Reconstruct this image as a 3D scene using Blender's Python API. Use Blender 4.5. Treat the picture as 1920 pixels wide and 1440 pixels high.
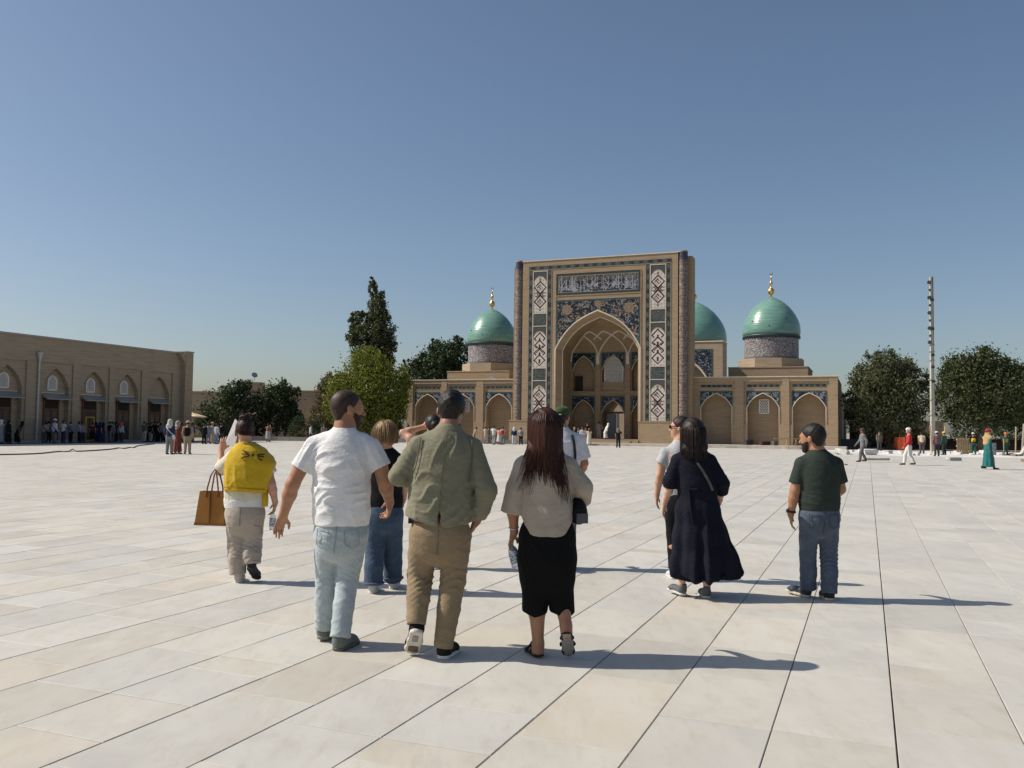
import bpy, bmesh, math, random
import numpy as np
from math import sin, cos, pi, radians, sqrt
from mathutils import Vector, Matrix

# ------------------------------------------------------------------ clear
for o in list(bpy.data.objects):
    bpy.data.objects.remove(o, do_unlink=True)
SC = bpy.context.scene
COL = SC.collection

# ------------------------------------------------------------------ camera
CAM_H = 1.52
PITCH = math.atan(84 / 1650.0)
ROLL = 0.0127
cam = bpy.data.cameras.new('camera')
cam.sensor_width = 36.0
cam.lens = 1650.0 / 1920.0 * 36.0
cam.clip_start = 0.1
cam.clip_end = 6000
camo = bpy.data.objects.new('camera', cam)
COL.objects.link(camo)
_f = Vector((0, cos(PITCH), sin(PITCH)))
_u = Vector((0, -sin(PITCH), cos(PITCH)))
_r = Vector((1, 0, 0))
_right = _r * cos(ROLL) + _u * sin(ROLL)
_up = _u * cos(ROLL) - _r * sin(ROLL)
_m = Matrix.Identity(4)
for i in range(3):
    _m[i][0] = _right[i]; _m[i][1] = _up[i]; _m[i][2] = -_f[i]
_m[2][3] = CAM_H
camo.matrix_world = _m
SC.camera = camo

# ------------------------------------------------------------------ sky + sun
SUN_EL = radians(43.5)
SUN_AZ = math.atan2(-0.985, 0.065)          # heading of the sun from +Y (clockwise)
w = bpy.data.worlds.new('World')
SC.world = w
w.use_nodes = True
nt = w.node_tree
nt.nodes.clear()
sky = nt.nodes.new('ShaderNodeTexSky')
sky.sky_type = 'NISHITA'
sky.sun_disc = False
sky.sun_elevation = SUN_EL
sky.sun_rotation = SUN_AZ
sky.altitude = 450
sky.air_density = 1.0
sky.dust_density = 2.1
sky.ozone_density = 1.7
bg = nt.nodes.new('ShaderNodeBackground')
bg.inputs['Strength'].default_value = 0.097
out = nt.nodes.new('ShaderNodeOutputWorld')
nt.links.new(sky.outputs[0], bg.inputs['Color'])
nt.links.new(bg.outputs[0], out.inputs['Surface'])

sl = bpy.data.lights.new('sun', 'SUN')
sl.energy = 5.0
sl.angle = radians(0.53)
sl.color = (1.0, 0.925, 0.82)
so = bpy.data.objects.new('sun', sl)
COL.objects.link(so)
_d = Vector((sin(SUN_AZ) * cos(SUN_EL), cos(SUN_AZ) * cos(SUN_EL), sin(SUN_EL)))
so.rotation_euler = _d.to_track_quat('Z', 'Y').to_euler()
so.location = (0, 0, 60)

SC.view_settings.view_transform = 'Standard'
SC.view_settings.look = 'None'
SC.view_settings.exposure = 0.0
SC.view_settings.gamma = 1.0
SC.view_settings.use_curve_mapping = False

# ------------------------------------------------------------------ helpers
rng = np.random.default_rng(7)
random.seed(7)
MATS = {}

def lin(c):
    """sRGB 0-255 -> linear"""
    r = []
    for v in c:
        v = v / 255.0
        r.append(v / 12.92 if v <= 0.04045 else ((v + 0.055) / 1.055) ** 2.4)
    return tuple(r)

class NT:
    def __init__(s, name):
        s.m = bpy.data.materials.new(name)
        s.m.use_nodes = True
        s.t = s.m.node_tree
        s.p = s.t.nodes['Principled BSDF']
    def n(s, typ, **kw):
        nd = s.t.nodes.new(typ)
        for k, v in kw.items():
            if k.startswith('i_'):
                key = k[2:]
                key = int(key) if key.isdigit() else key
                nd.inputs[key].default_value = v
            else:
                setattr(nd, k, v)
        return nd
    def l(s, a, b):
        s.t.links.new(a, b)
    def mix(s, f, a, b, blend='MIX'):
        nd = s.t.nodes.new('ShaderNodeMix')
        nd.data_type = 'RGBA'
        nd.blend_type = blend
        nd.clamp_factor = True
        for sock, v in ((nd.inputs['Factor'], f), (nd.inputs[6], a), (nd.inputs[7], b)):
            if hasattr(v, 'is_output') or hasattr(v, 'links'):
                s.l(v, sock)
            elif isinstance(v, (int, float)):
                sock.default_value = v
            else:
                sock.default_value = (*v, 1) if len(v) == 3 else v
        return nd.outputs[2]
    def ramp(s, f, p0, p1, a=0.0, b=1.0):
        nd = s.t.nodes.new('ShaderNodeMapRange')
        nd.inputs[1].default_value = p0; nd.inputs[2].default_value = p1
        nd.inputs[3].default_value = a; nd.inputs[4].default_value = b
        s.l(f, nd.inputs[0])
        return nd.outputs[0]
    def noise(s, vec, scale, detail=3.0, rough=0.55):
        nd = s.t.nodes.new('ShaderNodeTexNoise')
        nd.inputs['Scale'].default_value = scale
        nd.inputs['Detail'].default_value = detail
        nd.inputs['Roughness'].default_value = rough
        if vec is not None:
            s.l(vec, nd.inputs['Vector'])
        return nd.outputs['Fac']
    def coord(s, kind='Object', scale=None, rot=None):
        tc = s.t.nodes.new('ShaderNodeTexCoord')
        v = tc.outputs[kind]
        if scale is not None or rot is not None:
            mp = s.t.nodes.new('ShaderNodeMapping')
            if scale is not None: mp.inputs['Scale'].default_value = scale
            if rot is not None: mp.inputs['Rotation'].default_value = rot
            s.l(v, mp.inputs['Vector']); v = mp.outputs[0]
        return v
    def math(s, op, a, b=None):
        nd = s.t.nodes.new('ShaderNodeMath'); nd.operation = op
        for i, v in enumerate((a, b)):
            if v is None: continue
            if isinstance(v, (int, float)): nd.inputs[i].default_value = v
            else: s.l(v, nd.inputs[i])
        return nd.outputs[0]
    def bump(s, h, strength=0.3, dist=0.01):
        nd = s.t.nodes.new('ShaderNodeBump')
        nd.inputs['Strength'].default_value = strength
        nd.inputs['Distance'].default_value = dist
        s.l(h, nd.inputs['Height']); s.l(nd.outputs[0], s.p.inputs['Normal'])
    def col(s, v):
        if isinstance(v, (tuple, list)): s.p.inputs['Base Color'].default_value = (*v[:3], 1)
        else: s.l(v, s.p.inputs['Base Color'])
    def set(s, rough=0.7, spec=0.4, metal=0.0):
        s.p.inputs['Roughness'].default_value = rough
        s.p.inputs['Specular IOR Level'].default_value = spec
        s.p.inputs['Metallic'].default_value = metal

def plain(name, c, rough=0.7, spec=0.35, metal=0.0, var=0.12, scale=12.0, bump=0.0):
    """plain coloured stuff with slight mottling"""
    key = ('plain', name)
    if key in MATS: return MATS[key]
    n = NT(name)
    f = n.noise(n.coord(), scale, 4)
    a = tuple(x * (1 - var) for x in c); b = tuple(min(1, x * (1 + var)) for x in c)
    n.col(n.mix(n.ramp(f, 0.3, 0.7), a, b))
    n.set(rough, spec, metal)
    if bump: n.bump(f, bump, 0.01)
    MATS[key] = n.m
    return n.m

def mesh_obj(name, V, F, mat=None, parent=None, smooth=False, loc=None):
    me = bpy.data.meshes.new(name)
    V = np.asarray(V, dtype=np.float64).reshape(-1, 3)
    if isinstance(F, np.ndarray):
        n, k = F.shape
        me.vertices.add(len(V)); me.vertices.foreach_set('co', V.astype(np.float32).ravel())
        me.loops.add(n * k); me.loops.foreach_set('vertex_index', F.astype(np.int32).ravel())
        me.polygons.add(n)
        me.polygons.foreach_set('loop_start', np.arange(0, n * k, k, dtype=np.int32))
        me.polygons.foreach_set('loop_total', np.full(n, k, dtype=np.int32))
        me.update(calc_edges=True)
    else:
        me.from_pydata([tuple(v) for v in V], [], [tuple(f) for f in F])
        me.update()
    me.polygons.foreach_set('use_smooth', np.full(len(me.polygons), bool(smooth)))
    if mat is not None:
        for m in (mat if isinstance(mat, (list, tuple)) else [mat]):
            me.materials.append(m)
    o = bpy.data.objects.new(name, me)
    COL.objects.link(o)
    if parent is not None: o.parent = parent
    if loc is not None: o.location = loc
    return o

class MB:
    """collects polygons of one mesh"""
    def __init__(s): s.V = []; s.F = []; s.M = []
    def add(s, V, F, mi=0):
        b = len(s.V); s.V += [tuple(v) for v in V]
        for f in F: s.F.append(tuple(b + i for i in f)); s.M.append(mi)
        return s
    def box(s, x0, x1, y0, y1, z0, z1, mi=0):
        V = [(x, y, z) for z in (z0, z1) for y in (y0, y1) for x in (x0, x1)]
        F = [(0, 2, 3, 1), (4, 5, 7, 6), (0, 1, 5, 4), (1, 3, 7, 5), (3, 2, 6, 7), (2, 0, 4, 6)]
        return s.add(V, F, mi)
    def bar(s, a, b, w, h=None, up=(0, 0, 1), mi=0):
        a = Vector(a); b = Vector(b); h = h or w
        d = (b - a).normalized(); u = Vector(up)
        if abs(d.dot(u)) > 0.95: u = Vector((0, 1, 0))
        x = d.cross(u).normalized(); y = x.cross(d).normalized()
        V = [p + x * sx * w / 2 + y * sy * h / 2 for p in (a, b) for sy in (-1, 1) for sx in (-1, 1)]
        F = [(0, 2, 3, 1), (4, 5, 7, 6), (0, 1, 5, 4), (1, 3, 7, 5), (3, 2, 6, 7), (2, 0, 4, 6)]
        return s.add(V, F, mi)
    def tube(s, pts, r, seg=8, cap=True, mi=0):
        pts = [Vector(p) for p in pts]; n = len(pts)
        rs = r if isinstance(r, (list, tuple, np.ndarray)) else [r] * n
        V = []; F = []
        prev = None
        for i, p in enumerate(pts):
            d = (pts[min(i + 1, n - 1)] - pts[max(i - 1, 0)])
            d = d.normalized() if d.length > 1e-9 else Vector((0, 0, 1))
            if prev is None:
                x = d.orthogonal().normalized()
            else:
                x = (prev - d * prev.dot(d)); x = x.normalized() if x.length > 1e-6 else d.orthogonal().normalized()
            prev = x; y = d.cross(x)
            for k in range(seg):
                a = 2 * pi * k / seg
                V.append(p + (x * cos(a) + y * sin(a)) * rs[i])
        for i in range(n - 1):
            for k in range(seg):
                k2 = (k + 1) % seg
                F.append((i * seg + k, i * seg + k2, (i + 1) * seg + k2, (i + 1) * seg + k))
        if cap:
            F.append(tuple(reversed(range(seg)))); F.append(tuple((n - 1) * seg + k for k in range(seg)))
        return s.add(V, F, mi)
    def lathe(s, prof, seg=24, c=(0, 0, 0), mi=0):
        V = []; F = []; n = len(prof)
        for r, z in prof:
            for k in range(seg):
                a = 2 * pi * k / seg
                V.append((c[0] + r * cos(a), c[1] + r * sin(a), c[2] + z))
        for i in range(n - 1):
            for k in range(seg):
                k2 = (k + 1) % seg
                F.append((i * seg + k, i * seg + k2, (i + 1) * seg + k2, (i + 1) * seg + k))
        F.append(tuple(reversed(range(seg)))); F.append(tuple((n - 1) * seg + k for k in range(seg)))
        return s.add(V, F, mi)
    def prism(s, poly, y0, y1, mi=0):
        """poly of (x,z) extruded along y"""
        n = len(poly)
        V = [(x, y0, z) for x, z in poly] + [(x, y1, z) for x, z in poly]
        F = [tuple(range(n)), tuple(reversed(range(n, 2 * n)))]
        F += [(i, n + i, n + (i + 1) % n, (i + 1) % n) for i in range(n)]
        return s.add(V, F, mi)
    def build(s, name, mat, parent=None, smooth=False, loc=None, angle=None):
        o = mesh_obj(name, s.V, s.F, mat, parent, smooth, loc)
        if isinstance(mat, (list, tuple)) and len(mat) > 1:
            o.data.polygons.foreach_set('material_index', np.array(s.M, dtype=np.int32))
        if angle is not None:
            o.data.set_sharp_from_angle(angle=radians(angle))
        return o

def empty(name, loc=(0, 0, 0), rz=0.0):
    o = bpy.data.objects.new(name, None)
    o.empty_display_size = 0.2
    COL.objects.link(o); o.location = loc; o.rotation_euler = (0, 0, rz)
    return o

def tag(o, label=None, cat=None, group=None, kind=None):
    if label: o['label'] = label
    if cat: o['category'] = cat
    if group: o['group'] = group
    if kind: o['kind'] = kind
    return o

ANG = radians(22)                       # the square and both buildings share this heading
UX = Vector((cos(ANG), -sin(ANG), 0))   # along the madrasah front, to the right
VX = Vector((sin(ANG), cos(ANG), 0))    # into the madrasah
def GP(px, py):
    """survey helper: the point of the square seen at a given spot of the photograph"""
    dx = px - 960.0; dy = py - 720.0
    x = dx * cos(ROLL) + dy * sin(ROLL); y = -dx * sin(ROLL) + dy * cos(ROLL)
    Y = 1650 * cos(PITCH) + y * sin(PITCH); Z = 1650 * sin(PITCH) - y * cos(PITCH)
    t = -CAM_H / Z
    return (x * t, Y * t)
# ------------------------------------------------------------------ ground
def ground_mat():
    n = NT('dry_earth')
    v = n.coord('Object')
    a = n.noise(v, 0.08, 5); b = n.noise(v, 2.0, 4)
    c = n.mix(n.ramp(a, .35, .65), (0.27, 0.235, 0.19), (0.36, 0.33, 0.28))
    n.col(n.mix(n.ramp(b, .3, .7), c, (0.31, 0.28, 0.23)))
    n.set(0.95, 0.2)
    return n.m

def stone_mat(name='cream_paving_stone'):
    n = NT(name)
    g = n.n('ShaderNodeNewGeometry').outputs['Position']
    at = n.n('ShaderNodeAttribute', attribute_name='tone').outputs['Fac']
    at2 = n.n('ShaderNodeAttribute', attribute_name='warm').outputs['Fac']
    base = n.mix(at2, (0.490, 0.482, 0.440), (0.512, 0.458, 0.368))
    mp = n.n('ShaderNodeMapping'); mp.inputs['Rotation'].default_value = (0, 0, ANG)
    mp.inputs['Scale'].default_value = (1.0, 0.30, 1.0); n.l(g, mp.inputs['Vector'])
    # veins and clouds of the travertine, offset slab by slab
    off = n.n('ShaderNodeCombineXYZ'); n.l(n.math('MULTIPLY', at, 37.0), off.inputs[2])
    ad = n.n('ShaderNodeVectorMath', operation='ADD'); n.l(mp.outputs[0], ad.inputs[0]); n.l(off.outputs[0], ad.inputs[1])
    cloud = n.noise(ad.outputs[0], 3.2, 6, 0.62)
    vein = n.noise(ad.outputs[0], 11.0, 8, 0.7)
    c = n.mix(n.ramp(cloud, .30, .72, 0, 1), base, n.mix(0.5, base, (0.58, 0.572, 0.53)))
    c = n.mix(n.ramp(vein, .50, .72, 0, 0.55), c, (0.42, 0.37, 0.29))
    # scuffs and dusty foot marks, wider than a slab
    dirt = n.noise(g, 0.9, 7, 0.68)
    c = n.mix(n.ramp(dirt, .50, .72, 0, 0.55), c, (0.36, 0.35, 0.33))
    dust = n.noise(g, 0.23, 3, 0.5)
    c = n.mix(n.ramp(dust, .40, .75, 0, 0.30), c, (0.56, 0.53, 0.455))
    tn = n.ramp(at, 0, 1, 0.90, 1.05)
    hv = n.n('ShaderNodeHueSaturation'); n.l(tn, hv.inputs['Value']); n.l(c, hv.inputs['Color'])
    n.col(hv.outputs[0])
    pit = n.noise(g, 60.0, 4, 0.7)
    n.bump(n.math('ADD', pit, n.math('MULTIPLY', vein, 1.2)), 0.16, 0.004)
    n.l(n.ramp(cloud, .3, .7, 0.50, 0.72), n.p.inputs['Roughness'])
    n.p.inputs['Specular IOR Level'].default_value = 0.3
    return n.m

gm = mesh_obj('ground', [(-1500, -60, -.06), (1500, -60, -.06), (1500, 3000, -.06), (-1500, 3000, -.06)], [(0, 1, 2, 3)], ground_mat())
tag(gm, kind='structure')

SLAB_MAT = stone_mat()
bed = NT('joint_sand'); bed.col(bed.mix(bed.noise(bed.coord(), 6.0), (0.10, 0.088, 0.07), (0.20, 0.175, 0.14))); bed.set(0.95, 0.1)

def UV(u, v, z=0.0): return UX * u + VX * v + Vector((0, 0, z))
plaza = MB()
_c = [UV(-60, -25), UV(90, -25), UV(90, 96), UV(-60, 96)]
plaza.add([(p.x, p.y, -.016) for p in _c], [(0, 1, 2, 3)])
plaza = plaza.build('plaza', bed.m)
tag(plaza, kind='structure')

def lay_slabs():
    r = np.random.default_rng(21)
    W = 0.586
    u0 = U_OFF
    recs = []
    for i in range(-95, 150):
        ua = u0 + i * W
        thick = (i % 3 == 0)
        v = -24.0 + r.uniform(0, 1.2)
        last_exp = None
        cuts = []
        while v < 93.5:
            L = r.choice([0.3, 0.6, 0.6, 0.9, 0.9, 1.2, 1.2])
            # whole-width movement joints every 6.45 m
            k = math.floor((v - V_EXP) / 6.45) + 1
            ve = V_EXP + k * 6.45
            nv = v + L
            ex = False
            if nv > ve - 0.2: nv = ve; ex = True
            recs.append((ua + (0.0042 if thick else 0.003) , ua + W - (0.003 if (i + 1) % 3 else 0.0042), v + (0.0045 if v == last_exp else 0.003), nv - (0.0045 if ex else 0.003)))
            last_exp = nv if ex else None
            v = nv
    R = np.array(recs)
    uc = (R[:, 0] + R[:, 1]) / 2; vc = (R[:, 2] + R[:, 3]) / 2
    X = uc * UX.x + vc * VX.x; Y = uc * UX.y + vc * VX.y
    keep = (np.abs(X) < 3.2 + Y * 0.66) & (Y > 1.2)
    # in front of the left range and of the madrasah podium
    sL = (X + 37.7) * UX.x + (Y - 65) * UX.y
    vM = (X - 8.53) * VX.x + (Y - 88.24) * VX.y
    uM = (X - 8.53) * UX.x + (Y - 88.24) * UX.y
    keep &= (sL > 1.0) & ((vM < -2.2) | (np.abs(uM) > 24)) & (vM < 4.5)
    # the right-hand side is still being laid: bare bed and rubble there
    keep &= ~((X > 26) & (Y > 60))
    R = R[keep]; X = X[keep]; Y = Y[keep]
    tone = np.clip(r.normal(.55, .28, len(R)), 0, 1)
    warm = np.clip(r.normal(.45, .33, len(R)), 0, 1)
    warm = np.where(X > 1.5 + r.normal(0, 1.5, len(R)), warm * 0.5, warm)
    infr = (np.abs(X) < 0.4 + Y * 0.585) & (Y > 3.5)
    order = np.argsort(np.where(infr, Y, 1e9))
    near = set(order[:300].tolist())
    b = 0.0025
    def slab_geo(a0, a1, b0, b1, tl):
        P = [(a0, b0), (a1, b0), (a1, b1), (a0, b1)]
        Q = [(a0 + b, b0 + b), (a1 - b, b0 + b), (a1 - b, b1 - b), (a0 + b, b1 - b)]
        V = []
        for (u, v), z in zip(P, [0] * 4): V.append((u, v, -0.03))
        for k, (u, v) in enumerate(P): V.append((u, v, -b + tl[k]))
        for k, (u, v) in enumerate(Q): V.append((u, v, tl[k]))
        F = [(8, 9, 10, 11)]
        for k in range(4):
            q = (k + 1) % 4
            F.append((k, q, 4 + q, 4 + k)); F.append((4 + k, 4 + q, 8 + q, 8 + k))
        return V, F
    def to_world(V):
        V = np.array(V)
        return np.stack([V[:, 0] * UX.x + V[:, 1] * VX.x, V[:, 0] * UX.y + V[:, 1] * VX.y, V[:, 2]], 1)
    def setattrs(me, t, wm):
        for nm, arr in (('tone', t), ('warm', wm)):
            a = me.attributes.new(nm, 'FLOAT', 'FACE'); a.data.foreach_set('value', np.asarray(arr, dtype=np.float32))
    AV = []; AF = []; T = []; WM = []
    for k in range(len(R)):
        d = Y[k]
        tl = r.normal(0, 0.0007, 4)
        V, F = slab_geo(*R[k], tl)
        V = to_world(V)
        if k in near:
            c = V.mean(0); c[2] = 0
            o = mesh_obj('paving_slab', V - c, np.array(F), SLAB_MAT, plaza, loc=tuple(c))
            setattrs(o.data, [tone[k]] * len(F), [warm[k]] * len(F))
        else:
            base = len(AV) * 12
            AV.append(V); AF.append(np.array(F) + base); T += [tone[k]] * len(F); WM += [warm[k]] * len(F)
    o = mesh_obj('paving_slabs_beyond', np.concatenate(AV), np.concatenate(AF), SLAB_MAT, plaza)
    setattrs(o.data, T, WM)
    tag(o, kind='stuff')
U_OFF = 0.121; V_EXP = 6.40
lay_slabs()
# ------------------------------------------------------------------ building materials
def brick_mat(name, c1, c2, mortar, bw=0.27, bh=0.075, stain=0.35):
    n = NT(name)
    tc = n.coord('Object')
    sp = n.n('ShaderNodeSeparateXYZ'); n.l(tc, sp.inputs[0])
    cb = n.n('ShaderNodeCombineXYZ'); n.l(n.math('ADD', sp.outputs[0], sp.outputs[1]), cb.inputs[0]); n.l(sp.outputs[2], cb.inputs[1])
    br = n.n('ShaderNodeTexBrick')
    n.l(cb.outputs[0], br.inputs['Vector'])
    br.inputs['Color1'].default_value = (*c1, 1); br.inputs['Color2'].default_value = (*c2, 1); br.inputs['Mortar'].default_value = (*mortar, 1)
    br.inputs['Scale'].default_value = 1.0
    br.inputs['Mortar Size'].default_value = 0.011; br.inputs['Brick Width'].default_value = bw; br.inputs['Row Height'].default_value = bh
    br.inputs['Bias'].default_value = 0.1
    big = n.noise(tc, 0.45, 6, 0.65)
    mp = n.n('ShaderNodeMapping'); mp.inputs['Scale'].default_value = (0.35, 0.35, 4.0); n.l(tc, mp.inputs['Vector'])
    band = n.noise(mp.outputs[0], 1.6, 5, 0.6)
    c = n.mix(n.ramp(big, .35, .7, 0, stain), br.outputs['Color'], tuple(x * 0.72 for x in c1))
    c = n.mix(n.ramp(band, .42, .70, 0, 0.75), c, tuple(x * 1.30 for x in c2))
    mp3 = n.n('ShaderNodeMapping'); mp3.inputs['Scale'].default_value = (.6, .6, 9.0); n.l(tc, mp3.inputs['Vector'])
    c = n.mix(n.ramp(n.noise(mp3.outputs[0], 1.0, 3, .6), .5, .68, 0, .55), c, tuple(x * .58 for x in c1))
    sm = n.noise(tc, 7.0, 4, 0.6)
    c = n.mix(n.ramp(sm, .3, .7, 0, 0.25), c, tuple(x * .8 for x in c2))
    n.col(c); n.set(0.9, 0.2)
    n.bump(n.math('ADD', br.outputs['Fac'], n.math('MULTIPLY', sm, -0.6)), 0.5, 0.02)
    return n.m
BRICK = brick_mat('buff_brick', (0.40, 0.295, 0.188), (0.345, 0.245, 0.150), (0.385, 0.315, 0.23))
BRICK2 = brick_mat('tan_brick', (0.43, 0.335, 0.235), (0.375, 0.285, 0.195), (0.41, 0.35, 0.27))
PALE = plain('pale_plaster', (0.60, 0.52, 0.41), 0.85, var=0.1, scale=3)
WHITE = plain('white_gypsum', (0.70, 0.67, 0.62), 0.8, var=0.06)
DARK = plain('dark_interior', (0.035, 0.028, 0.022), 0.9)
WOOD = plain('brown_wood', (0.10, 0.05, 0.025), 0.55, var=0.3, scale=6)
WOODR = plain('red_brown_wood', (0.16, 0.062, 0.032), 0.5, var=0.3, scale=6)
GOLD = plain('gilded_metal', (0.72, 0.47, 0.16), 0.28, 0.5, 0.9, var=0.08)
GREYM = plain('grey_sheet_metal', (0.33, 0.33, 0.32), 0.45, 0.5, 0.3)

def mosaic_mat():
    n = NT('glazed_mosaic')
    a = n.n('ShaderNodeAttribute', attribute_name='Col')
    f = n.noise(n.coord(), 9.0, 4)
    hv = n.n('ShaderNodeHueSaturation'); n.l(a.outputs['Color'], hv.inputs['Color']); n.l(n.ramp(f, .25, .75, .75, 1.2), hv.inputs['Value'])
    n.col(hv.outputs[0]); n.set(0.5, 0.25)
    n.bump(f, 0.25, 0.01)
    return n.m
MOSAIC = mosaic_mat()

def dome_mat(name='turquoise_glazed_tile', g=(0.150, 0.300, 0.245)):
    n = NT(name)
    tc = n.coord('Object')
    mp = n.n('ShaderNodeMapping'); mp.inputs['Scale'].default_value = (0.30, 0.30, 5.0); n.l(tc, mp.inputs['Vector'])
    band = n.noise(mp.outputs[0], 2.2, 6, 0.68)
    patch = n.noise(tc, 0.7, 5, 0.6)
    sp = n.n('ShaderNodeTexVoronoi'); sp.inputs['Scale'].default_value = 7.0; n.l(tc, sp.inputs['Vector'])
    c = n.mix(n.ramp(band, .35, .68), tuple(x * .70 for x in g), tuple(min(1, x * 1.25) for x in g))
    c = n.mix(n.ramp(patch, .5, .8, 0, .35), c, (0.25, 0.40, 0.345))
    c = n.mix(n.ramp(sp.outputs['Distance'], 0.0, 0.055, 0.5, 0), c, (0.05, 0.10, 0.09))
    n.col(c); n.set(0.30, 0.5)
    mp2 = n.n('ShaderNodeMapping'); mp2.inputs['Scale'].default_value = (1, 1, 1); n.l(tc, mp2.inputs['Vector'])
    wv = n.n('ShaderNodeTexWave', wave_type='BANDS', bands_direction='Z'); wv.inputs['Scale'].default_value = 1.4; wv.inputs['Distortion'].default_value = 1.0
    n.l(tc, wv.inputs['Vector'])
    n.bump(n.math('ADD', wv.outputs['Fac'], n.math('MULTIPLY', band, 6.0)), 0.16, 0.03)
    return n.m
DOME = dome_mat()

# ------------------------------------------------------------------ mosaics: fields of small square tiles
NAVY = (0.016, 0.020, 0.040); TEAL = (0.050, 0.066, 0.063); SLATE = (0.072, 0.079, 0.078); BLACK = (0.022, 0.016, 0.018)
CREAM = (0.58, 0.52, 0.46); MAROON = (0.045, 0.016, 0.019); OCHRE = (0.30, 0.20, 0.10); GREEN = (0.080, 0.115, 0.098); BUFF = (0.40, 0.31, 0.20); SKYB = (0.075, 0.098, 0.135)

def mosaic(name, u0, u1, z0, z1, v, fn, parent, cell=0.06, mask=None, wrap=None, nx=None):
    nx = nx or max(2, int(round((u1 - u0) / cell))); nz = max(2, int(round((z1 - z0) / cell)))
    us = np.linspace(u0, u1, nx + 1); zs = np.linspace(z0, z1, nz + 1)
    uc = (us[:-1] + us[1:]) / 2; zc = (zs[:-1] + zs[1:]) / 2
    Ug, Zg = np.meshgrid(uc, zc)
    C = fn(Ug, Zg)
    m = np.ones(Ug.shape, bool) if mask is None else mask(Ug, Zg)
    UU, ZZ = np.meshgrid(us, zs)
    P = np.stack([UU.ravel(), np.full(UU.size, v), ZZ.ravel()], 1) if wrap is None else wrap(UU.ravel(), ZZ.ravel())
    j, i = np.nonzero(m)
    a = j * (nx + 1) + i
    F = np.stack([a, a + 1, a + nx + 2, a + nx + 1], 1)
    used = np.unique(F); re = np.full(len(P), -1); re[used] = np.arange(len(used))
    o = mesh_obj(name, P[used], re[F], MOSAIC, parent)
    at = o.data.attributes.new('Col', 'FLOAT_COLOR', 'FACE')
    cc = np.ones((len(F), 4), np.float32); cc[:, :3] = C[j, i]
    at.data.foreach_set('color', cc.ravel())
    return o

def paint(shape, base, jit=0.25, seed=0):
    r = np.random.default_rng(seed)
    return np.array(base)[None, None, :] * (1 + jit * r.normal(0, 1, shape + (1,))).clip(.3, 2)

def put(C, m, col, jit=0.12, seed=1):
    r = np.random.default_rng(seed)
    C[m] = np.array(col) * (1 + jit * r.normal(0, 1, (int(m.sum()), 1))).clip(.3, 2)

def fn_speckle(base, cols, dens=(0.25,), seed=0):
    def fn(U, Z):
        r = np.random.default_rng(seed)
        C = paint(U.shape, base, .25, seed)
        for c, d in zip(cols, dens):
            put(C, r.random(U.shape) < d, c, .2, seed + 3)
        return C
    return fn

def fn_strip(vertical=True, seed=0, pitch=0.95):
    def fn(U, Z):
        C = paint(U.shape, SLATE, .22, seed)
        a = Z if vertical else U
        b = (U - U.mean()) if vertical else (Z - Z.mean())
        w = (b.max() - b.min()) / 2
        t = np.abs(((a - a.min()) / pitch) % 1 - .5) * pitch
        put(C, np.abs(b) > w * .86, (0.30, 0.25, 0.18))
        put(C, (np.abs(np.abs(b) - t * .8) < .07) & (t < .24) & (np.abs(b) < w * .8), BLACK)
        put(C, (np.abs(b) / (w * .5)) ** 2 + ((t - pitch / 2) / .14) ** 2 < 1, GREEN)
        return C
    return fn

def fn_kufic(kind, seed=0):
    def fn(U, Z):
        hw = (U.max() - U.min()) / 2; x = (U - U.mean()) / hw
        y = (Z - (Z.max() + Z.min() - 0.46) / 2) / hw
        C = paint(U.shape, CREAM, .10, seed)
        ax = np.abs(x)
        # small green lozenges filling the ground
        gx = (np.abs(((x * 2.2 + .5) % 1) - .5) + np.abs(((y * 2.2) % 1) - .5))
        put(C, (gx > .22) & (gx < .36), (0.18, 0.23, 0.19))
        def ring(cx, cy, R, wd=.25, col=MAROON):
            d = np.abs(np.abs(x) - cx) + np.abs(y - cy)
            put(C, (d < R + wd) , CREAM, .08)
            put(C, np.abs(d - (R - wd / 2)) < wd / 2, col)
            return d
        p = (x + y) / sqrt(2); q = (x - y) / sqrt(2)
        cs = [(1.03, 1.0), (-1.03, 1.0)] if kind == 0 else [(1.55, .92), (.54, .92), (-.54, .92), (-1.55, .92)]
        for cy, R in cs:
            ring(0, cy, R)
        for cy, R in cs:
            d = ax + np.abs(y - cy)
            pp = (x + (y - cy)) / sqrt(2); qq = (x - (y - cy)) / sqrt(2)
            ins = d < R - .42
            if kind == 0:
                st = (np.floor((pp + 5) / .15) % 2 == 0) & (np.abs(qq) < .36) & ~((np.abs(qq - .1) < .06) & (pp > 0))
                st |= (np.abs(qq + .30) < .06) & (np.abs(pp) < .35)
            else:
                s = np.maximum(np.abs(pp), np.abs(qq))
                st = (s < .13) | ((np.abs(pp + qq) < .16) & (qq > 0))
            put(C, ins & st, MAROON)
        put(C, (np.abs(np.abs(y) - ax) < .11) & (ax < .5), MAROON)
        if kind == 0:
            h = np.maximum(np.abs((ax - .60) + y) , np.abs((ax - .60) - y))
            put(C, (np.abs(h - .30) < .085) & ~((ax > .58) & (np.abs(y) < .10)), MAROON)
            for cy in (2.18, -2.18):
                d = ax + np.abs(y - cy)
                put(C, (d < .24) & (d > .10), MAROON)
        top = Z.max()
        arch = top - .47 - .62 * (ax ** 2.2)
        put(C, Z > arch, SLATE, .2)
        put(C, np.abs(Z - arch) < .05, BUFF)
        return C
    return fn

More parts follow.
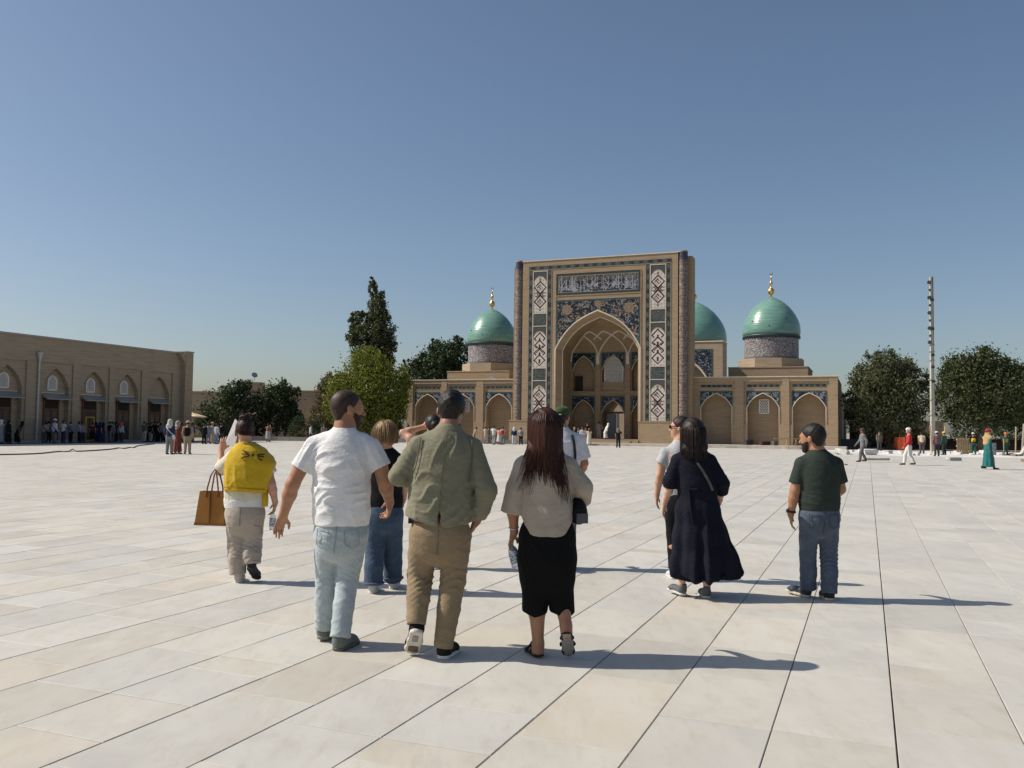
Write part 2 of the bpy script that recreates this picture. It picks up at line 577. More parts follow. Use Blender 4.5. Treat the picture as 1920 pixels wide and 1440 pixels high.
def fn_script(seed=0):
    def fn(U, Z):
        r = np.random.default_rng(seed)
        C = paint(U.shape, NAVY, .3, seed)
        z0, z1 = Z.min(), Z.max(); u0, u1 = U.min(), U.max()
        put(C, (Z > z1 - .78) & (Z < z1 - .30) & (r.random(U.shape) < .55), (0.17, 0.13, 0.075))
        put(C, r.random(U.shape) < .10, SKYB)
        WH = (0.30, 0.30, 0.31)
        u = u0 + .35
        while u < u1 - .3:                       # tall shafts
            hh = r.uniform(1.1, 1.55)
            put(C, (np.abs(U - u) < .032) & (Z > z0 + .42) & (Z < z0 + .42 + hh), WH)
            if r.random() < .28:
                sl = r.choice([-1, 1]) * .7
                put(C, (np.abs(U - u - sl * (Z - z0 - .9)) < .05) & (Z > z0 + .8) & (Z < z0 + 1.5), WH)
            u += r.choice([.16, .22, .34, .5])
        for k in range(95):                      # bowls and loops of the lower line
            cu = r.uniform(u0 + .2, u1 - .2); cz = r.uniform(z0 + .32, z0 + 1.05); R = r.uniform(.10, .26)
            d = np.hypot(U - cu, (Z - cz) * 1.5); an = np.arctan2(Z - cz, U - cu); a0 = r.uniform(-3, 3)
            put(C, (np.abs(d - R) < .034) & (np.cos(an - a0) > -.1), WH)
        for k in range(60):
            cu = r.uniform(u0 + .2, u1 - .2); cz = r.uniform(z0 + .3, z1 - .5)
            put(C, (np.abs(U - cu) < .04) & (np.abs(Z - cz) < .04), WH)
        e = np.minimum(np.minimum(U - u0, u1 - U), np.minimum(Z - z0, z1 - Z))
        put(C, e < .26, TEAL, .25); put(C, np.abs(e - .25) < .035, (0.25, 0.24, 0.2)); put(C, np.abs(e - .09) < .03, BLACK)
        return C
    return fn

def fn_floral(seed=0, rosettes=(), dens=1.0, gold=True, edge=0.16):
    def fn(U, Z):
        r = np.random.default_rng(seed)
        C = paint(U.shape, (0.014, 0.020, 0.034), .3, seed)
        u0, u1, z0, z1 = U.min(), U.max(), Z.min(), Z.max()
        n = int(dens * 26 * (u1 - u0) * (z1 - z0) / 4)
        cols = [OCHRE, (0.28, 0.27, 0.25), GREEN, SKYB, (0.30, 0.19, 0.10)] if gold else [(0.24, 0.27, 0.30), SKYB, TEAL, (0.26, 0.27, 0.28)]
        for k in range(n):
            cu = r.uniform(u0, u1); cz = r.uniform(z0, z1); R = r.uniform(.10, .34)
            d = np.hypot(U - cu, Z - cz); an = np.arctan2(Z - cz, U - cu)
            sp = np.abs(d - R * (1 - .25 * np.abs(an) / pi)) < .034
            put(C, sp & (np.cos(an - r.uniform(-3, 3)) > -.4), cols[r.integers(len(cols))])
        for k in range(n):
            cu = r.uniform(u0, u1); cz = r.uniform(z0, z1)
            put(C, np.hypot(U - cu, Z - cz) < r.uniform(.04, .09), cols[r.integers(len(cols))])
        for (cu, cz, R) in rosettes:
            d = np.hypot(U - cu, Z - cz); an = np.arctan2(Z - cz, U - cu)
            put(C, d < R * (1 + .1 * np.cos(an * 8)), (0.25, 0.18, 0.11) if gold else (0.16, 0.17, 0.18)); put(C, (d < R * .7) & (np.cos(an * 8) > .2), (0.17, 0.11, 0.08) if gold else (0.10, 0.11, 0.13)); put(C, d < R * .22, (0.22, 0.19, 0.2))
        e = np.minimum(np.minimum(U - u0, u1 - U), z1 - Z)
        put(C, e < edge, (0.045, 0.085, 0.085), .2)
        return C
    return fn

# ------------------------------------------------------------------ arches
def arch_h(t):
    t = np.clip(np.abs(t), 0, 1)
    return 1 - .48 * t - .52 * t ** 3.5
def arch_pts(cx, w, zs, za, n=12):
    """from left spring over the apex to right spring"""
    ts = np.concatenate([np.sin(np.linspace(-pi / 2, 0, n)), np.sin(np.linspace(0, pi / 2, n))[1:]])
    return [(cx + w * t, zs + (za - zs) * float(arch_h(t))) for t in ts]

def bay_wall(mb, u0, u1, z0, z1, cx, w, zs, za, v, depth, back=True, zb=None, n=12, mi=0, mb_back=None):
    """flat wall rectangle with an arched recess (opening from zb up)"""
    zb = z0 if zb is None else zb
    mb.add([(u0, v, z0), (cx - w, v, z0), (cx - w, v, z1), (u0, v, z1)], [(0, 1, 2, 3)], mi)
    mb.add([(cx + w, v, z0), (u1, v, z0), (u1, v, z1), (cx + w, v, z1)], [(0, 1, 2, 3)], mi)
    if zb > z0 + 1e-6:
        mb.add([(cx - w, v, z0), (cx + w, v, z0), (cx + w, v, zb), (cx - w, v, zb)], [(0, 1, 2, 3)], mi)
        mb.add([(cx - w, v, zb), (cx + w, v, zb), (cx + w, v + depth, zb), (cx - w, v + depth, zb)], [(0, 1, 2, 3)], mi)
    P = arch_pts(cx, w, zs, za, n)
    for (ua, za_), (ub, zb_) in zip(P[:-1], P[1:]):
        mb.add([(ua, v, za_), (ub, v, zb_), (ub, v, z1), (ua, v, z1)], [(0, 1, 2, 3)], mi)
    prof = [(cx - w, zb)] + P + [(cx + w, zb)]
    for (ua, za_), (ub, zb_) in zip(prof[:-1], prof[1:]):
        mb.add([(ua, v, za_), (ub, v, zb_), (ub, v + depth, zb_), (ua, v + depth, za_)], [(0, 3, 2, 1)], mi)
    if back:
        (mb_back or mb).add([(u, v + depth, z) for u, z in prof], [tuple(range(len(prof)))], mi)
    return prof

def spandrel_mask(cx, w, zs, za, off=0.04):
    def m(U, Z):
        t = (U - cx) / w
        return (Z > zs + (za - zs) * arch_h(t) + off) | (np.abs(t) > 1)
    return m

def lattice(name, u0, u1, z0, z1, v, parent, mat, pitch=0.14, bar=0.05, fw=0.09, arch=False):
    """pierced gypsum screen: frame and diagonal bars"""
    mb = MB()
    w = (u1 - u0) / 2; cx = (u0 + u1) / 2; zs = z1 - w * 0.85 if arch else z1
    def inside(u, z):
        return u0 <= u <= u1 and z0 <= z <= (zs + (z1 - zs) * float(arch_h((u - cx) / w)) if arch else z1)
    prof = ([(u0, z0)] + arch_pts(cx, w, zs, z1, 8) + [(u1, z0)]) if arch else [(u0, z0), (u0, z1), (u1, z1), (u1, z0)]
    for a, b in zip(prof, prof[1:] + prof[:1]):
        mb.bar((a[0], v, a[1]), (b[0], v, b[1]), fw, 0.10, up=(0, 1, 0))
    L = (u1 - u0) + (z1 - z0)
    for sgn in (1, -1):
        k = -L
        while k < L:
            pts = []
            for q in np.linspace(0, L, 60):
                u = (u0 + q) if sgn > 0 else (u1 - q)
                z = z0 + k + q * 1.35
                if inside(u, z): pts.append((u, z))
            if len(pts) > 1:
                mb.bar((pts[0][0], v + .01 * sgn, pts[0][1]), (pts[-1][0], v + .01 * sgn, pts[-1][1]), bar, 0.05, up=(0, 1, 0))
            k += pitch * 1.5
    o = mb.build(name, mat, parent)
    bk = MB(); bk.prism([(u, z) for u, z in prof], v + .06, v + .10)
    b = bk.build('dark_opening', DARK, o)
    return o

# ------------------------------------------------------------------ the madrasah
MAD = empty('madrasah', (8.530, 88.236, 0), -ANG)
tag(MAD, 'brick madrasah with tall tiled arched portal, two low wings and turquoise domes', 'madrasah')
ZB = 0.28
# podium and steps
mb = MB(); mb.box(-23.4, 23.4, -1.9, 3.0, -.05, ZB); mb.box(-9.9, 9.9, -2.3, -1.9, -.05, ZB * .55)
mb.build('podium', plain('podium_stone', (0.46, 0.42, 0.36), 0.85, var=.15, scale=2), MAD)

# portal ------------------------------------------------------------
portal = MB()
FW = 8.12
mbx = portal
W0, ZS, ZA = 4.45, 9.70, 13.55
# front face with the great arch
bay_wall(mbx, -FW, FW, 2.4, 18.93, 0, W0, ZS, ZA, 0.0, 0.001, back=False, n=18)
# splayed soffit from the face to the inner order
P0 = [(-W0, 2.4)] + arch_pts(0, W0, ZS, ZA, 18) + [(W0, 2.4)]
W1, ZA1, VD = 4.02, 13.02, 1.0
P1 = [(-W1, 2.4)] + arch_pts(0, W1, ZS, ZA1, 18) + [(W1, 2.4)]
for k in range(len(P0) - 1):
    a, b = P0[k], P0[k + 1]; c, d = P1[k + 1], P1[k]
    mbx.add([(a[0], 0, a[1]), (b[0], 0, b[1]), (c[0], VD, c[1]), (d[0], VD, d[1])], [(0, 3, 2, 1)])
# body behind the face
mbx.add([(-FW, 0, 2.4), (-FW, 0, 18.93), (-FW, .7, 18.93), (-FW, .7, 2.4)], [(0, 3, 2, 1)])
mbx.add([(FW, 0, 2.4), (FW, 0, 18.93), (FW, .7, 18.93), (FW, .7, 2.4)], [(0, 1, 2, 3)])
mbx.add([(-FW, 0, 18.93), (FW, 0, 18.93), (FW, .7, 18.93), (-FW, .7, 18.93)], [(0, 1, 2, 3)])
for s in (-1, 1):
    mbx.box(min(s * 7.7, s * 9.36), max(s * 7.7, s * 9.36), .7, 2.3, ZB, 18.66)
    mbx.box(min(s * 4.80, s * 7.7), max(s * 4.80, s * 7.7), .72, 7.6, ZB, 13.4)
mbx.box(-7.7, 7.7, .72, 2.28, 13.4, 18.62)
# lower vaulted body behind the screen wall
mbx.box(-6.2, 6.2, 2.28, 7.6, 13.39, 14.0)
portal_o = mbx.build('portal', BRICK, MAD)
# plinths either side of the arch
for s in (-1, 1):
    m = MB(); x0, x1 = sorted((s * 4.28, s * 9.42)); m.box(x0, x1, -.16, 1.05, ZB, 2.40)
    m.box(x0 - .03, x1 + .03, -.20, 1.05, 2.32, 2.42)
    m.build('plinth', BRICK, portal_o)
# corner shafts, tiled in violet and grey
def fn_shaft(U, Z):
    C = paint(U.shape, (0.195, 0.150, 0.125), .22, 5)
    r = np.random.default_rng(5)
    put(C, r.random(U.shape) < .30, (0.27, 0.22, 0.18)); put(C, r.random(U.shape) < .14, (0.09, 0.085, 0.10))
    put(C, ((Z / .34) % 1) < .2, (0.14, 0.105, 0.09)); put(C, Z > 18.2, (0.05, 0.055, 0.09), .3)
    return C
for s in (-1, 1):
    R = 0.43
    mosaic('corner_shaft', -pi, pi, 2.42, 18.98, 0, fn_shaft, portal_o, cell=.10, nx=26, wrap=lambda U, Z, s=s: np.stack([s * 8.58 + R * np.cos(U), .30 + R * np.sin(U), Z], 1))
    m = MB(); m.lathe([(R * 1.05, 18.98), (R * 1.05, 19.1), (R * .3, 19.16)], 20, (s * 8.58, .30, 0)); m.build('shaft_cap', BRICK, portal_o)
m = MB(); m.box(-FW - .05, FW + .05, -.06, .75, 18.932, 19.03); m.build('coping', PALE, portal_o)
# mosaics on the face
V = -0.035
mosaic('tile_border', -7.46, 7.46, 17.97, 18.45, V, fn_strip(False, 3), portal_o)
for s in (-1, 1):
    for k, (a, b) in enumerate(((4.88, 5.38), (6.95, 7.46))):
        x0, x1 = sorted((s * a, s * b)); mosaic('tile_border', x0, x1, 2.42, 17.95, V, fn_strip(True, 7 + k), portal_o)
    x0, x1 = sorted((s * 5.42, s * 6.91))
    for k, (za, zb, kd) in enumerate(((13.52, 17.80, 0), (7.86, 12.08, 1), (2.45, 6.46, 0))):
        mosaic('lozenge_panel', x0, x1, za, zb, V - .005, fn_kufic(kd, k), portal_o, cell=.047)
    for k, (za, zb) in enumerate(((12.22, 13.40), (6.56, 7.76))):
        mosaic('square_panel', x0 + .1, x1 - .1, za, zb, V - .005, fn_speckle(TEAL, [SLATE, (0.17, 0.18, 0.15), NAVY], (.35, .16, .1), 31 + k), portal_o)
    fr = MB()
    for z in (17.86, 13.46, 12.15, 7.81, 6.51): fr.box(x0, x1, -.07, 0, z - .04, z + .04)
    for x in (x0 - .015, x1 + .015): fr.box(x - .03, x + .03, -.068, 0, 2.42, 17.9)
    fr.build('panel_frame', PALE, portal_o)
mosaic('inscription_panel', -4.42, 4.42, 15.24, 17.46, V, fn_script(4), portal_o, cell=.05)
mosaic('arch_spandrel', -4.42, 4.42, 9.72, 14.74, V, fn_floral(11, [(-3.25, 13.75, .52), (3.25, 13.75, .52), (0, 14.25, .34)], 1.0), portal_o, cell=.055, mask=spandrel_mask(0, W0, ZS, ZA, .10))
fr = MB()
for z in (17.50, 15.20, 14.78): fr.box(-4.42, 4.42, -.05, 0, z - .04, z + .04)
for s in (-1, 1): fr.box(s * 4.46 - .04, s * 4.46 + .04, -.048, 0, 9.7, 17.54)
fr.build('panel_frame', BRICK, portal_o)
# pale roll moulding round the arch
m = MB(); m.tube([(u, -.01, z) for u, z in P0], .075, 8); m.build('arch_moulding', PALE, portal_o, smooth=True)
m = MB(); m.tube([(u, VD, z) for u, z in P1], .07, 6); m.build('arch_moulding', PALE, portal_o, smooth=True)

# the niche ----------------------------------------------------------
HW = 4.78
niche = MB()
ZF = 0.60
niche.add([(-HW, .72, ZF), (HW, .72, ZF), (HW, 6, ZF), (-HW, 6, ZF)], [(0, 1, 2, 3)])
niche.box(-4.3, 4.3, -.3, .72, ZB, ZF - .005); niche.box(-3.6, 3.6, -.7, -.3, ZB, ZF - .16)
for s in (-1, 1):
    niche.add([(s * HW, .9, ZF), (s * HW, 6, ZF), (s * HW, 6, ZS), (s * HW, .9, ZS)], [(0, 1, 2, 3)])
def vz(z):
    return 6.0 if z < 10.3 else 1.0 + 5.0 * sqrt(max(0.0, 1 - ((z - 10.3) / 2.85) ** 2))
rows = np.linspace(ZS, 13.14, 15)
def wz(z):
    ts = np.linspace(0, 1, 200); hs = ZS + (13.15 - ZS) * arch_h(ts)
    return HW * float(np.interp(-z, -hs, ts))
grid = []
for z in rows:
    w_ = max(.02, wz(z)); v_ = vz(z)
    row = [(-w_, .95, z), (-w_, (.95 + v_) / 2, z)] + [(w_ * t, v_, z) for t in np.linspace(-1, 1, 9)] + [(w_, (.95 + v_) / 2, z), (w_, .95, z)]
    grid.append(row)
for a, b in zip(grid[:-1], grid[1:]):
    for k in range(len(a) - 1): niche.add([a[k], a[k + 1], b[k + 1], b[k]], [(0, 1, 2, 3)])
# back wall: two storeys of three bays
CXS = (-3.28, 0.0, 3.28)
ED = (-HW, -1.64, 1.64, HW)
for k, cx in enumerate(CXS):
    bay_wall(niche, ED[k], ED[k + 1], 5.45, ZS + .02, cx, 1.24, 7.9, 9.50, 6.0, .7, zb=5.70)
    if k != 1:
        bay_wall(niche, ED[k], ED[k + 1], ZF, 5.45, cx, 1.24, 3.3, 4.72, 6.0, .7)
    else:
        bay_wall(niche, ED[k], ED[k + 1], ZF, 5.45, cx, 1.24, 3.3, 4.72, 6.0, 4.4, back=False)
niche.box(-HW, HW, 5.9, 6.0, 5.30, 5.66)
for x in (-1.64, 1.64): niche.box(x - .28, x + .28, 5.86, 6.0, ZF, 8.9)
niche_o = niche.build('niche', BRICK, MAD)
fl = MB(); fl.box(-1.24, 1.24, 5.98, 14, .3, ZF - .004); fl.build('passage_floor', plain('passage_stone', (0.45, 0.42, 0.37), .8), niche_o)
for k, cx in enumerate(CXS):
    mosaic('bay_spandrel', cx - 1.28, cx + 1.28, 7.9, 9.82, 5.94, fn_floral(40 + k, (), .8, False, .1), niche_o, cell=.07, mask=spandrel_mask(cx, 1.24, 7.9, 9.5, .06))
    mosaic('bay_spandrel', cx - 1.28, cx + 1.28, 3.4, 5.14, 5.94, fn_floral(50 + k, (), .8, False, .1), niche_o, cell=.07, mask=spandrel_mask(cx, 1.24, 3.3, 4.72, .06))
    for (zs, za, zb) in ((7.9, 9.5, 7.9), (3.3, 4.72, 3.3)):
        m = MB(); m.tube([(u, 5.98, z) for u, z in arch_pts(cx, 1.24, zs, za, 10)], .055, 6); m.build('bay_moulding', PALE, niche_o, smooth=True)
lattice('window_screen', -1.0, 1.0, 6.72, 9.35, 6.35, niche_o, WHITE, .20, .07, .12, arch=True)
sl_ = MB(); sl_.box(-1.2, 1.2, 6.1, 6.68, 5.71, 6.65); sl_.build('window_sill', BRICK, niche_o)
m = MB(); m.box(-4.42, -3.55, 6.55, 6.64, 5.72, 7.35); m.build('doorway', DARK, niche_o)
# pale ribs of the half vault
def rib(pts, nm='vault_rib', r=.10):
    P = np.array(pts); t = np.linspace(0, len(P) - 1, 26)
    uu = np.interp(t, np.arange(len(P)), P[:, 0]); zz = np.interp(t, np.arange(len(P)), P[:, 1])
    for _ in range(3):
        uu[1:-1] = (uu[:-2] + 2 * uu[1:-1] + uu[2:]) / 4; zz[1:-1] = (zz[:-2] + 2 * zz[1:-1] + zz[2:]) / 4
    q = []
    for a, z in zip(uu, zz):
        lim = max(.05, wz(z) - .04)
        if abs(a) > lim: a = math.copysign(lim, a)
        q.append((a, vz(z) - .05, z))
    m = MB(); m.tube(q, r, 6); m.build(nm, WHITE, niche_o, smooth=True)
SP = (-4.70, -1.64, 1.64, 4.70)
for i in range(3):
    a, b = SP[i], SP[i + 1]; mid = (a + b) / 2; h = (b - a) / 2
    for (s, e, sg) in ((a, b, 1), (b, a, -1)):
        rib([(s, 8.9), (s + sg * .02 * h, 9.6), (s + sg * .18 * h, 10.35), (s + sg * .52 * h, 11.05), (mid, 11.68), (mid + sg * .5 * h, 12.05), (mid + sg * .72 * h, 11.9), (e - sg * -.30 * h, 11.20)])
for x in SP[1:3]:
    m = MB(); m.box(x - .17, x + .17, 5.78, 5.86, 8.55, 9.55); m.build('rib_springer', WHITE, niche_o)
# the way in: door frame, a grey leaf standing open, and a pale strip coloured like the sunlit courtyard beyond
m = MB(); m.box(-1.15, -1.0, 7.0, 7.2, ZF, 3.5); m.box(1.0, 1.15, 7.0, 7.2, ZF, 3.5); m.box(-1.15, 1.15, 7.0, 7.2, 3.3, 3.5); m.build('door_frame', WOOD, niche_o)
m = MB(); m.box(-.98, .10, 7.05, 7.15, ZF + .02, 3.28); m.build('door_leaf', plain('grey_door', (0.20, 0.21, 0.20), .6), niche_o)
m = MB(); m.box(.12, .34, 7.3, 7.4, ZF + .02, 3.28); m.build('door_leaf', plain('pale_court_glow', (0.55, 0.55, 0.52), .6), niche_o)  # not a leaf: pale colour imitates the sunlit courtyard seen through the passage

# wings ---------------------------------------------------------------
CX = (11.5, 15.9, 20.1)
WV = 2.0
for s in (-1, 1):
    wing = MB()
    edges = [9.3, 13.7, 18.0, 22.6]
    for k in range(3):
        e0, e1 = sorted((s * edges[k], s * edges[k + 1])); cx = s * CX[k]
        bay_wall(wing, e0, e1, ZB, 6.75, cx, 1.5, 3.87, 5.24, WV, 1.1)
    x0, x1 = sorted((s * 7.7, s * 22.6))
    wing.add([(x0, WV, 6.75), (x1, WV, 6.75), (x1, 14, 6.75), (x0, 14, 6.75)], [(0, 1, 2, 3)])
    # outer side wall and court wall
    xs = s * 22.6
    wing.add([(xs, WV, ZB), (xs, 16, ZB), (xs, 16, 6.75), (xs, WV, 6.75)], [(0, 1, 2, 3) if s > 0 else (3, 2, 1, 0)])
    wing.add([(x0, 14, ZB), (x1, 14, ZB), (x1, 14, 6.75), (x0, 14, 6.75)], [(3, 2, 1, 0)])
    wo = wing.build('wing', BRICK, MAD)
    # pilasters between the bays, and the plinth course
    pil = [(9.32, 9.72), (13.28, 14.12), (17.68, 18.32), (21.88, 22.62)]
    for a, b in pil:
        m = MB(); p0, p1 = sorted((s * a, s * b)); m.box(p0, p1, WV - .16, WV - .002, ZB, 6.74)
        m.build('pilaster', BRICK, wo)
    for a, b in ((9.7, 9.98), (13.02, 13.30), (14.10, 14.38), (17.42, 17.70), (18.30, 18.58), (21.62, 21.90)):
        m = MB(); p0, p1 = sorted((s * a, s * b)); m.box(p0, p1, WV - .10, WV - .001, ZB, 2.26)
        m.build('plinth_course', BRICK, wo)
    m = MB(); p0, p1 = sorted((s * 9.3, s * 22.66)); m.box(p0, p1, WV - .13, WV - .002, 6.36, 6.742); m.build('top_band', BRICK, wo)
    m = MB(); p0, p1 = sorted((s * 9.3, s * 22.72)); m.box(p0, p1, WV - .22, WV + .5, 6.752, 6.84); m.build('coping', PALE, wo)
    for k, cx in enumerate(CX):
        cx *= s
        mosaic('frieze_tiles', cx - 1.5, cx + 1.5, 5.75, 6.13, WV - .03, fn_strip(False, 60 + k, .5), wo, cell=.065)
        mosaic('bay_spandrel', cx - 1.56, cx + 1.56, 3.87, 5.46, WV - .03, fn_floral(70 + k + (s > 0) * 5, [(cx - 1.15, 5.05, .2), (cx + 1.15, 5.05, .2)], 1.0, False, .09), wo, cell=.06, mask=spandrel_mask(cx, 1.5, 3.87, 5.24, .07))
        m = MB(); m.tube([(u, WV - .01, z) for u, z in [(cx - 1.5, ZB + .0)] + arch_pts(cx, 1.5, 3.87, 5.24, 10) + [(cx + 1.5, ZB)]], .05, 6); m.build('arch_moulding', PALE, wo, smooth=True)
    lattice('window_screen', s * 15.9 - .44, s * 15.9 + .44, 3.33, 4.64, WV + 1.02, wo, WHITE, .19, .06, .09)
    # square base, octagon, drum, dome and finial of the wing's dome
    DC = (s * 15.9, 10.0)
    m = MB(); m.box(DC[0] - 3.85, DC[0] + 3.85, DC[1] - 3.85, DC[1] + 3.85, 6.7, 8.02); sq = m.build('dome_base', BRICK, MAD)
    m = MB(); m.box(DC[0] - 3.9, DC[0] + 3.9, DC[1] - 3.9, DC[1] + 3.9, 7.96, 8.06); m.build('base_coping', BRICK2, sq)
    m = MB(); V8 = [(DC[0] + 3.42 * cos(a), DC[1] + 3.42 * sin(a)) for a in [pi / 8 + k * pi / 4 for k in range(8)]]
    m.add([(x, y, 8.0) for x, y in V8] + [(x, y, 9.02) for x, y in V8], [tuple(range(8, 16))] + [(k, (k + 1) % 8, 8 + (k + 1) % 8, 8 + k) for k in range(8)]); m.build('octagon', BRICK2, sq)
    def fn_drum(U, Z):
        C = paint(U.shape, (0.25, 0.24, 0.235), .2, 9); r = np.random.default_rng(9)
        put(C, r.random(U.shape) < .25, (0.40, 0.385, 0.37)); put(C, r.random(U.shape) < .30, (0.085, 0.085, 0.11)); put(C, r.random(U.shape) < .06, (0.24, 0.13, 0.08))
        put(C, Z > Z.max() - .12, (0.04, 0.05, 0.07)); put(C, (Z < Z.min() + .16), (0.12, 0.13, 0.15))
        return C
    RD = 2.74
    mosaic('drum', -pi, pi, 9.02, 11.30, 0, fn_drum, MAD, cell=.07, nx=230, wrap=lambda U, Z, DC=DC: np.stack([DC[0] + RD * np.cos(U), DC[1] + RD * np.sin(U), Z], 1))
    dr = COL.objects[-1] if False else bpy.data.objects[[o.name for o in bpy.data.objects if o.name.startswith('drum')][-1]]
    m = MB(); m.lathe([(RD * .9, 11.20), (RD + .04, 11.24), (RD + .16, 11.44), (RD + .14, 11.50), (RD * .9, 11.52)], 64, (DC[0], DC[1], 0)); cor = m.build('drum_cornice', plain('blue_grey_tile', (0.075, 0.11, 0.12), .45), dr, smooth=True, angle=40)
    m = MB()
    for k in range(56):
        a = 2 * pi * k / 56
        c_ = Vector((DC[0] + (RD + .10) * cos(a), DC[1] + (RD + .10) * sin(a), 0)); t_ = Vector((-sin(a), cos(a), 0)) * .075
        m.bar(c_ + Vector((0, 0, 11.22)), c_ + Vector((0, 0, 11.42)), .15, .16, up=(cos(a), sin(a), 0))
    tag(m.build('dentils', plain('dark_blue_tile', (0.03, 0.04, 0.055), .4), dr), kind='stuff')
    R = 2.93
    prof = [(.955, 0), (.985, .12), (1.0, .28), (1.0, .55), (.985, .95), (.955, 1.35), (.905, 1.75), (.83, 2.18), (.735, 2.60), (.61, 3.05), (.46, 3.45), (.31, 3.76), (.165, 3.99), (.06, 4.10), (.015, 4.13)]
    m = MB(); m.lathe([(R * a, 11.50 + z) for a, z in prof], 64, (DC[0], DC[1], 0)); dm = m.build('dome', DOME, MAD, smooth=True)
    m = MB(); m.lathe([(.16, 15.58), (.09, 15.75), (.12, 15.85), (.30, 16.05), (.36, 16.25), (.28, 16.45), (.10, 16.62), (.07, 16.9), (.17, 17.02), (.19, 17.12), (.10, 17.25), (.05, 17.4), (.05, 17.55), (.10, 17.63), (.04, 17.75), (.02, 18.0)], 20, (DC[0], DC[1], 0)); fn_ = m.build('finial', GOLD, dm, smooth=True)
    m = MB(); m.tube([(DC[0] + .14 * sin(a), DC[1], 18.14 - .14 * cos(a)) for a in np.linspace(-2.3, 2.3, 14)], [.012 + .02 * sin(pi * k / 13) for k in range(14)], 6); m.build('crescent', plain('dark_bronze', (0.05, 0.06, 0.07), .5, .5, .5), fn_)
    for (ang, zz) in ((-1.55, 12.35), (-2.2, 12.9), (-.9, 13.1)):      # small vent holes in the glazed tiles
        k = R * (1.0 if zz < 12.5 else .965 if zz < 12.95 else .94)
        c_ = (DC[0] + k * cos(ang), DC[1] + k * sin(ang), zz)
        m = MB(); m.tube([(c_[0] - .12 * cos(ang), c_[1] - .12 * sin(ang), zz), (c_[0] + .03 * cos(ang), c_[1] + .03 * sin(ang), zz)], .05, 8); m.build('vent_hole', DARK, dm)
# small ridge vent on the left roof
m = MB(); m.prism([(-14.3, 6.85), (-12.6, 6.85), (-13.45, 7.35)], 4.4, 5.2); m.build('roof_hatch', GREYM, MAD)
# court ranges and the inner domed portal behind
rg = MB()
for s in (-1, 1):
    a, b = sorted((s * 17.5, s * 22.45)); rg.box(a, b, 16, 46, ZB, 6.35)
rg.box(-17.5, 17.5, 46, 50, ZB, 8.5)
rg.build('court_range', BRICK2, MAD)
ip = MB(); IV = 44.0
bay_wall(ip, -5.82, 5.82, ZB, 14.5, 0, 4.1, 8.2, 12.3, IV, 2.2, n=14)
ip.box(-5.82, -4.1, IV + .02, IV + 4, ZB, 14.48); ip.box(4.1, 5.82, IV + .02, IV + 4, ZB, 14.48); ip.box(-4.1, 4.1, IV + 2.3, IV + 4, ZB, 14.48); ip.box(-4.1, 4.1, IV + .03, IV + 4, 12.45, 14.49)
ipo = ip.build('inner_portal', BRICK2, MAD)
mosaic('arch_spandrel', -4.4, 4.4, 8.4, 13.5, IV - .04, fn_floral(90, (), .9, False, .12), ipo, cell=.1, mask=spandrel_mask(0, 4.1, 8.2, 12.3, .15))
m = MB(); m.tube([(u, IV - .02, z) for u, z in arch_pts(0, 4.1, 8.2, 12.3, 14)], .16, 6); m.build('arch_moulding', PALE, ipo, smooth=True)
m = MB(); m.box(-5.9, 5.9, IV - .1, IV + 4.1, 14.5, 14.68); m.build('coping', PALE, ipo)
m = MB(); m.lathe([(4.75, 8.5), (4.75, 14.9), (4.95, 15.2), (4.9, 15.3)], 48, (-.15, 54, 0)); d2 = m.build('great_drum', plain('tiled_drum', (0.17, 0.18, 0.18), .5, var=.35, scale=20), MAD, smooth=True, angle=40)
prof = [(.955, 0), (.985, .12), (1.0, .28), (1.0, .55), (.985, .95), (.955, 1.35), (.905, 1.75), (.83, 2.18), (.735, 2.60), (.61, 3.05), (.46, 3.45), (.31, 3.76), (.165, 3.99), (.06, 4.10), (.015, 4.13)]
m = MB(); m.lathe([(5.05 * a, 15.25 + z * 1.62) for a, z in prof], 64, (-.15, 54, 0)); dm = m.build('great_dome', DOME, MAD, smooth=True)
m = MB(); m.lathe([(.3, 21.9), (.15, 22.2), (.5, 22.6), (.4, 23.0), (.12, 23.3), (.28, 23.6), (.08, 23.9), (.03, 24.6)], 16, (-.15, 54, 0)); m.build('finial', GOLD, dm, smooth=True)
# ------------------------------------------------------------------ left range, standing in its own shade
LB = empty('arcaded_building', (-37.70, 65.0, 0), radians(68))
tag(LB, 'long tan brick building with blind arches, grey door awnings and white downpipe', 'building')
LBX = (-6.9, -3.14, 0.51, 4.76, 8.44, 12.0, 15.69)
wl = MB()
ed = [-8.8] + [(a + b) / 2 for a, b in zip(LBX[:-1], LBX[1:])] + [17.6]
ed[3] = 2.62 - .05
for k, cx in enumerate(LBX):
    e0, e1 = ed[k], ed[k + 1]
    # rectangular frame recess, then the arched recess in it
    f0, f1 = cx - 1.52, cx + 1.52
    wl.add([(e0, 0, 0), (f0, 0, 0), (f0, 0, 8.1), (e0, 0, 8.1)], [(0, 1, 2, 3)])
    wl.add([(f1, 0, 0), (e1, 0, 0), (e1, 0, 8.1), (f1, 0, 8.1)], [(0, 1, 2, 3)])
    wl.add([(f0, 0, 6.25), (f1, 0, 6.25), (f1, 0, 8.1), (f0, 0, 8.1)], [(0, 1, 2, 3)])
    for x in (f0, f1): wl.add([(x, 0, 0), (x, .14, 0), (x, .14, 6.25), (x, 0, 6.25)], [(0, 1, 2, 3)])
    wl.add([(f0, 0, 6.25), (f1, 0, 6.25), (f1, .14, 6.25), (f0, .14, 6.25)], [(0, 1, 2, 3)])
    bay_wall(wl, f0, f1, 0, 6.25, cx, 1.28, 4.25, 5.82, .14, .45)
wl.add([(17.6, 0, 0), (18.2, 0, 0), (18.2, 0, 8.1), (17.6, 0, 8.1)], [(0, 1, 2, 3)])
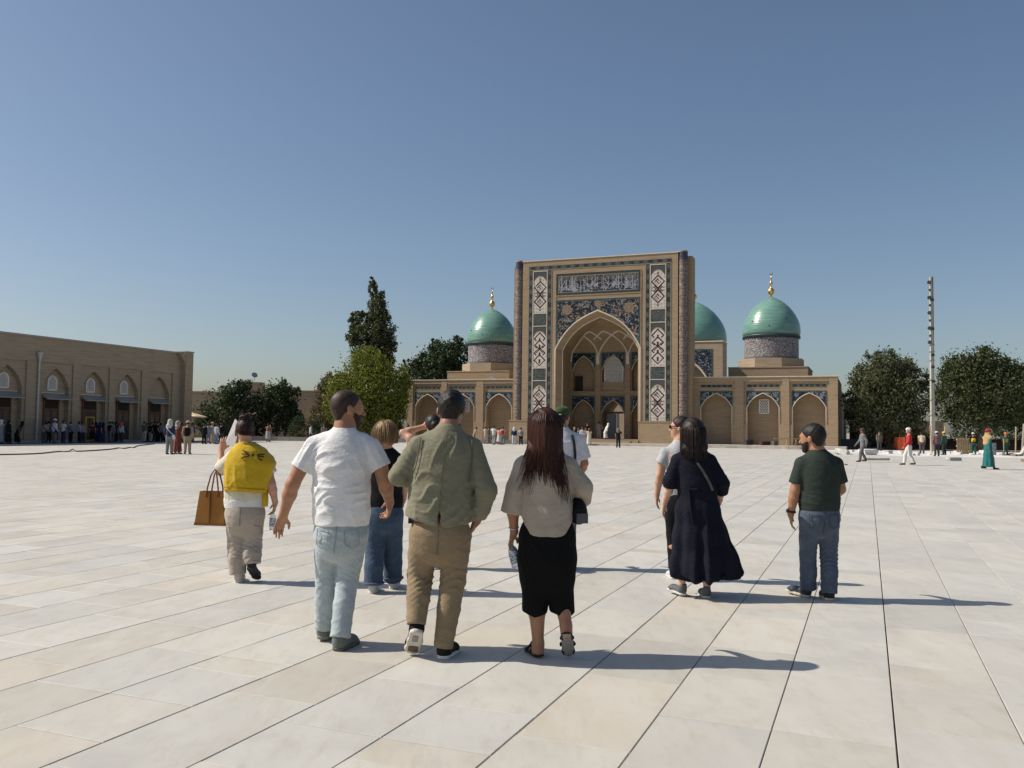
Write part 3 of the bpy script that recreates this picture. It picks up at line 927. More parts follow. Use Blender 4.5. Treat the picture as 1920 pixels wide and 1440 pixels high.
wl.box(18.2, 19.2, -.55, 10, 0, 8.28)
wl.add([(-8.8, 0, 8.1), (18.2, 0, 8.1), (18.2, 10, 8.1), (-8.8, 10, 8.1)], [(0, 1, 2, 3)])
wl.add([(-8.8, 10, 0), (19.2, 10, 0), (19.2, 10, 8.1), (-8.8, 10, 8.1)], [(0, 1, 2, 3)])
wl.add([(-8.8, 0, 0), (-8.8, 10, 0), (-8.8, 10, 8.1), (-8.8, 0, 8.1)], [(0, 1, 2, 3)])
wlo = wl.build('wall', BRICK2, LB)
# curved bracket where the corner pier meets the wall head
m = MB(); m.prism([(17.45, 8.1), (18.2, 8.1), (18.2, 7.0), (18.05, 7.45), (17.8, 7.8)], -.5, -.01); m.build('corbel', BRICK2, LB)
m = MB(); m.box(-8.8, 18.2, -.12, .5, 8.102, 8.24); m.build('coping', plain('grey_coping', (0.36, 0.33, 0.29), .8), LB)
m = MB(); m.box(18.15, 19.26, -.62, 10, 8.282, 8.36); m.build('coping', plain('grey_coping', (0.36, 0.33, 0.29), .8), LB)
m = MB(); m.box(-8.8, 19.3, -.7, 0, -.02, .16); m.build('plinth_step', plain('step_stone', (0.34, 0.33, 0.31), .85), LB)
for k, cx in enumerate(LBX):
    Y = .59
    if k < len(LBX) - 1:
        lattice('window_screen', cx - .40, cx + .40, 4.12, 5.25, Y - .06, LB, WHITE, .17, .05, .10, arch=True)
    # door: frame, two leaves, glazed top
    m = MB(); d0, d1 = cx - .72, cx + .72
    m.box(d0, d0 + .10, Y - .10, Y - .004, .16, 3.45); m.box(d1 - .10, d1, Y - .10, Y - .004, .16, 3.45); m.box(d0, d1, Y - .10, Y - .005, 3.35, 3.46); m.box(d0, d1, Y - .10, Y - .006, 2.55, 2.66)
    dr_ = m.build('door_frame', WOODR, LB)
    for a, b in ((d0 + .10, cx - .01), (cx + .01, d1 - .10)):
        m = MB(); m.box(a, b, Y - .06, Y - .012, .17, 2.55); lf = m.build('door_leaf', WOOD, dr_)
    for a, b in ((d0 + .10, cx - .01), (cx + .01, d1 - .10)):
        m = MB(); m.box(a + .1, b - .1, Y - .075, Y - .062, .75, 2.40); m.build('pane', plain('door_glass', (0.05, 0.06, 0.065), .12, .6), dr_)
    m = MB(); m.box(d0 + .1, d1 - .1, Y - .05, Y - .012, 2.66, 3.35); m.build('pane', DARK, dr_)
    # sheet-metal awning on two brackets
    m = MB(); a0, a1 = cx - 1.12, cx + 1.18
    m.add([(a0, .55, 3.86), (a1, .55, 3.86), (a1 + .05, -.35, 3.42), (a0 + .0, -.35, 3.42), (a0, .55, 3.83), (a1, .55, 3.83), (a1 + .05, -.35, 3.36), (a0, -.35, 3.36)],
          [(0, 3, 2, 1), (4, 5, 6, 7), (0, 1, 5, 4), (3, 7, 6, 2), (0, 4, 7, 3), (1, 2, 6, 5)])
    aw = m.build('awning', GREYM, LB)
    m = MB(); m.box(a0 - .02, a1 + .02, .48, .58, 3.86, 3.93); m.build('awning_ledge', PALE, aw)
    for x in (a0 + .15, a1 - .15):
        m = MB(); m.tube([(x, .56, 3.2), (x, .30, 3.3), (x, .05, 3.52)], .018, 5); m.tube([(x, .56, 3.5), (x, .4, 3.42), (x, .34, 3.34)], .014, 5); m.build('bracket', plain('black_iron', (0.02, 0.02, 0.02), .5), aw)
# white downpipe with a hopper head
for px in (2.98, -5.02):
    m = MB(); m.tube([(px, -.14, .1), (px, -.14, 6.3)], .075, 10); m.lathe([(.08, 6.28), (.12, 6.5), (.22, 6.85), (.22, 6.95), (.18, 6.95)], 12, (px, -.16, 0)); pp = m.build('downpipe', plain('pale_pipe', (0.50, 0.48, 0.44), .5), LB, smooth=True, angle=50)
    for z in (1.6, 3.6, 5.4):
        m = MB(); m.tube([(px, -.14, z), (px, -.14, z + .06)], .10, 10); m.build('pipe_clip', GREYM, pp)
# low bench slab
m = MB(); m.box(13.2, 14.6, -.62, -.2, .50, .58); m.box(13.3, 13.4, -.55, -.25, .0, .50); m.box(14.4, 14.5, -.55, -.25, 0, .50)
b_ = m.build('bench', plain('bench_stone', (0.42, 0.41, 0.39), .8)); b_.matrix_world = LB.matrix_basis.copy()
tag(b_, 'low stone bench against the arcaded building, by the last doors', 'bench')

# ------------------------------------------------------------------ buildings far behind
def far_block(name, x0, x1, y0, y1, h, mat, label, parapets=(), wins=(), rz=0):
    r = empty(name, ((x0 + x1) / 2, y0, 0)); cx = (x0 + x1) / 2
    m = MB(); m.box(x0 - cx, x1 - cx, 0, y1 - y0, 0, h); wo = m.build('wall', mat, r)
    m = MB(); m.box(x0 - cx - .15, x1 - cx + .15, -.15, y1 - y0 + .15, h + .002, h + .22); m.build('parapet', BRICK2, r)
    for (a, b, z0, z1) in parapets:
        m = MB(); m.box(a - cx, b - cx, .3, 2.2, z0, z1); m.build('roof_block', mat, r)
    for (a, b, z0, z1) in wins:
        m = MB(); m.box(a - cx, b - cx, -.05, -.003, z0, z1); wn = m.build('window', DARK, r)
        m = MB(); m.box(a - cx - .08, b - cx + .08, -.09, -.004, z0 - .12, z0 - .01); m.build('sill', PALE, wn)
    tag(r, label, 'building')
    return r
far_block('brick_range', -46, -35.0, 110, 122, 5.5, BRICK2, 'low brick range with flat roof behind the corner pier of the arcaded building', wins=[(-38.9, -37.7, 2.6, 4.1), (-42.3, -41.1, 2.6, 4.1)])
far_block('brick_hall', -41, -26.5, 126, 140, 6.4, BRICK2, 'flat roofed brick hall showing above the magnolia trees', parapets=[(-39.6, -36.0, 6.6, 7.75), (-33.5, -31.0, 6.6, 7.1)])
far_block('brick_annex', -27.5, -17, 121, 130, 5.75, BRICK2, 'plain low brick annex between the magnolias and the reddish tree', wins=[(-25.4, -24.4, 2.0, 3.6)])
far_block('gatehouse', 44.5, 53.0, 108, 116, 2.9, BRICK2, 'small brick gatehouse with a white window behind the dusty trees', wins=[(47.5, 49.0, .9, 2.0)])
# satellite dishes on the hall's roof
def dish(x, y, z, lab, g=None):
    r = empty('satellite_dish', (x, y, z))
    m = MB(); m.tube([(0, 0, 0), (0, 0, .7)], .05, 6); m.build('mast', GREYM, r)
    m = MB(); m.lathe([(.02, .0), (.25, .05), (.42, .15), (.44, .17), (.40, .15), (.02, .02)], 16); d = m.build('dish', GREYM, r); d.location = (0, -.1, .75); d.rotation_euler = (radians(60), 0, .6)
    tag(r, lab, 'satellite dish')
dish(-37.2, 126.9, 7.97, 'grey satellite dish on the raised roof block of the brick hall')
# garden kerb under the trees
m = MB(); m.box(-23.5, 17, 0, .35, 0, .42); kb = m.build('garden_kerb', plain('kerb_stone', (0.36, 0.34, 0.31), .85, var=.15, scale=1.5), loc=(-5.4, 88.5, 0))
kb.rotation_euler = (0, 0, -ANG * .15)
tag(kb, 'low grey stone kerb edging the garden below the trees', 'kerb')
# ------------------------------------------------------------------ trees
def leaf_mat(name, c, var=0.35):
    n = NT(name)
    a = n.n('ShaderNodeAttribute', attribute_name='lv').outputs['Fac']
    lo = tuple(x * (1 - var) for x in c); hi = (c[0] * (1 + var) + .012, c[1] * (1 + var), c[2] * (1 + var * .6))
    n.col(n.mix(a, lo, hi)); n.set(0.55, 0.35)
    tr = n.n('ShaderNodeBsdfTranslucent'); tr.inputs[0].default_value = (c[0] * 1.3, c[1] * 1.5, c[2] * .7, 1)
    mx = n.n('ShaderNodeMixShader'); mx.inputs[0].default_value = 0.22
    n.l(n.p.outputs[0], mx.inputs[1]); n.l(tr.outputs[0], mx.inputs[2])
    n.l(mx.outputs[0], n.t.nodes['Material Output'].inputs['Surface'])
    return n.m
BARK = plain('grey_bark', (0.15, 0.12, 0.09), .9, var=.35, scale=8, bump=.5)
LEAF = dict(dark=leaf_mat('dark_leaf', (0.040, 0.066, 0.026)), magnolia=leaf_mat('magnolia_leaf', (0.038, 0.058, 0.027)), lime=leaf_mat('lime_leaf', (0.150, 0.170, 0.026)),
            poplar=leaf_mat('poplar_leaf', (0.090, 0.102, 0.050)), rust=leaf_mat('rusty_leaf', (0.105, 0.078, 0.032)), elm=leaf_mat('elm_leaf', (0.066, 0.084, 0.034)),
            thuja=leaf_mat('thuja_leaf', (0.030, 0.052, 0.018)), dusty=leaf_mat('dusty_leaf', (0.100, 0.112, 0.058)))

def leaf_cloud(P, size, r, upright=0.0, asp=1.7):
    """one folded quad per point"""
    n = len(P)
    d = r.normal(0, 1, (n, 3)); d[:, 2] -= .35; d[:, 2] += upright * 2
    d /= np.linalg.norm(d, axis=1, keepdims=True)
    s = np.cross(d, r.normal(0, 1, (n, 3))); s /= np.linalg.norm(s, axis=1, keepdims=True) + 1e-9
    L = (size * r.uniform(.6, 1.35, n))[:, None]
    a = P - d * L / 2; b = P + d * L / 2
    m = P + np.cross(d, s) * L * .12
    V = np.stack([a, m + s * L / asp / 2, b, m - s * L / asp / 2], 1).reshape(-1, 3)
    F = np.arange(n * 4).reshape(-1, 4)
    return V, F

def tree(name, x, y, lobes, kind, n, size, label, trunk=(.25, 2.0), seed=0, group=None, upright=0.0, lean=(0, 0), stray=.10, limbs=True, stems=1, shell=.55):
    """lobes: (dx, dy, z, rx, ry, rz)"""
    r = np.random.default_rng(seed)
    root = empty(name, (x, y, 0)); tag(root, label, 'tree', group)
    base_l = list(lobes)
    if limbs:
        for l in base_l:                       # smaller boughs breaking the outline
            for q in range(4):
                d = r.normal(0, 1, 3); d[2] = abs(d[2]) * .8 if l[2] > 3 else d[2]; d /= np.linalg.norm(d)
                f = r.uniform(.26, .42)
                lobes = lobes + [(l[0] + d[0] * l[3] * .92, l[1] + d[1] * l[4] * .92, l[2] + d[2] * l[5] * .92, l[3] * f, l[4] * f, l[5] * f)]
    # limbs
    t = MB(); R, hb = trunk
    top = max(l[2] + l[5] * .3 for l in lobes)
    for s in range(stems):
        ox = 0 if stems == 1 else (s - (stems - 1) / 2) * .8
        pts = []; rr = []
        for k in range(9):
            q = k / 8
            pts.append((ox * (1 + q) + lean[0] * q + r.normal(0, .05) * q, lean[1] * q + r.normal(0, .05) * q, top * q * .92)); rr.append(R * (1 - .86 * q) * (1.25 if k == 0 else 1))
        t.tube(pts, rr, 8)
        if limbs:
            for l in base_l:
                b0 = Vector(pts[2 + (r.integers(0, 3))]); e = Vector((l[0], l[1], l[2] + l[5] * .2))
                if e.z < b0.z: b0 = Vector(pts[1])
                mid = (b0 + e) / 2 + Vector((r.normal(0, .15), r.normal(0, .15), .25))
                t.tube([b0, mid, e], [R * .42, R * .26, R * .06], 6)
                for q in range(4):
                    e2 = Vector((l[0] + r.normal(0, l[3] * .5), l[1] + r.normal(0, l[4] * .5), l[2] + r.normal(0, l[5] * .5)))
                    t.tube([mid, (mid + e2) / 2 + Vector((0, 0, .15)), e2], [R * .20, R * .12, R * .03], 5)
    t.build('trunk', BARK, root, smooth=True)
    vol = np.array([l[3] * l[4] * l[5] for l in lobes]) ** (2 / 3.0); vol /= vol.sum()
    PP = []; lum = []
    for l, f in zip(lobes, vol):
        m = int(n * f)
        nc = max(10, m // 26)
        # clumps near the lobe's skin
        d = r.normal(0, 1, (nc, 3)); d /= np.linalg.norm(d, axis=1, keepdims=True)
        rad = (shell + (1 - shell) * r.random((nc, 1)) ** .6) * (1 + stray * r.normal(0, 1, (nc, 1)))
        C = d * rad * np.array([l[3], l[4], l[5]]) + np.array(l[:3])
        cs = r.uniform(.7, 1.3, nc) * min(l[3], l[5]) * .17
        k = r.integers(0, nc, m)
        p = C[k] + r.normal(0, 1, (m, 3)) * cs[k][:, None]
        PP.append(p); lum.append(np.clip(r.normal(.5, .16, nc)[k] + r.normal(0, .16, m), 0, 1))
    P = np.concatenate(PP); lv = np.concatenate(lum)
    ok = P[:, 2] > .15
    P = P[ok]; lv = lv[ok]
    V, F = leaf_cloud(P, size, r, upright)
    o = mesh_obj('crown', V, F, LEAF[kind], root)
    a = o.data.attributes.new('lv', 'FLOAT', 'FACE'); a.data.foreach_set('value', lv.astype(np.float32))
    return root

# garden on the left, beyond the kerb
tree('magnolia_tree', -29.6, 93, [(-.6, 0, 3.0, 2.5, 2.4, 2.6), (1.0, .3, 3.9, 2.0, 2.0, 2.0), (-1.9, .2, 2.2, 1.6, 1.6, 1.8), (2.4, 0, 2.3, 1.6, 1.6, 1.9), (.2, 0, 4.6, 1.3, 1.3, 1.3)], 'magnolia', 9000, .30, 'broad dark magnolia tree beside the corner pier of the arcaded building', (.16, 1.2), 1, 'magnolia trees')
tree('magnolia_tree', -25.0, 94, [(0, 0, 3.4, 1.9, 1.9, 2.6), (.9, 0, 4.8, 1.2, 1.2, 1.5), (-1.2, .3, 4.0, 1.3, 1.3, 1.6), (1.4, 0, 2.5, 1.2, 1.3, 1.8)], 'magnolia', 7500, .30, 'narrower dark magnolia tree with pale bare stems next to the clipped evergreens', (.13, 1.4), 2, 'magnolia trees', stems=3)
tree('reddish_tree', -20.6, 98, [(0, 0, 3.2, 1.5, 1.5, 2.8), (.3, 0, 5.6, 1.3, 1.2, 1.6), (-.8, 0, 2.2, 1.0, 1.2, 1.7), (1.4, 0, 2.6, 1.4, 1.3, 2.2)], 'rust', 6500, .24, 'thin rusty brown tree left of the bright lime green tree', (.12, 1.5), 3, stray=.25)
tree('lime_green_tree', -15.2, 93, [(0, 0, 5.8, 3.3, 3.0, 3.3), (-1.9, 0, 4.2, 2.4, 2.2, 2.6), (2.2, .2, 4.6, 2.4, 2.2, 2.8), (.2, 0, 8.0, 1.9, 1.9, 1.9), (0, -.6, 3.2, 3.4, 2.0, 2.0), (-2.6, 0, 5.6, 1.5, 1.5, 1.7), (2.6, 0, 6.6, 1.4, 1.4, 1.6), (-1.2, -.5, 2.2, 2.6, 1.6, 1.5), (1.8, -.5, 2.3, 2.4, 1.6, 1.5), (-3.2, 0, 3.4, 1.3, 1.4, 1.6), (3.3, 0, 3.6, 1.2, 1.4, 1.8)], 'lime', 30000, .25, 'bright lime green rounded tree in front of the tall poplar', (.22, 2), 4, shell=.35)
tree('poplar_tree', -18.0, 112, [(0, 0, 9, 2.4, 2.2, 4.2), (.9, 0, 12.5, 1.9, 1.9, 4.0), (-1.3, 0, 12.6, 1.5, 1.5, 3.6), (.5, 0, 16.4, 1.2, 1.2, 2.9), (.0, 0, 19.2, .55, .55, 1.7), (1.9, 0, 10.5, 1.2, 1.3, 3.4), (-2.1, 0, 15.0, .7, .7, 1.5)], 'poplar', 26000, .32, 'tall ragged poplar rising above the lime green tree', (.34, 4), 5, upright=.5, shell=.35)
tree('broadleaf_tree', -10.7, 125, [(.6, 0, 9.2, 3.4, 3.2, 3.6), (2.6, 0, 11.4, 2.1, 2.1, 2.6), (-2.6, 0, 8.4, 2.2, 2.2, 3.2), (.2, 0, 12.2, 1.7, 1.8, 1.9), (-1.2, 0, 5.2, 3.2, 3.0, 3.0), (3.6, 0, 7.8, 2.2, 2.2, 2.6)], 'dark', 24000, .38, 'large dark broadleaf tree beside the left dome of the madrasah', (.35, 4), 6, shell=.35)
for k, (x, y, w_, h_, lab) in enumerate([(-21.9, 90.6, .95, 2.5, 'clipped dark evergreen bush beside the stems of the magnolia tree'), (-20.0, 90.8, .9, 2.3, 'clipped dark evergreen bush below the rusty brown tree'), (-12.3, 92.0, 1.2, 2.0, 'dark shrub below the lime green tree')]):
    tree('evergreen_bush', x, y, [(0, 0, h_ * .45, w_, w_, h_ * .48), (0, 0, h_ * .75, w_ * .6, w_ * .6, h_ * .3)], 'thuja', 3200, .14, lab, (.08, .5), 20 + k, 'garden bushes', upright=.8, limbs=False, shell=.75, stray=.03)
tree('garden_shrub', -26.2, 80, [(0, 0, .9, 1.1, .9, .8), (.9, .2, .8, .8, .8, .7)], 'elm', 2200, .14, 'loose green shrub below the cream canopy', (.05, .5), 27, 'garden bushes', limbs=False)
# right of the madrasah, along the building site
tree('elm_tree', 36.0, 84, [(0, 0, 5.6, 3.1, 2.8, 3.0), (-1.7, 0, 4.2, 2.3, 2.2, 3.0), (1.8, 0, 4.6, 2.2, 2.1, 3.0), (-.6, 0, 7.7, 1.8, 1.8, 1.7), (1.2, 0, 7.4, 1.5, 1.5, 1.4), (-2.4, 0, 6.6, 1.3, 1.3, 1.4), (.3, -.4, 2.7, 2.9, 2.0, 1.7)], 'dusty', 26000, .25, 'dusty green rounded tree left of the tall light mast', (.3, 2), 8, upright=.25, stray=.10, shell=.30)
tree('elm_tree', 43.2, 81, [(0, 0, 5.6, 3.6, 3.2, 3.2), (-2.3, 0, 4.6, 2.4, 2.3, 2.8), (2.3, 0, 5.2, 2.6, 2.4, 2.8), (.2, 0, 8.0, 2.2, 2.0, 1.7), (-1.8, 0, 7.2, 1.5, 1.5, 1.5), (2.6, 0, 7.2, 1.4, 1.4, 1.4), (0, -.4, 3.2, 3.4, 2.2, 1.6)], 'elm', 30000, .25, 'big rounded green tree right of the tall light mast', (.34, 2.2), 9, upright=.25, stray=.10, shell=.30)
tree('elm_tree', 50.0, 85, [(0, 0, 4.8, 2.6, 2.4, 2.6), (1.5, 0, 4.2, 2.2, 2.2, 2.6), (-1.2, 0, 3.6, 2.0, 2.0, 2.2)], 'dark', 15000, .27, 'dark green tree at the far end of the row behind the workers', (.26, 2), 10, shell=.3)
tree('elm_tree', 40.2, 96, [(0, 0, 4.8, 2.6, 2.4, 3.2), (.3, 0, 7.0, 1.6, 1.6, 1.8), (-1.8, 0, 3.6, 1.6, 1.6, 2.4)], 'elm', 12000, .28, 'shadowed green tree standing behind the light mast', (.26, 2), 11, shell=.3)
tree('garden_tree', 44.0, 112, [(0, 0, 3.6, 1.7, 1.6, 2.0), (.8, 0, 2.4, 1.5, 1.5, 1.7), (-.9, 0, 4.4, 1.0, 1.0, 1.2)], 'dusty', 5500, .26, 'small pale green tree beside the gatehouse and the madrasah corner', (.16, 1), 12)
tree('garden_tree', 57.5, 90, [(0, 0, 4.6, 3.0, 2.6, 3.0), (1.5, 0, 4.0, 2.2, 2.2, 2.6)], 'elm', 8000, .26, 'round green tree past the end of the site fence', (.26, 2), 13)
# shaded undergrowth under the right-hand trees
for k, (x, y, w_) in enumerate([(37.6, 90, 1.7), (41.5, 92, 1.9), (46.5, 90, 2.0), (51.0, 92, 2.0)]):
    tree('hedge_bush', x, y, [(0, 0, .9, w_, .9, 1.0), (w_ * .6, 0, .8, w_ * .7, .8, .9)], 'dark', 2600, .18, 'dark leafy bush in the shade behind the site rubble', (.05, .4), 60 + k, 'bushes under the site trees', limbs=False)
# ------------------------------------------------------------------ building site on the right
CONC = plain('pale_concrete', (0.45, 0.43, 0.38), .85, var=.14, scale=3, bump=.2)
STEEL = plain('galvanised_steel', (0.36, 0.36, 0.35), .5, .5, .5)
def light_mast():
    r = empty('light_mast', (38.25, 80, 0))
    m = MB(); n = 10; H = 15.9
    for k in range(3):
        z0, z1 = (0, 4.6, 9.6)[k], (4.6, 9.6, H)[k]; a, b = (.34, .30, .25)[k] / 2, (.30, .25, .19)[k] / 2
        m.add([(-a, -a, z0), (a, -a, z0), (a, a, z0), (-a, a, z0), (-b, -b, z1), (b, -b, z1), (b, b, z1), (-b, b, z1)], [(0, 1, 5, 4), (1, 2, 6, 5), (2, 3, 7, 6), (3, 0, 4, 7), (4, 5, 6, 7)])
    m.build('post', plain('mast_concrete', (0.42, 0.40, 0.34), .8, var=.12, scale=2), r)
    for z in (1.2, 3.2, 4.6, 6.4, 8.2, 9.0, 9.6):
        q = MB(); q.box(-.21, .21, -.21, .21, z, z + .07); q.build('steel_band', STEEL, r)
    q = MB(); q.box(.10, .16, -.12, .02, 4.6, H); q.build('cable_duct', plain('dark_duct', (0.05, 0.05, 0.05), .5), r)
    DK = plain('lamp_housing', (0.055, 0.052, 0.048), .4, .5)
    for k, z in enumerate((15.4, 14.7, 14.0, 13.3, 12.6, 11.9, 11.2, 10.5, 9.9)):
        big = k % 2 == 0
        R = .17 if big else .11
        lamp = MB()
        x = -.12 - R * .8
        lamp.tube([(x + .12, -.02, z), (x + .06, -.06, z), (x, -.16, z - .03), (x - .02, -.20, z - .04)], [R * .5, R, R, R * .92], 12)
        lo = lamp.build('floodlight', DK, r, smooth=True, angle=40)
        q = MB(); q.bar((-.12, 0, z + .02), (x + .08, -.02, z), .05, .05); q.build('lamp_bracket', STEEL, lo)
    for z in (13.65, 11.0, 8.6, 7.5, 6.2):
        q = MB(); q.box(-.14, .15, -.24, -.12, z, z + .22); q.build('junction_box', DK, r)
    tag(r, 'tall square concrete light mast with a column of small floodlights', 'light mast')
light_mast()

# unlaid ground: a pale sheet of screed under the rubble
sc = NT('white_screed'); v = sc.coord(); sc.col(sc.mix(sc.ramp(sc.noise(v, .6, 5), .35, .65), (0.60, 0.585, 0.55), (0.68, 0.665, 0.63))); sc.set(.9, .2)
scr = mesh_obj('screed', [(24.8, 59.0, -.008), (44, 51, -.008), (62, 51, -.008), (62, 76, -.008), (30, 84, -.008), (21, 80, -.008)], [(0, 1, 2, 3, 4, 5)], sc.m); tag(scr, kind='structure')

def stone_block(name, x, y, sx, sy, sz, rz, mat, label=None, cat=None, group=None, seed=0, z=0, tilt=0):
    r = np.random.default_rng(seed + 100)
    bm = bmesh.new(); bmesh.ops.create_cube(bm, size=1.0)
    bmesh.ops.subdivide_edges(bm, edges=bm.edges[:], cuts=1, use_grid_fill=True)
    for v in bm.verts:
        v.co = Vector((v.co.x * sx, v.co.y * sy, (v.co.z + .5) * sz)) + Vector(r.normal(0, .035, 3) * np.array([sx, sy, sz]) * 1.2)
    me = bpy.data.meshes.new(name); bm.to_mesh(me); bm.free(); me.materials.append(mat)
    o = bpy.data.objects.new(name, me); COL.objects.link(o); o.location = (x, y, z); o.rotation_euler = (tilt, tilt * .6, rz)
    if label: tag(o, label, cat, group)
    return o
RUB = plain('white_rubble', (0.62, 0.60, 0.565), .9, var=.12, scale=4)
RUBD = plain('brown_rubble', (0.24, 0.19, 0.15), .9, var=.25, scale=4)
rs = np.random.default_rng(5)
LABS = dict(w='pale broken paving stone lying among the site rubble', d='brown broken rubble lump on the white screed')
# heaps follow the band of rubble in front of the trees
for k in range(74):
    x = rs.uniform(27.5, 49); y = rs.uniform(62, 72)
    if 31.5 < x < 33.5: continue
    big = rs.random() < .25
    s = rs.uniform(.4, .75) if big else rs.uniform(.15, .42)
    dk = (36.5 < x < 41.5 and y < 68 and rs.random() < .6)
    stone_block('rubble_stone', x, y, s * rs.uniform(.8, 1.6), s, s * rs.uniform(.25, .7), rs.uniform(0, 3), RUBD if dk else RUB, LABS['d' if dk else 'w'], 'rubble', 'brown rubble lumps' if dk else 'pale rubble stones', k, z=-.02, tilt=rs.normal(0, .12))
# bigger single pieces
stone_block('stone_slab', 25.3, 62.5, 1.1, .7, .4, .3, RUB, 'thick pale stone block lying by itself near the orange fence', 'stone block', None, 201)
stone_block('stone_slab', 23.6, 63.0, 1.0, .8, .35, 1.0, RUB, 'small heap of pale chips next to the thick stone block', 'rubble', None, 202, tilt=.2)
for (x, y, s_, lab, m_) in [(20.8, 50.2, (1.5, .25, .12), 'grey stack of thin offcuts lying on the paving behind the man in red', CONC), (25.6, 51.0, (.75, .3, .18), 'small grey block alone on the white screed', GREYM), (29.2, 50.2, (.28, .25, .16), 'dark lump of debris on the screed beside the small grey block', RUBD),
                           (2.55, 62.0, (.35, .25, .05), 'dark scrap lying on the paving before the left wing', RUBD), (15.9, 42.0, (.16, .2, .05), 'tiny dark scrap on the paving left of the man in red', RUBD)]:
    stone_block('debris', x, y, *s_, .2, m_, lab, 'debris', None, int(x * 10))
# orange mesh barrier
fence = empty('site_fence', (33.5, 75.0, 0)); OR = plain('orange_plastic_mesh', (0.55, 0.10, 0.03), .6, var=.2)
FP = [(5.9 * q + .25 * sin(q * 9), 17.0 * q) for q in np.linspace(0, 1, 10)]
for k, (x, y) in enumerate(FP):
    m = MB(); m.bar((x, y, 0), (x + .05, y, 1.45 - (k % 3) * .12), .06); m.build('fence_post', WOOD, fence)
for k in range(9):
    (x0, y0), (x1, y1) = FP[k], FP[k + 1]
    m = MB(); sg = .08 * ((k % 3) - 1)
    for q in range(6): m.bar((x0, y0, .12 + q * .21 + sg), (x1, y1, .15 + q * .21 - sg), .045, .015)
    for q in range(6): m.bar((x0 + (x1 - x0) * q / 6, y0 + (y1 - y0) * q / 6, .12), (x0 + (x1 - x0) * q / 6, y0 + (y1 - y0) * q / 6 + .05, 1.20), .04, .015)
    m.build('mesh_panel', OR, fence)
tag(fence, 'orange plastic mesh barrier on stakes behind the man in red', 'fence')
# low grey wall / planter behind the fence
m = MB(); m.box(0, 14, 0, .6, 0, .9); wl_ = m.build('planter_wall', plain('grey_wall', (0.20, 0.205, 0.21), .85), loc=(33.5, 93, 0)); tag(wl_, 'low grey retaining wall in front of the gatehouse', 'wall')
m = MB(); m.box(0, 24, 0, .25, .0, 1.1)
for k in range(13): m.box(k * 2, k * 2 + .12, -.05, 0, 0, 1.5)
hd = m.build('site_hoarding', plain('dark_boards', (0.045, 0.035, 0.03), .9, var=.3), loc=(38.8, 87.5, 0)); hd.rotation_euler = (0, 0, -.05); tag(hd, 'dark low board fence in the shade of the trees', 'fence')
# pallet on edge
pal = empty('pallet', (35.15, 68.5, 0), .15); PW = plain('pine_boards', (0.42, 0.30, 0.17), .8, var=.25, scale=5)
for k in range(6):
    m = MB(); m.box(-.58 + k * .2, -.58 + k * .2 + .155, -.02, .0, .02, 1.24); m.build('slat', PW, pal)
for z in (.08, .58, 1.08):
    m = MB(); m.box(-.58, .58, .003, .10, z, z + .1); m.build('bearer', PW, pal)
tag(pal, 'wooden pallet standing on edge between the workers', 'pallet')
# barrel
bar = empty('barrel', (37.05, 68.0, 0)); BL = plain('blue_grey_drum', (0.20, 0.245, 0.26), .45, .5, .2)
m = MB(); m.lathe([(.30, 0), (.31, .02), (.31, .30), (.325, .32), (.31, .34), (.31, .60), (.325, .62), (.31, .64), (.31, .88), (.32, .90), (.28, .90), (.27, .86)], 20); m.build('shell', BL, bar, smooth=True, angle=40)
m = MB(); m.lathe([(.27, .84), (.27, .855), (.02, .86)], 16); m.build('lid', DARK, bar)
tag(bar, 'grey steel barrel beside the worker in a yellow vest', 'barrel')
# concrete footing with a leaning post
ft = MB(); ft.add([(-.7, -.5, 0), (.7, -.5, 0), (.7, .5, 0), (-.7, .5, 0), (-.35, -.28, .75), (.35, -.28, .75), (.35, .28, .75), (-.35, .28, .75)], [(0, 1, 5, 4), (1, 2, 6, 5), (2, 3, 7, 6), (3, 0, 4, 7), (4, 5, 6, 7)])
fo = ft.build('concrete_footing', CONC, loc=(38.9, 66, 0)); tag(fo, 'pale tapered concrete footing by the worker in an orange helmet', 'footing')
m = MB(); m.tube([(0, 0, 0), (.25, .1, 2.4)], [.11, .10], 10); pl_ = m.build('timber_post', plain('grey_timber', (0.30, 0.26, 0.21), .85), loc=(38.95, 67.2, 0)); tag(pl_, 'leaning bare timber post behind the concrete footing', 'post')
for k, (x, y, lx) in enumerate([(40.6, 71, .1), (33.4, 70, -.1), (35.6, 72.5, .12)]):
    m = MB(); m.tube([(0, 0, 0), (lx, .05, 2.2)], .05, 6); o = m.build('stake', PW, loc=(x, y, 0)); tag(o, ['thin wooden stake right of the concrete footing', 'thin wooden stake near the plum shirt', 'thin wooden stake behind the pallet'][k], 'stake', 'wooden stakes')
# wheelbarrow-like trestle by the right wing
tr = empty('trestle', (25.2, 79.2, 0), .2)
for x in (-.45, .45):
    for s in (-1, 1):
        m = MB(); m.bar((x, s * .32, 0), (x * .9, 0, .92), .05); m.build('leg', PW, tr)
m = MB(); m.bar((-1.7, 0, .95), (.75, 0, .95), .08); m.build('beam', PW, tr)
tag(tr, 'wooden trestle leaning by a pilaster of the right wing', 'trestle')
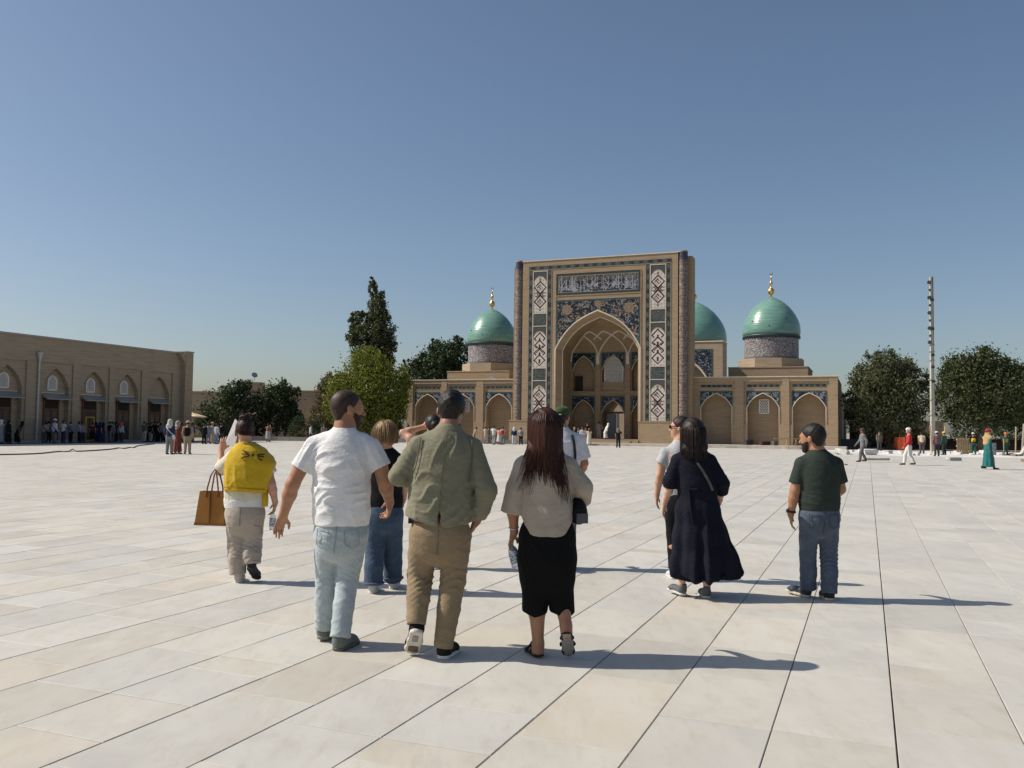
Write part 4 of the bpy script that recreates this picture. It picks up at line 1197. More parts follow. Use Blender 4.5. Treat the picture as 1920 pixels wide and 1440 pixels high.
# materials left at the foot of the middle bay of the right wing
def on_mad(u, v, z=0):
    p = Vector((8.530, 88.236, 0)) + UX * u + VX * v; return (p.x, p.y, z)
for k, (u, v, s_, c, lab) in enumerate([(14.7, .6, (.7, .5, .45), (0.03, 0.03, 0.03), 'black sacks heaped at the foot of the right wing'), (16.2, .7, (.9, .5, .35), (0.075, 0.022, 0.02), 'dark red bundle beside the black sacks'), (17.1, .5, (.4, .4, .4), (0.10, 0.10, 0.10), 'grey bucket heap next to the dark red bundle')]):
    x, y, z = on_mad(u, v, ZB); stone_block('material_heap', x, y, *s_, .3, plain('heap%d' % k, c, .8), lab, 'heap', None, 300 + k, z=z)

# ------------------------------------------------------------------ left side: hose on the paving, yellow frame, cream canopy
def hose(pts, r, label):
    P = np.array(pts, float); t = np.linspace(0, len(P) - 1, len(P) * 8); Q = np.stack([np.interp(t, np.arange(len(P)), P[:, k]) for k in range(3)], 1)
    for _ in range(6): Q[1:-1] = (Q[:-2] + 2 * Q[1:-1] + Q[2:]) / 4
    m = MB(); m.tube([tuple(q) for q in Q], r, 6); o = m.build('hose', plain('grey_hose', (0.10, 0.085, 0.075), .6), smooth=True); tag(o, label, 'hose')
gp = GP
hose([(*gp(-60, 856), .03), (*gp(0, 853.5), .03), (*gp(40, 852.8), .03), (*gp(75, 851.5), .03), (*gp(108, 847.5), .03), (*gp(130, 848), .04), (*gp(136, 845), .10), (*gp(142, 847.5), .03), (*gp(170, 846), .03), (*gp(196, 844.5), .04), (*gp(212, 842.5), .03), (*gp(222, 840.5), .03), (*gp(232, 842), .03), (*gp(244, 839.5), .03), (*gp(250, 840.5), .03), (*gp(256, 836.6), .03), (*gp(290, 833), .03)], .035, 'long dark hose snaking over the paving before the arcaded building')
yf = empty('yellow_frame', (*GP(167, 829.5), 0), radians(60)); YE = plain('yellow_paint', (0.50, 0.26, 0.015), .5)
for x in (-.35, .35):
    m = MB(); m.box(x - .04, x + .04, -.04, .04, 0, 2.05); m.build('upright', YE, yf)
    m = MB(); m.box(x - .05, x + .05, -.4, .4, .002, .07); m.build('foot', YE, yf)
m = MB(); m.box(-.39, .39, -.041, .041, 1.98, 2.06); m.build('crossbar', YE, yf)
m = MB(); m.box(-.36, .36, -.03, .03, .55, .6); m.build('crossbar', YE, yf)
tag(yf, 'yellow metal frame standing among the shaded visitors', 'frame')
cn = empty('canopy', (-32.3, 88.0, 0)); CL = plain('cream_canvas', (0.68, 0.53, 0.36), .85)
m = MB(); m.add([(-1.4, -1.4, 2.35), (1.4, -1.4, 2.35), (1.4, 1.4, 2.35), (-1.4, 1.4, 2.35), (0, 0, 2.85)], [(0, 1, 4), (1, 2, 4), (2, 3, 4), (3, 0, 4)]); m.build('cover', CL, cn)
m = MB(); m.tube([(0, 0, 0), (0, 0, 2.85)], .04, 8); m.build('pole', STEEL, cn)
m = MB(); m.box(-.35, .35, -.35, .35, 0, .1); m.build('base', CONC, cn)
for a, b in (((-1.4, -1.4), (1.4, -1.4)), ((1.4, -1.4), (1.4, 1.4)), ((1.4, 1.4), (-1.4, 1.4)), ((-1.4, 1.4), (-1.4, -1.4))):
    m = MB(); m.add([(*a, 2.35), (*b, 2.35), (*b, 2.22), (*a, 2.22)], [(0, 1, 2, 3)]); m.build('valance', CL, cn)
tag(cn, 'cream canvas canopy behind the corner pier of the arcaded building', 'canopy')
# ------------------------------------------------------------------ bodies and clothes: distance fields skinned with surface nets
A3 = lambda *v: np.array(v, float)

def unit(v):
    v = np.asarray(v, float); return v / (np.linalg.norm(v) + 1e-12)

class Cap:
    """tapered capsule of elliptic section; (width, depth) radii at both ends; side = direction of the width"""
    def __init__(s, a, b, ra, rb, side=(1, 0, 0), k=0.02, sub=False, cut=False):
        s.cut = cut; s.a = np.asarray(a, float); s.b = np.asarray(b, float)
        if np.linalg.norm(s.b - s.a) < 1e-5: s.b = s.b + A3(0, 0, 1e-4)
        s.ra = ra if isinstance(ra, tuple) else (ra, ra); s.rb = rb if isinstance(rb, tuple) else (rb, rb)
        s.side = np.asarray(side, float); s.k = k; s.sub = sub
    def box(s):
        R = max(*s.ra, *s.rb) + s.k
        return np.minimum(s.a, s.b) - R, np.maximum(s.a, s.b) + R
    def __call__(s, X, Y, Z):
        ax = s.b - s.a; L2 = ax @ ax; n = ax / sqrt(L2)
        sd = s.side - (s.side @ n) * n
        if np.linalg.norm(sd) < 1e-3: sd = np.cross(n, A3(0, 1, 0.001))
        sd = unit(sd); f = np.cross(n, sd)
        px, py, pz = X - s.a[0], Y - s.a[1], Z - s.a[2]
        t = np.clip((px * ax[0] + py * ax[1] + pz * ax[2]) / L2, 0, 1)
        px = px - t * ax[0]; py = py - t * ax[1]; pz = pz - t * ax[2]
        rw = s.ra[0] + (s.rb[0] - s.ra[0]) * t; rd = s.ra[1] + (s.rb[1] - s.ra[1]) * t; rm = np.minimum(rw, rd)
        qs = px * sd[0] + py * sd[1] + pz * sd[2]; qf = px * f[0] + py * f[1] + pz * f[2]; qn = px * n[0] + py * n[1] + pz * n[2]
        k0 = np.sqrt((qs / rw) ** 2 + (qf / rd) ** 2 + (qn / rm) ** 2) + 1e-9
        k1 = np.sqrt((qs / rw ** 2) ** 2 + (qf / rd ** 2) ** 2 + (qn / rm ** 2) ** 2) + 1e-9
        d = k0 * (k0 - 1) / k1
        if s.cut: d = np.maximum(d, (X - s.b[0]) * n[0] + (Y - s.b[1]) * n[1] + (Z - s.b[2]) * n[2])
        return d

class Ell:
    def __init__(s, c, r, R=None, k=0.02, sub=False):
        s.c = np.asarray(c, float); s.r = np.asarray(r, float); s.R = np.eye(3) if R is None else R; s.k = k; s.sub = sub
    def box(s):
        m = s.r.max() + s.k; return s.c - m, s.c + m
    def __call__(s, X, Y, Z):
        P = [X - s.c[0], Y - s.c[1], Z - s.c[2]]
        q = [sum(s.R[j, i] * P[j] for j in range(3)) for i in range(3)]
        k0 = np.sqrt(sum((q[i] / s.r[i]) ** 2 for i in range(3))) + 1e-9
        k1 = np.sqrt(sum((q[i] / s.r[i] ** 2) ** 2 for i in range(3))) + 1e-9
        return k0 * (k0 - 1) / k1

def field(prims, h, cuts=()):
    lo = np.min([p.box()[0] for p in prims if not p.sub], 0) - 3 * h; hi = np.max([p.box()[1] for p in prims if not p.sub], 0) + 3 * h
    n = np.ceil((hi - lo) / h).astype(int) + 1
    ax = [lo[i] + h * np.arange(n[i]) for i in range(3)]
    D = np.full(n, 0.3, np.float32)
    for p in prims:
        b0, b1 = p.box()
        sl = []
        for i in range(3):
            a = max(0, int((b0[i] - h * 2 - lo[i]) / h)); b = min(n[i], int((b1[i] + h * 2 - lo[i]) / h) + 2)
            sl.append(slice(a, b))
        if any(s.stop - s.start < 1 for s in sl): continue
        X = ax[0][sl[0]][:, None, None]; Y = ax[1][sl[1]][None, :, None]; Z = ax[2][sl[2]][None, None, :]
        d = p(X, Y, Z).astype(np.float32); c = D[tuple(sl)]
        if p.sub:
            D[tuple(sl)] = np.maximum(c, -d)
        else:
            k = max(p.k, 1e-4); q = np.maximum(k - np.abs(c - d), 0) / k
            D[tuple(sl)] = np.minimum(c, d) - q * q * k * .25
    X = ax[0][:, None, None]; Y = ax[1][None, :, None]; Z = ax[2][None, None, :]
    for c in cuts: D = np.maximum(D, c(X, Y, Z).astype(np.float32))
    D[0] = D[-1] = .3; D[:, 0] = D[:, -1] = .3; D[:, :, 0] = D[:, :, -1] = .3
    return D, lo

def nets(D, lo, h):
    ins = D < 0
    cnt = np.zeros(tuple(s - 1 for s in D.shape), np.uint8)
    for i in (0, 1):
        for j in (0, 1):
            for k in (0, 1):
                cnt += ins[i:D.shape[0] - 1 + i, j:D.shape[1] - 1 + j, k:D.shape[2] - 1 + k]
    C = np.argwhere((cnt > 0) & (cnt < 8))
    if len(C) == 0: return np.zeros((0, 3)), np.zeros((0, 4), int)
    cor = [(i, j, k) for i in (0, 1) for j in (0, 1) for k in (0, 1)]
    val = {c: D[C[:, 0] + c[0], C[:, 1] + c[1], C[:, 2] + c[2]] for c in cor}
    acc = np.zeros((len(C), 3)); num = np.zeros(len(C))
    for a in cor:
        for axis in range(3):
            if a[axis]: continue
            b = list(a); b[axis] = 1; b = tuple(b)
            va, vb = val[a], val[b]; m = (va < 0) != (vb < 0)
            t = np.where(m, va / np.where(m, va - vb, 1), 0)
            p = np.tile(np.array(a, float), (len(C), 1)); p[:, axis] += t
            acc[m] += p[m]; num[m] += 1
    V = (C + acc / num[:, None]) * h + lo
    idx = np.full(cnt.shape, -1, np.int64); idx[C[:, 0], C[:, 1], C[:, 2]] = np.arange(len(C))
    Fs = []
    for axis in range(3):
        o1, o2 = [(1, 2), (2, 0), (0, 1)][axis]
        sa = [slice(None)] * 3; sb = [slice(None)] * 3; sa[axis] = slice(0, -1); sb[axis] = slice(1, None)
        A = ins[tuple(sa)]; B = ins[tuple(sb)]
        E = np.argwhere(A != B)
        E = E[(E[:, o1] > 0) & (E[:, o2] > 0) & (E[:, o1] < D.shape[o1] - 1) & (E[:, o2] < D.shape[o2] - 1)]
        def cell(d1, d2):
            q = E.copy(); q[:, o1] -= d1; q[:, o2] -= d2; return idx[q[:, 0], q[:, 1], q[:, 2]]
        q = np.stack([cell(1, 1), cell(0, 1), cell(0, 0), cell(1, 0)], 1)
        fl = ~A[E[:, 0], E[:, 1], E[:, 2]]
        q[fl] = q[fl][:, ::-1]
        Fs.append(q[(q >= 0).all(1)])
    return V, np.concatenate(Fs)

def vnormals(V, F):
    n = np.cross(V[F[:, 2]] - V[F[:, 0]], V[F[:, 3]] - V[F[:, 1]])
    N = np.zeros_like(V)
    for k in range(4): np.add.at(N, F[:, k], n)
    return N / (np.linalg.norm(N, axis=1, keepdims=True) + 1e-12)

def relax(V, F, it=1, w=.5):
    for _ in range(it):
        S = np.zeros_like(V); c = np.zeros(len(V))
        for a, b in ((0, 1), (1, 2), (2, 3), (3, 0)):
            np.add.at(S, F[:, a], V[F[:, b]]); np.add.at(c, F[:, a], 1)
            np.add.at(S, F[:, b], V[F[:, a]]); np.add.at(c, F[:, b], 1)
        V = V * (1 - w) + w * S / np.maximum(c, 1)[:, None]
    return V

def crease(P, d, freq, seed=0, sharp=2.0):
    """folds running across direction d: ridged, warped sine"""
    r = np.random.default_rng(seed); d = unit(d)
    w = sum(1.3 * np.sin(P @ (r.normal(0, 1, 3) * 9) + r.uniform(0, 6)) for _ in range(3))
    s = np.sin(P @ d * freq + w + r.uniform(0, 6))
    m = .5 + .5 * np.sin(P @ (r.normal(0, 1, 3) * 9) + r.uniform(0, 6))
    return (1 - np.abs(s)) ** sharp * m

def blob(P, c, R):
    q = (P - np.asarray(c)) / np.asarray(R); return np.exp(-(q * q).sum(1))

def skin_mesh(name, prims, h, mat, parent=None, cuts=(), disp=None, it=1, extra=None):
    D, lo = field(prims, h, cuts)
    V, F = nets(D, lo, h)
    V = relax(V, F, it)
    if disp is not None and len(V):
        V = V + vnormals(V, F) * disp(V)[:, None]
    if extra is not None:
        EV, EF = extra(V, F)
        if len(EV):
            F = np.concatenate([F, EF + len(V)]); V = np.concatenate([V, EV])
    o = mesh_obj(name, V, F, mat, parent, smooth=True)
    return o, V

def rotm(yaw=0, pitch=0, roll=0):
    """yaw to the right about z, pitch > 0 looks down, roll to the right"""
    cy, sy = cos(-yaw), sin(-yaw); cp, sp = cos(-pitch), sin(-pitch); cr, sr = cos(roll), sin(roll)
    return np.array([[cy, -sy, 0], [sy, cy, 0], [0, 0, 1]]) @ np.array([[1, 0, 0], [0, cp, -sp], [0, sp, cp]]) @ np.array([[cr, 0, sr], [0, 1, 0], [-sr, 0, cr]])

def head_prims(c, R, s=1.0, k=.02, face=True):
    c = np.asarray(c, float)
    T = lambda *p: c + R @ (np.array(p) * s)
    X = R @ A3(1, 0, 0)
    P = [Ell(T(0, -.012, .035), np.array([.074, .096, .086]) * s, R, k=k),
         Cap(T(0, .035, -.02), T(0, .052, -.075), (.060 * s, .055 * s), (.036 * s, .036 * s), X, k=.03),
         Cap(T(0, .05, .03), T(0, .05, -.04), (.060 * s, .046 * s), (.052 * s, .046 * s), X, k=.02)]
    if face:
        P += [Cap(T(0, .096, .012), T(0, .114, -.020), .009 * s, .014 * s, k=.012),
              Cap(T(-.03, .088, .034), T(.03, .088, .034), .012 * s, .012 * s, k=.012),
              Cap(T(-.018, .090, -.052), T(.018, .090, -.052), .010 * s, .010 * s, k=.01),
              Ell(T(0, .082, -.088), np.array([.022, .016, .016]) * s, R, k=.015)]
        for q in (-1, 1):
            P.append(Ell(T(q * .033, .098, .018), np.array([.013, .008, .009]) * s, R, sub=True))
            P.append(Ell(T(q * .032, .088, .018), np.array([.011, .010, .011]) * s, R, k=.003))
    for q in (-1, 1):
        P.append(Ell(T(q * .080, -.008, -.004), np.array([.011, .021, .032]) * s, R @ rotm(0, 0, 0), k=.008))
    return P, T

def hand_prims(wr, tip, thumb, palm, curl=.5, s=1.0, spread=1.0):
    """wr wrist, tip rough middle fingertip; thumb = direction in which the thumb leaves; palm = direction the palm faces"""
    wr = np.asarray(wr, float); d = unit(np.asarray(tip, float) - wr)
    t = np.asarray(thumb, float); t = unit(t - (t @ d) * d)
    p = np.cross(d, t); p = p if p @ np.asarray(palm, float) > 0 else -p
    L = .088 * s
    P = [Cap(wr - d * .01, wr + d * L * .35, (.025 * s, .020 * s), (.036 * s, .017 * s), t, k=.02),
         Cap(wr + d * L * .35, wr + d * L * .95, (.036 * s, .016 * s), (.040 * s, .013 * s), t, k=.015)]
    for i, (o, ln, cv) in enumerate(((.030, .066, .8), (.010, .076, 1.0), (-.010, .071, 1.05), (-.029, .056, 1.15))):
        base = wr + d * (L * (.98 - .05 * abs(i - 1))) + t * o * s
        dirn = unit(d + t * o * 3.0 * spread + p * curl * .35 * cv)
        q = base; r = .0092 * s
        for seg, (fr, c) in enumerate(((.45, .0), (.32, .75), (.23, .75))):
            dirn = unit(dirn + p * c * curl * cv - (d * .35 * c * curl * cv))
            e = q + dirn * ln * fr * s
            P.append(Cap(q, e, r, r * .9, k=.004)); q = e; r *= .9
    b = wr + d * L * .30 + t * .028 * s
    m = b + unit(d * .7 + t * .75 + p * .35) * .042 * s
    e = m + unit(d * .9 + t * (.25 - .3 * curl) + p * .5 * curl) * .034 * s
    P += [Cap(b, m, .0130 * s, .0110 * s, k=.014), Cap(m, e, .0105 * s, .0085 * s, k=.005)]
    return P

def chain(pts, k=.04, side=(1, 0, 0)):
    """pts: (x,y,z,rw,rd)"""
    return [Cap(a[:3], b[:3], (a[3], a[4]), (b[3], b[4]), side, k=k) for a, b in zip(pts[:-1], pts[1:])]

def limb(pts, k=.025):
    """pts: (x,y,z,r)"""
    return [Cap(a[:3], b[:3], a[3], b[3], k=k) for a, b in zip(pts[:-1], pts[1:])]

# ------------------------------------------------------------------ materials for people
def skin_tone(name, c):
    key = ('skin', name)
    if key in MATS: return MATS[key]
    n = NT(name); v = n.coord()
    f = n.noise(v, 18, 4); g = n.noise(v, 5, 3)
    a = n.mix(n.ramp(f, .35, .65), tuple(x * .88 for x in c), tuple(min(1, x * 1.08) for x in c))
    n.col(n.mix(n.ramp(g, .5, .75, 0, .35), a, (c[0] * 1.05, c[1] * .82, c[2] * .78)))
    n.set(.48, .4); n.p.inputs['Subsurface Weight'].default_value = .08; n.p.inputs['Subsurface Radius'].default_value = (.012, .005, .003)
    n.bump(n.noise(v, 220, 2), .08, .002)
    MATS[key] = n.m; return n.m

def cloth(name, c, kind='cotton', wear=None, weave=900, rough=.85):
    key = ('cloth', name)
    if key in MATS: return MATS[key]
    n = NT(name); v = n.coord()
    big = n.noise(v, 6, 4, .6); fine = n.noise(v, 180, 3, .6)
    lo = tuple(x * .88 for x in c); hi = tuple(min(1, x * 1.10) for x in c)
    col = n.mix(n.ramp(big, .3, .7), lo, hi)
    if kind == 'denim':
        mp = n.n('ShaderNodeMapping'); mp.inputs['Scale'].default_value = (1, 1, .18); n.l(v, mp.inputs['Vector'])
        st = n.noise(mp.outputs[0], 140, 3, .7)
        col = n.mix(n.ramp(st, .35, .65, 0, .4), col, tuple(min(1, x * 1.5 + .03) for x in c))
        if wear: col = n.mix(n.ramp(n.noise(v, 9, 5, .65), .48, .72, 0, .6), col, wear)
    elif kind == 'linen':
        mp = n.n('ShaderNodeMapping'); mp.inputs['Scale'].default_value = (.3, .3, 3); n.l(v, mp.inputs['Vector'])
        col = n.mix(n.ramp(n.noise(mp.outputs[0], 60, 4, .7), .35, .7, 0, .3), col, tuple(x * .8 for x in c))
    n.col(col); n.set(rough, .25)
    lum = max(c)
    n.p.inputs['Specular IOR Level'].default_value = .25 if lum > .06 else .08
    n.p.inputs['Sheen Weight'].default_value = .12 if lum > .06 else .0; n.p.inputs['Sheen Roughness'].default_value = .5
    mp = n.n('ShaderNodeMapping'); mp.inputs['Scale'].default_value = (1.0, 1.0, 1.6); mp.inputs['Rotation'].default_value = (0, .5, .3); n.l(v, mp.inputs['Vector'])
    wr = n.noise(mp.outputs[0], 16, 6, .66)
    n.bump(n.math('ADD', n.math('MULTIPLY', fine, .06), wr), .75, .014)
    MATS[key] = n.m; return n.m

def hair_mat(name, c, hi=None):
    key = ('hair', name)
    if key in MATS: return MATS[key]
    n = NT(name); v = n.coord()
    mp = n.n('ShaderNodeMapping'); mp.inputs['Scale'].default_value = (1, 1, .06); n.l(v, mp.inputs['Vector'])
    f = n.noise(mp.outputs[0], 130, 4, .65)
    n.col(n.mix(n.ramp(f, .35, .68), tuple(x * .6 for x in c), hi or tuple(x * 2.0 for x in c)))
    n.set(.50, .28); n.bump(f, .6, .004)
    MATS[key] = n.m; return n.m

def strands(paths, r0, r1, seg=3):
    """thin tapered locks; paths: list of (k,3) arrays"""
    VV = []; FF = []; b = 0
    for Pth in paths:
        n = len(Pth); T = np.gradient(Pth, axis=0); T /= np.linalg.norm(T, axis=1, keepdims=True) + 1e-9
        x = np.cross(T, A3(.3, .9, .1)); x /= np.linalg.norm(x, axis=1, keepdims=True) + 1e-9; y = np.cross(T, x)
        rr = np.linspace(r0, r1, n)[:, None]
        ring = [Pth + rr * (x * cos(2 * pi * k / seg) + y * sin(2 * pi * k / seg)) for k in range(seg)]
        V = np.stack(ring, 1).reshape(-1, 3)
        F = [[i * seg + k, i * seg + (k + 1) % seg, (i + 1) * seg + (k + 1) % seg, (i + 1) * seg + k] for i in range(n - 1) for k in range(seg)]
        VV.append(V); FF.append(np.array(F) + b); b += len(V)
    return np.concatenate(VV), np.concatenate(FF)

def on_back(V, x, z, dx=.02, out=.002):
    """y of the surface seen from behind at (x, z)"""
    m = (np.abs(V[:, 0] - x) < dx) & (np.abs(V[:, 2] - z) < dx)
    return (V[m, 1].min() if m.any() else 0.0) - out

def back_line(V, pts, r, n=14, dx=.02, out=.0):
    P = np.array(pts, float); t = np.linspace(0, len(P) - 1, n); xs = np.interp(t, np.arange(len(P)), P[:, 0]); zs = np.interp(t, np.arange(len(P)), P[:, 1])
    m = MB(); m.tube([(x, on_back(V, x, z, dx, out), z) for x, z in zip(xs, zs)], r, 5); return m

# ------------------------------------------------------------------ shoes
SHOE_CACHE = {}
def shoe(parent, heel, toe, up=(0, 0, 1), col=(.1, .1, .1), sole=(.6, .6, .6), L=None, name='shoe', h=.008, tread=None, kind='trainer', w=1.0):
    key = (kind, h, w)
    if key not in SHOE_CACHE:
        if kind == 'sandal':
            up_ = [Cap((-.052, .17, .03), (0, .165, .075), (.025, .008), (.03, .008), (0, 1, 0), k=.02), Cap((0, .165, .075), (.052, .17, .03), (.03, .008), (.025, .008), (0, 1, 0), k=.02),
                   Cap((-.046, .10, .03), (0, .095, .088), (.02, .008), (.025, .008), (0, 1, 0), k=.02), Cap((0, .095, .088), (.046, .10, .03), (.025, .008), (.02, .008), (0, 1, 0), k=.02)]
            cu = []
        else:
            up_ = [Cap((0, .055, .05), (0, .20, .035), (.037 * w, .045), (.045 * w, .032), k=.03), Cap((0, .055, .05), (0, .045, .095), .040 * w, .037 * w, k=.03), Cap((0, .20, .035), (0, .245, .028), (.045 * w, .030), (.036 * w, .022), k=.03)]
            cu = [lambda X, Y, Z: .014 - Z + 0 * X + 0 * Y, lambda X, Y, Z: Z - .118 + 0 * X + 0 * Y]
        so_ = [Cap((0, .045, .014), (.003, .14, .014), (.040 * w, .035), (.043 * w, .035), k=.02), Cap((.003, .14, .014), (0, .225, .014), (.043 * w, .035), (.046 * w, .035), k=.02), Cap((0, .225, .014), (0, .24, .014), (.046 * w, .035), (.040 * w, .035), k=.02)]
        cs = [lambda X, Y, Z: -Z + 0 * X + 0 * Y, lambda X, Y, Z: Z - .026 + 0 * X + 0 * Y]
        out_ = []
        for pr, cc in ((up_, cu), (so_, cs)):
            D, lo = field(pr, h, cc); V, F = nets(D, lo, h); out_.append((relax(V, F, 1, .3), F))
        SHOE_CACHE[key] = out_
    heel = np.asarray(heel, float); d = np.asarray(toe, float) - heel; ln = np.linalg.norm(d); d = unit(d)
    L = L or .275
    u = np.asarray(up, float); x = unit(np.cross(d, u)); u = np.cross(x, d)
    M = np.stack([x, d, u], 1); sc = L / .275
    (V1, F1), (V2, F2) = SHOE_CACHE[key]
    nm = '%.2f%.2f%.2f' % tuple(col)
    o = mesh_obj(name, (V1 * sc) @ M.T + heel, F1, cloth('shoe_' + nm, col, rough=.55), parent, smooth=True)
    s2 = mesh_obj('sole', (V2 * sc) @ M.T + heel, F2, plain('sole_%.2f%.2f%.2f' % tuple(sole), sole, .7), o, smooth=True)
    s2.data.set_sharp_from_angle(angle=radians(40))
    T = lambda *p: heel + M @ (np.array(p) * sc)
    return o, T

def place(o, root, yaw=0.0):
    o.location = root; o.rotation_euler = (0, 0, -yaw)
# ------------------------------------------------------------------ the walking group
def human(root, label, j, skin, head=(0, 0, 0, 1.0), r=None, hands=(), h=.0075, group=None, legs=True, feet=False):
    R = dict(ua=.050, el=.040, wr=.027, th=.066, kn=.044, an=.036, neck=.056, tw=.14, td=.095, ch=.15, cd=.10)
    R.update(r or {})
    J = {k: np.array(v, float) for k, v in j.items()}
    hp = (J['hpL'] + J['hpR']) / 2; sh = (J['shL'] + J['shR']) / 2
    hr = rotm(*head[:3])
    P = chain([(*hp, R['tw'], R['td']), (*(hp * .5 + sh * .5), R['tw'] * .95, R['td']), (*(hp * .15 + sh * .85), R['ch'], R['cd']), (*(sh + A3(0, 0, .03)), R['ch'] * .5, R['cd'] * .6)], k=.05)
    P += [Cap(sh, J['nk'], .075, R['neck'], k=.05), Cap(J['nk'] - A3(0, 0, .03), J['head'] + hr @ A3(0, -.02, -.04), R['neck'], R['neck'] * .97, k=.03)]
    hpz, T = head_prims(J['head'], hr, head[3])
    P += hpz
    for s in 'LR':
        so2 = sh * .10 + J['sh' + s] * .90 + A3(0, 0, -.055)
        P += [Cap(sh * .5 + J['sh' + s] * .5 + A3(0, 0, -.03), so2, .048, R['ua'] * .9, k=.03)]
        mid = J['sh' + s] * .5 + J['el' + s] * .5
        P += limb([(*so2, R['ua'] * .95), (*mid, R['ua']), (*J['el' + s], R['el'])])
        fm = J['el' + s] * .68 + J['wr' + s] * .32
        P += limb([(*J['el' + s], R['el']), (*fm, R['el'] * 1.02), (*J['wr' + s], R['wr'])])
        if legs:
            P += limb([(*J['hp' + s], R['th'] * 1.05), (*(J['hp' + s] * .5 + J['kn' + s] * .5), R['th'] * .9), (*J['kn' + s], R['kn'])], k=.04)
            cf = J['kn' + s] * .68 + J['an' + s] * .32 + A3(0, -.02, 0)
            P += limb([(*J['kn' + s], R['kn']), (*cf, R['kn'] * 1.02), (*J['an' + s], R['an'])], k=.03)
        if feet:
            he = J['he' + s]; to = J['to' + s]; d = unit(to - he)
            P += [Cap(J['an' + s], he + d * .05 + J.get('up' + s, A3(0, 0, 1)) * .03, .036, .036, k=.03), Cap(he + d * .04 + J.get('up' + s, A3(0, 0, 1)) * .035, he + d * .19 + J.get('up' + s, A3(0, 0, 1)) * .024, (.034, .030), (.042, .018), k=.02)]
    for (s, thumb, palm, curl, sc) in hands:
        P += hand_prims(J['wr' + s], J['tip' + s], thumb, palm, curl, sc)
    o, V = skin_mesh('person', P, h, skin)
    tag(o, label, 'person', group); place(o, root)
    return o, V, T, hr, J

SK_TAN = skin_tone('tan_skin', (0.37, 0.185, 0.105)); SK_LIGHT = skin_tone('light_skin', (0.52, 0.29, 0.19)); SK_BROWN = skin_tone('brown_skin', (0.29, 0.145, 0.085)); SK_PALE = skin_tone('pale_skin', (0.58, 0.36, 0.26))
HAIR_BLK = hair_mat('black_hair', (0.010, 0.008, 0.007), (0.026, 0.021, 0.018))

def short_hair(o, T, hr, mat, thick=.010, low=-.035, front=.075, h=.0065, rough=.004, s=1.0):
    """cap of hair: follows the skull, open at the face, faded to the nape"""
    inv = hr.T; c = T(0, 0, 0)
    def loc(X, Y, Z):
        px, py, pz = X - c[0], Y - c[1], Z - c[2]
        return [inv[i, 0] * px + inv[i, 1] * py + inv[i, 2] * pz for i in range(3)]
    def cut(X, Y, Z):
        x, y, z = loc(X, Y, Z)
        lim = np.interp(y / s, [-.12, -.045, -.012, .02, .05, .085], [low - .045, low - .040, -.012, .012, .045, .085]) * s
        return np.maximum((y - front * s - (z - .06) * .25), (lim - z) * .7)
    P = [Ell(T(0, -.013, .036), np.array([.074 * s + thick, .096 * s + thick, .086 * s + thick]), hr, k=.01), Cap(T(0, -.062, .01), T(0, -.050, -.062), (.060 * s, .040 * s), (.050 * s, .030 * s), hr @ A3(1, 0, 0), k=.03)]
    rr_ = np.random.default_rng(5)
    def disp(V): return rough * (rr_.normal(0, .12, len(V)) + .5 * crease(V, (1, .3, .9), 60, 3, 1.0) + .5 * crease(V, (-.9, .5, 1), 80, 5, 1.0) - .4)
    return skin_mesh('hair', P, h, mat, o, cuts=[cut], disp=disp)

def beard(o, T, hr, s):
    """short beard: the jaw, a few millimetres proud"""
    inv = hr.T; c = T(0, 0, 0); X_ = hr @ A3(1, 0, 0)
    P = [Cap(T(0, .035, -.02), T(0, .052, -.075), (.060 * s + .004, .055 * s + .004), (.036 * s + .006, .036 * s + .006), X_, k=.03), Cap(T(0, .05, .03), T(0, .05, -.04), (.060 * s + .004, .046 * s + .004), (.052 * s + .004, .046 * s + .004), X_, k=.02), Ell(T(0, .080, -.090), np.array([.026, .022, .022]) * s, hr, k=.02), Cap(T(-.026, .088, -.036), T(.026, .088, -.036), .010 * s, .010 * s, k=.01)]
    def cut(X, Y, Z):
        px, py, pz = X - c[0], Y - c[1], Z - c[2]
        y = inv[1, 0] * px + inv[1, 1] * py + inv[1, 2] * pz; z = inv[2, 0] * px + inv[2, 1] * py + inv[2, 2] * pz
        return np.maximum(z + .030 * s - np.clip(.06 * s - y, 0, .04) * .6, .004 - y) * .8
    rr_ = np.random.default_rng(3)
    return skin_mesh('beard', P, .006, hair_mat('beard_hair', (0.022, 0.013, 0.009), (0.055, 0.032, 0.022)), o, cuts=[cut], disp=lambda V: .0010 * rr_.normal(0, 1, len(V)))

def trousers(o, J, mat, hip, leg, name='trousers', h=.009, hems=None, disp=None, k=.018, cuts=()):
    """hip: chain rows (x,y,z,rw,rd) top to crotch; leg: radii thigh, above knee, knee, calf, hem"""
    P = chain(hip, k=.05)
    C = []
    for s in 'LR':
        a, b, c = J['hp' + s], J['kn' + s], J['an' + s]
        hem = c if hems is None else c + (b - c) * hems[s]
        P += limb([(*(a + A3(0, 0, -.02)), leg[0]), (*(a * .45 + b * .55), leg[1]), (*b, leg[2])], k=k)
        P += [Cap(b, b * .55 + hem * .45 + A3(0, -.012, 0), leg[2], leg[3], k=.015), Cap(b * .55 + hem * .45 + A3(0, -.012, 0), hem, leg[3], leg[4], k=.015, cut=True)]
    top = hip[0][2]
    C.append(lambda X, Y, Z: Z - top - .02 + 0 * X + 0 * Y)
    C += list(cuts)
    return skin_mesh(name, P, h, mat, o, cuts=C, disp=disp)

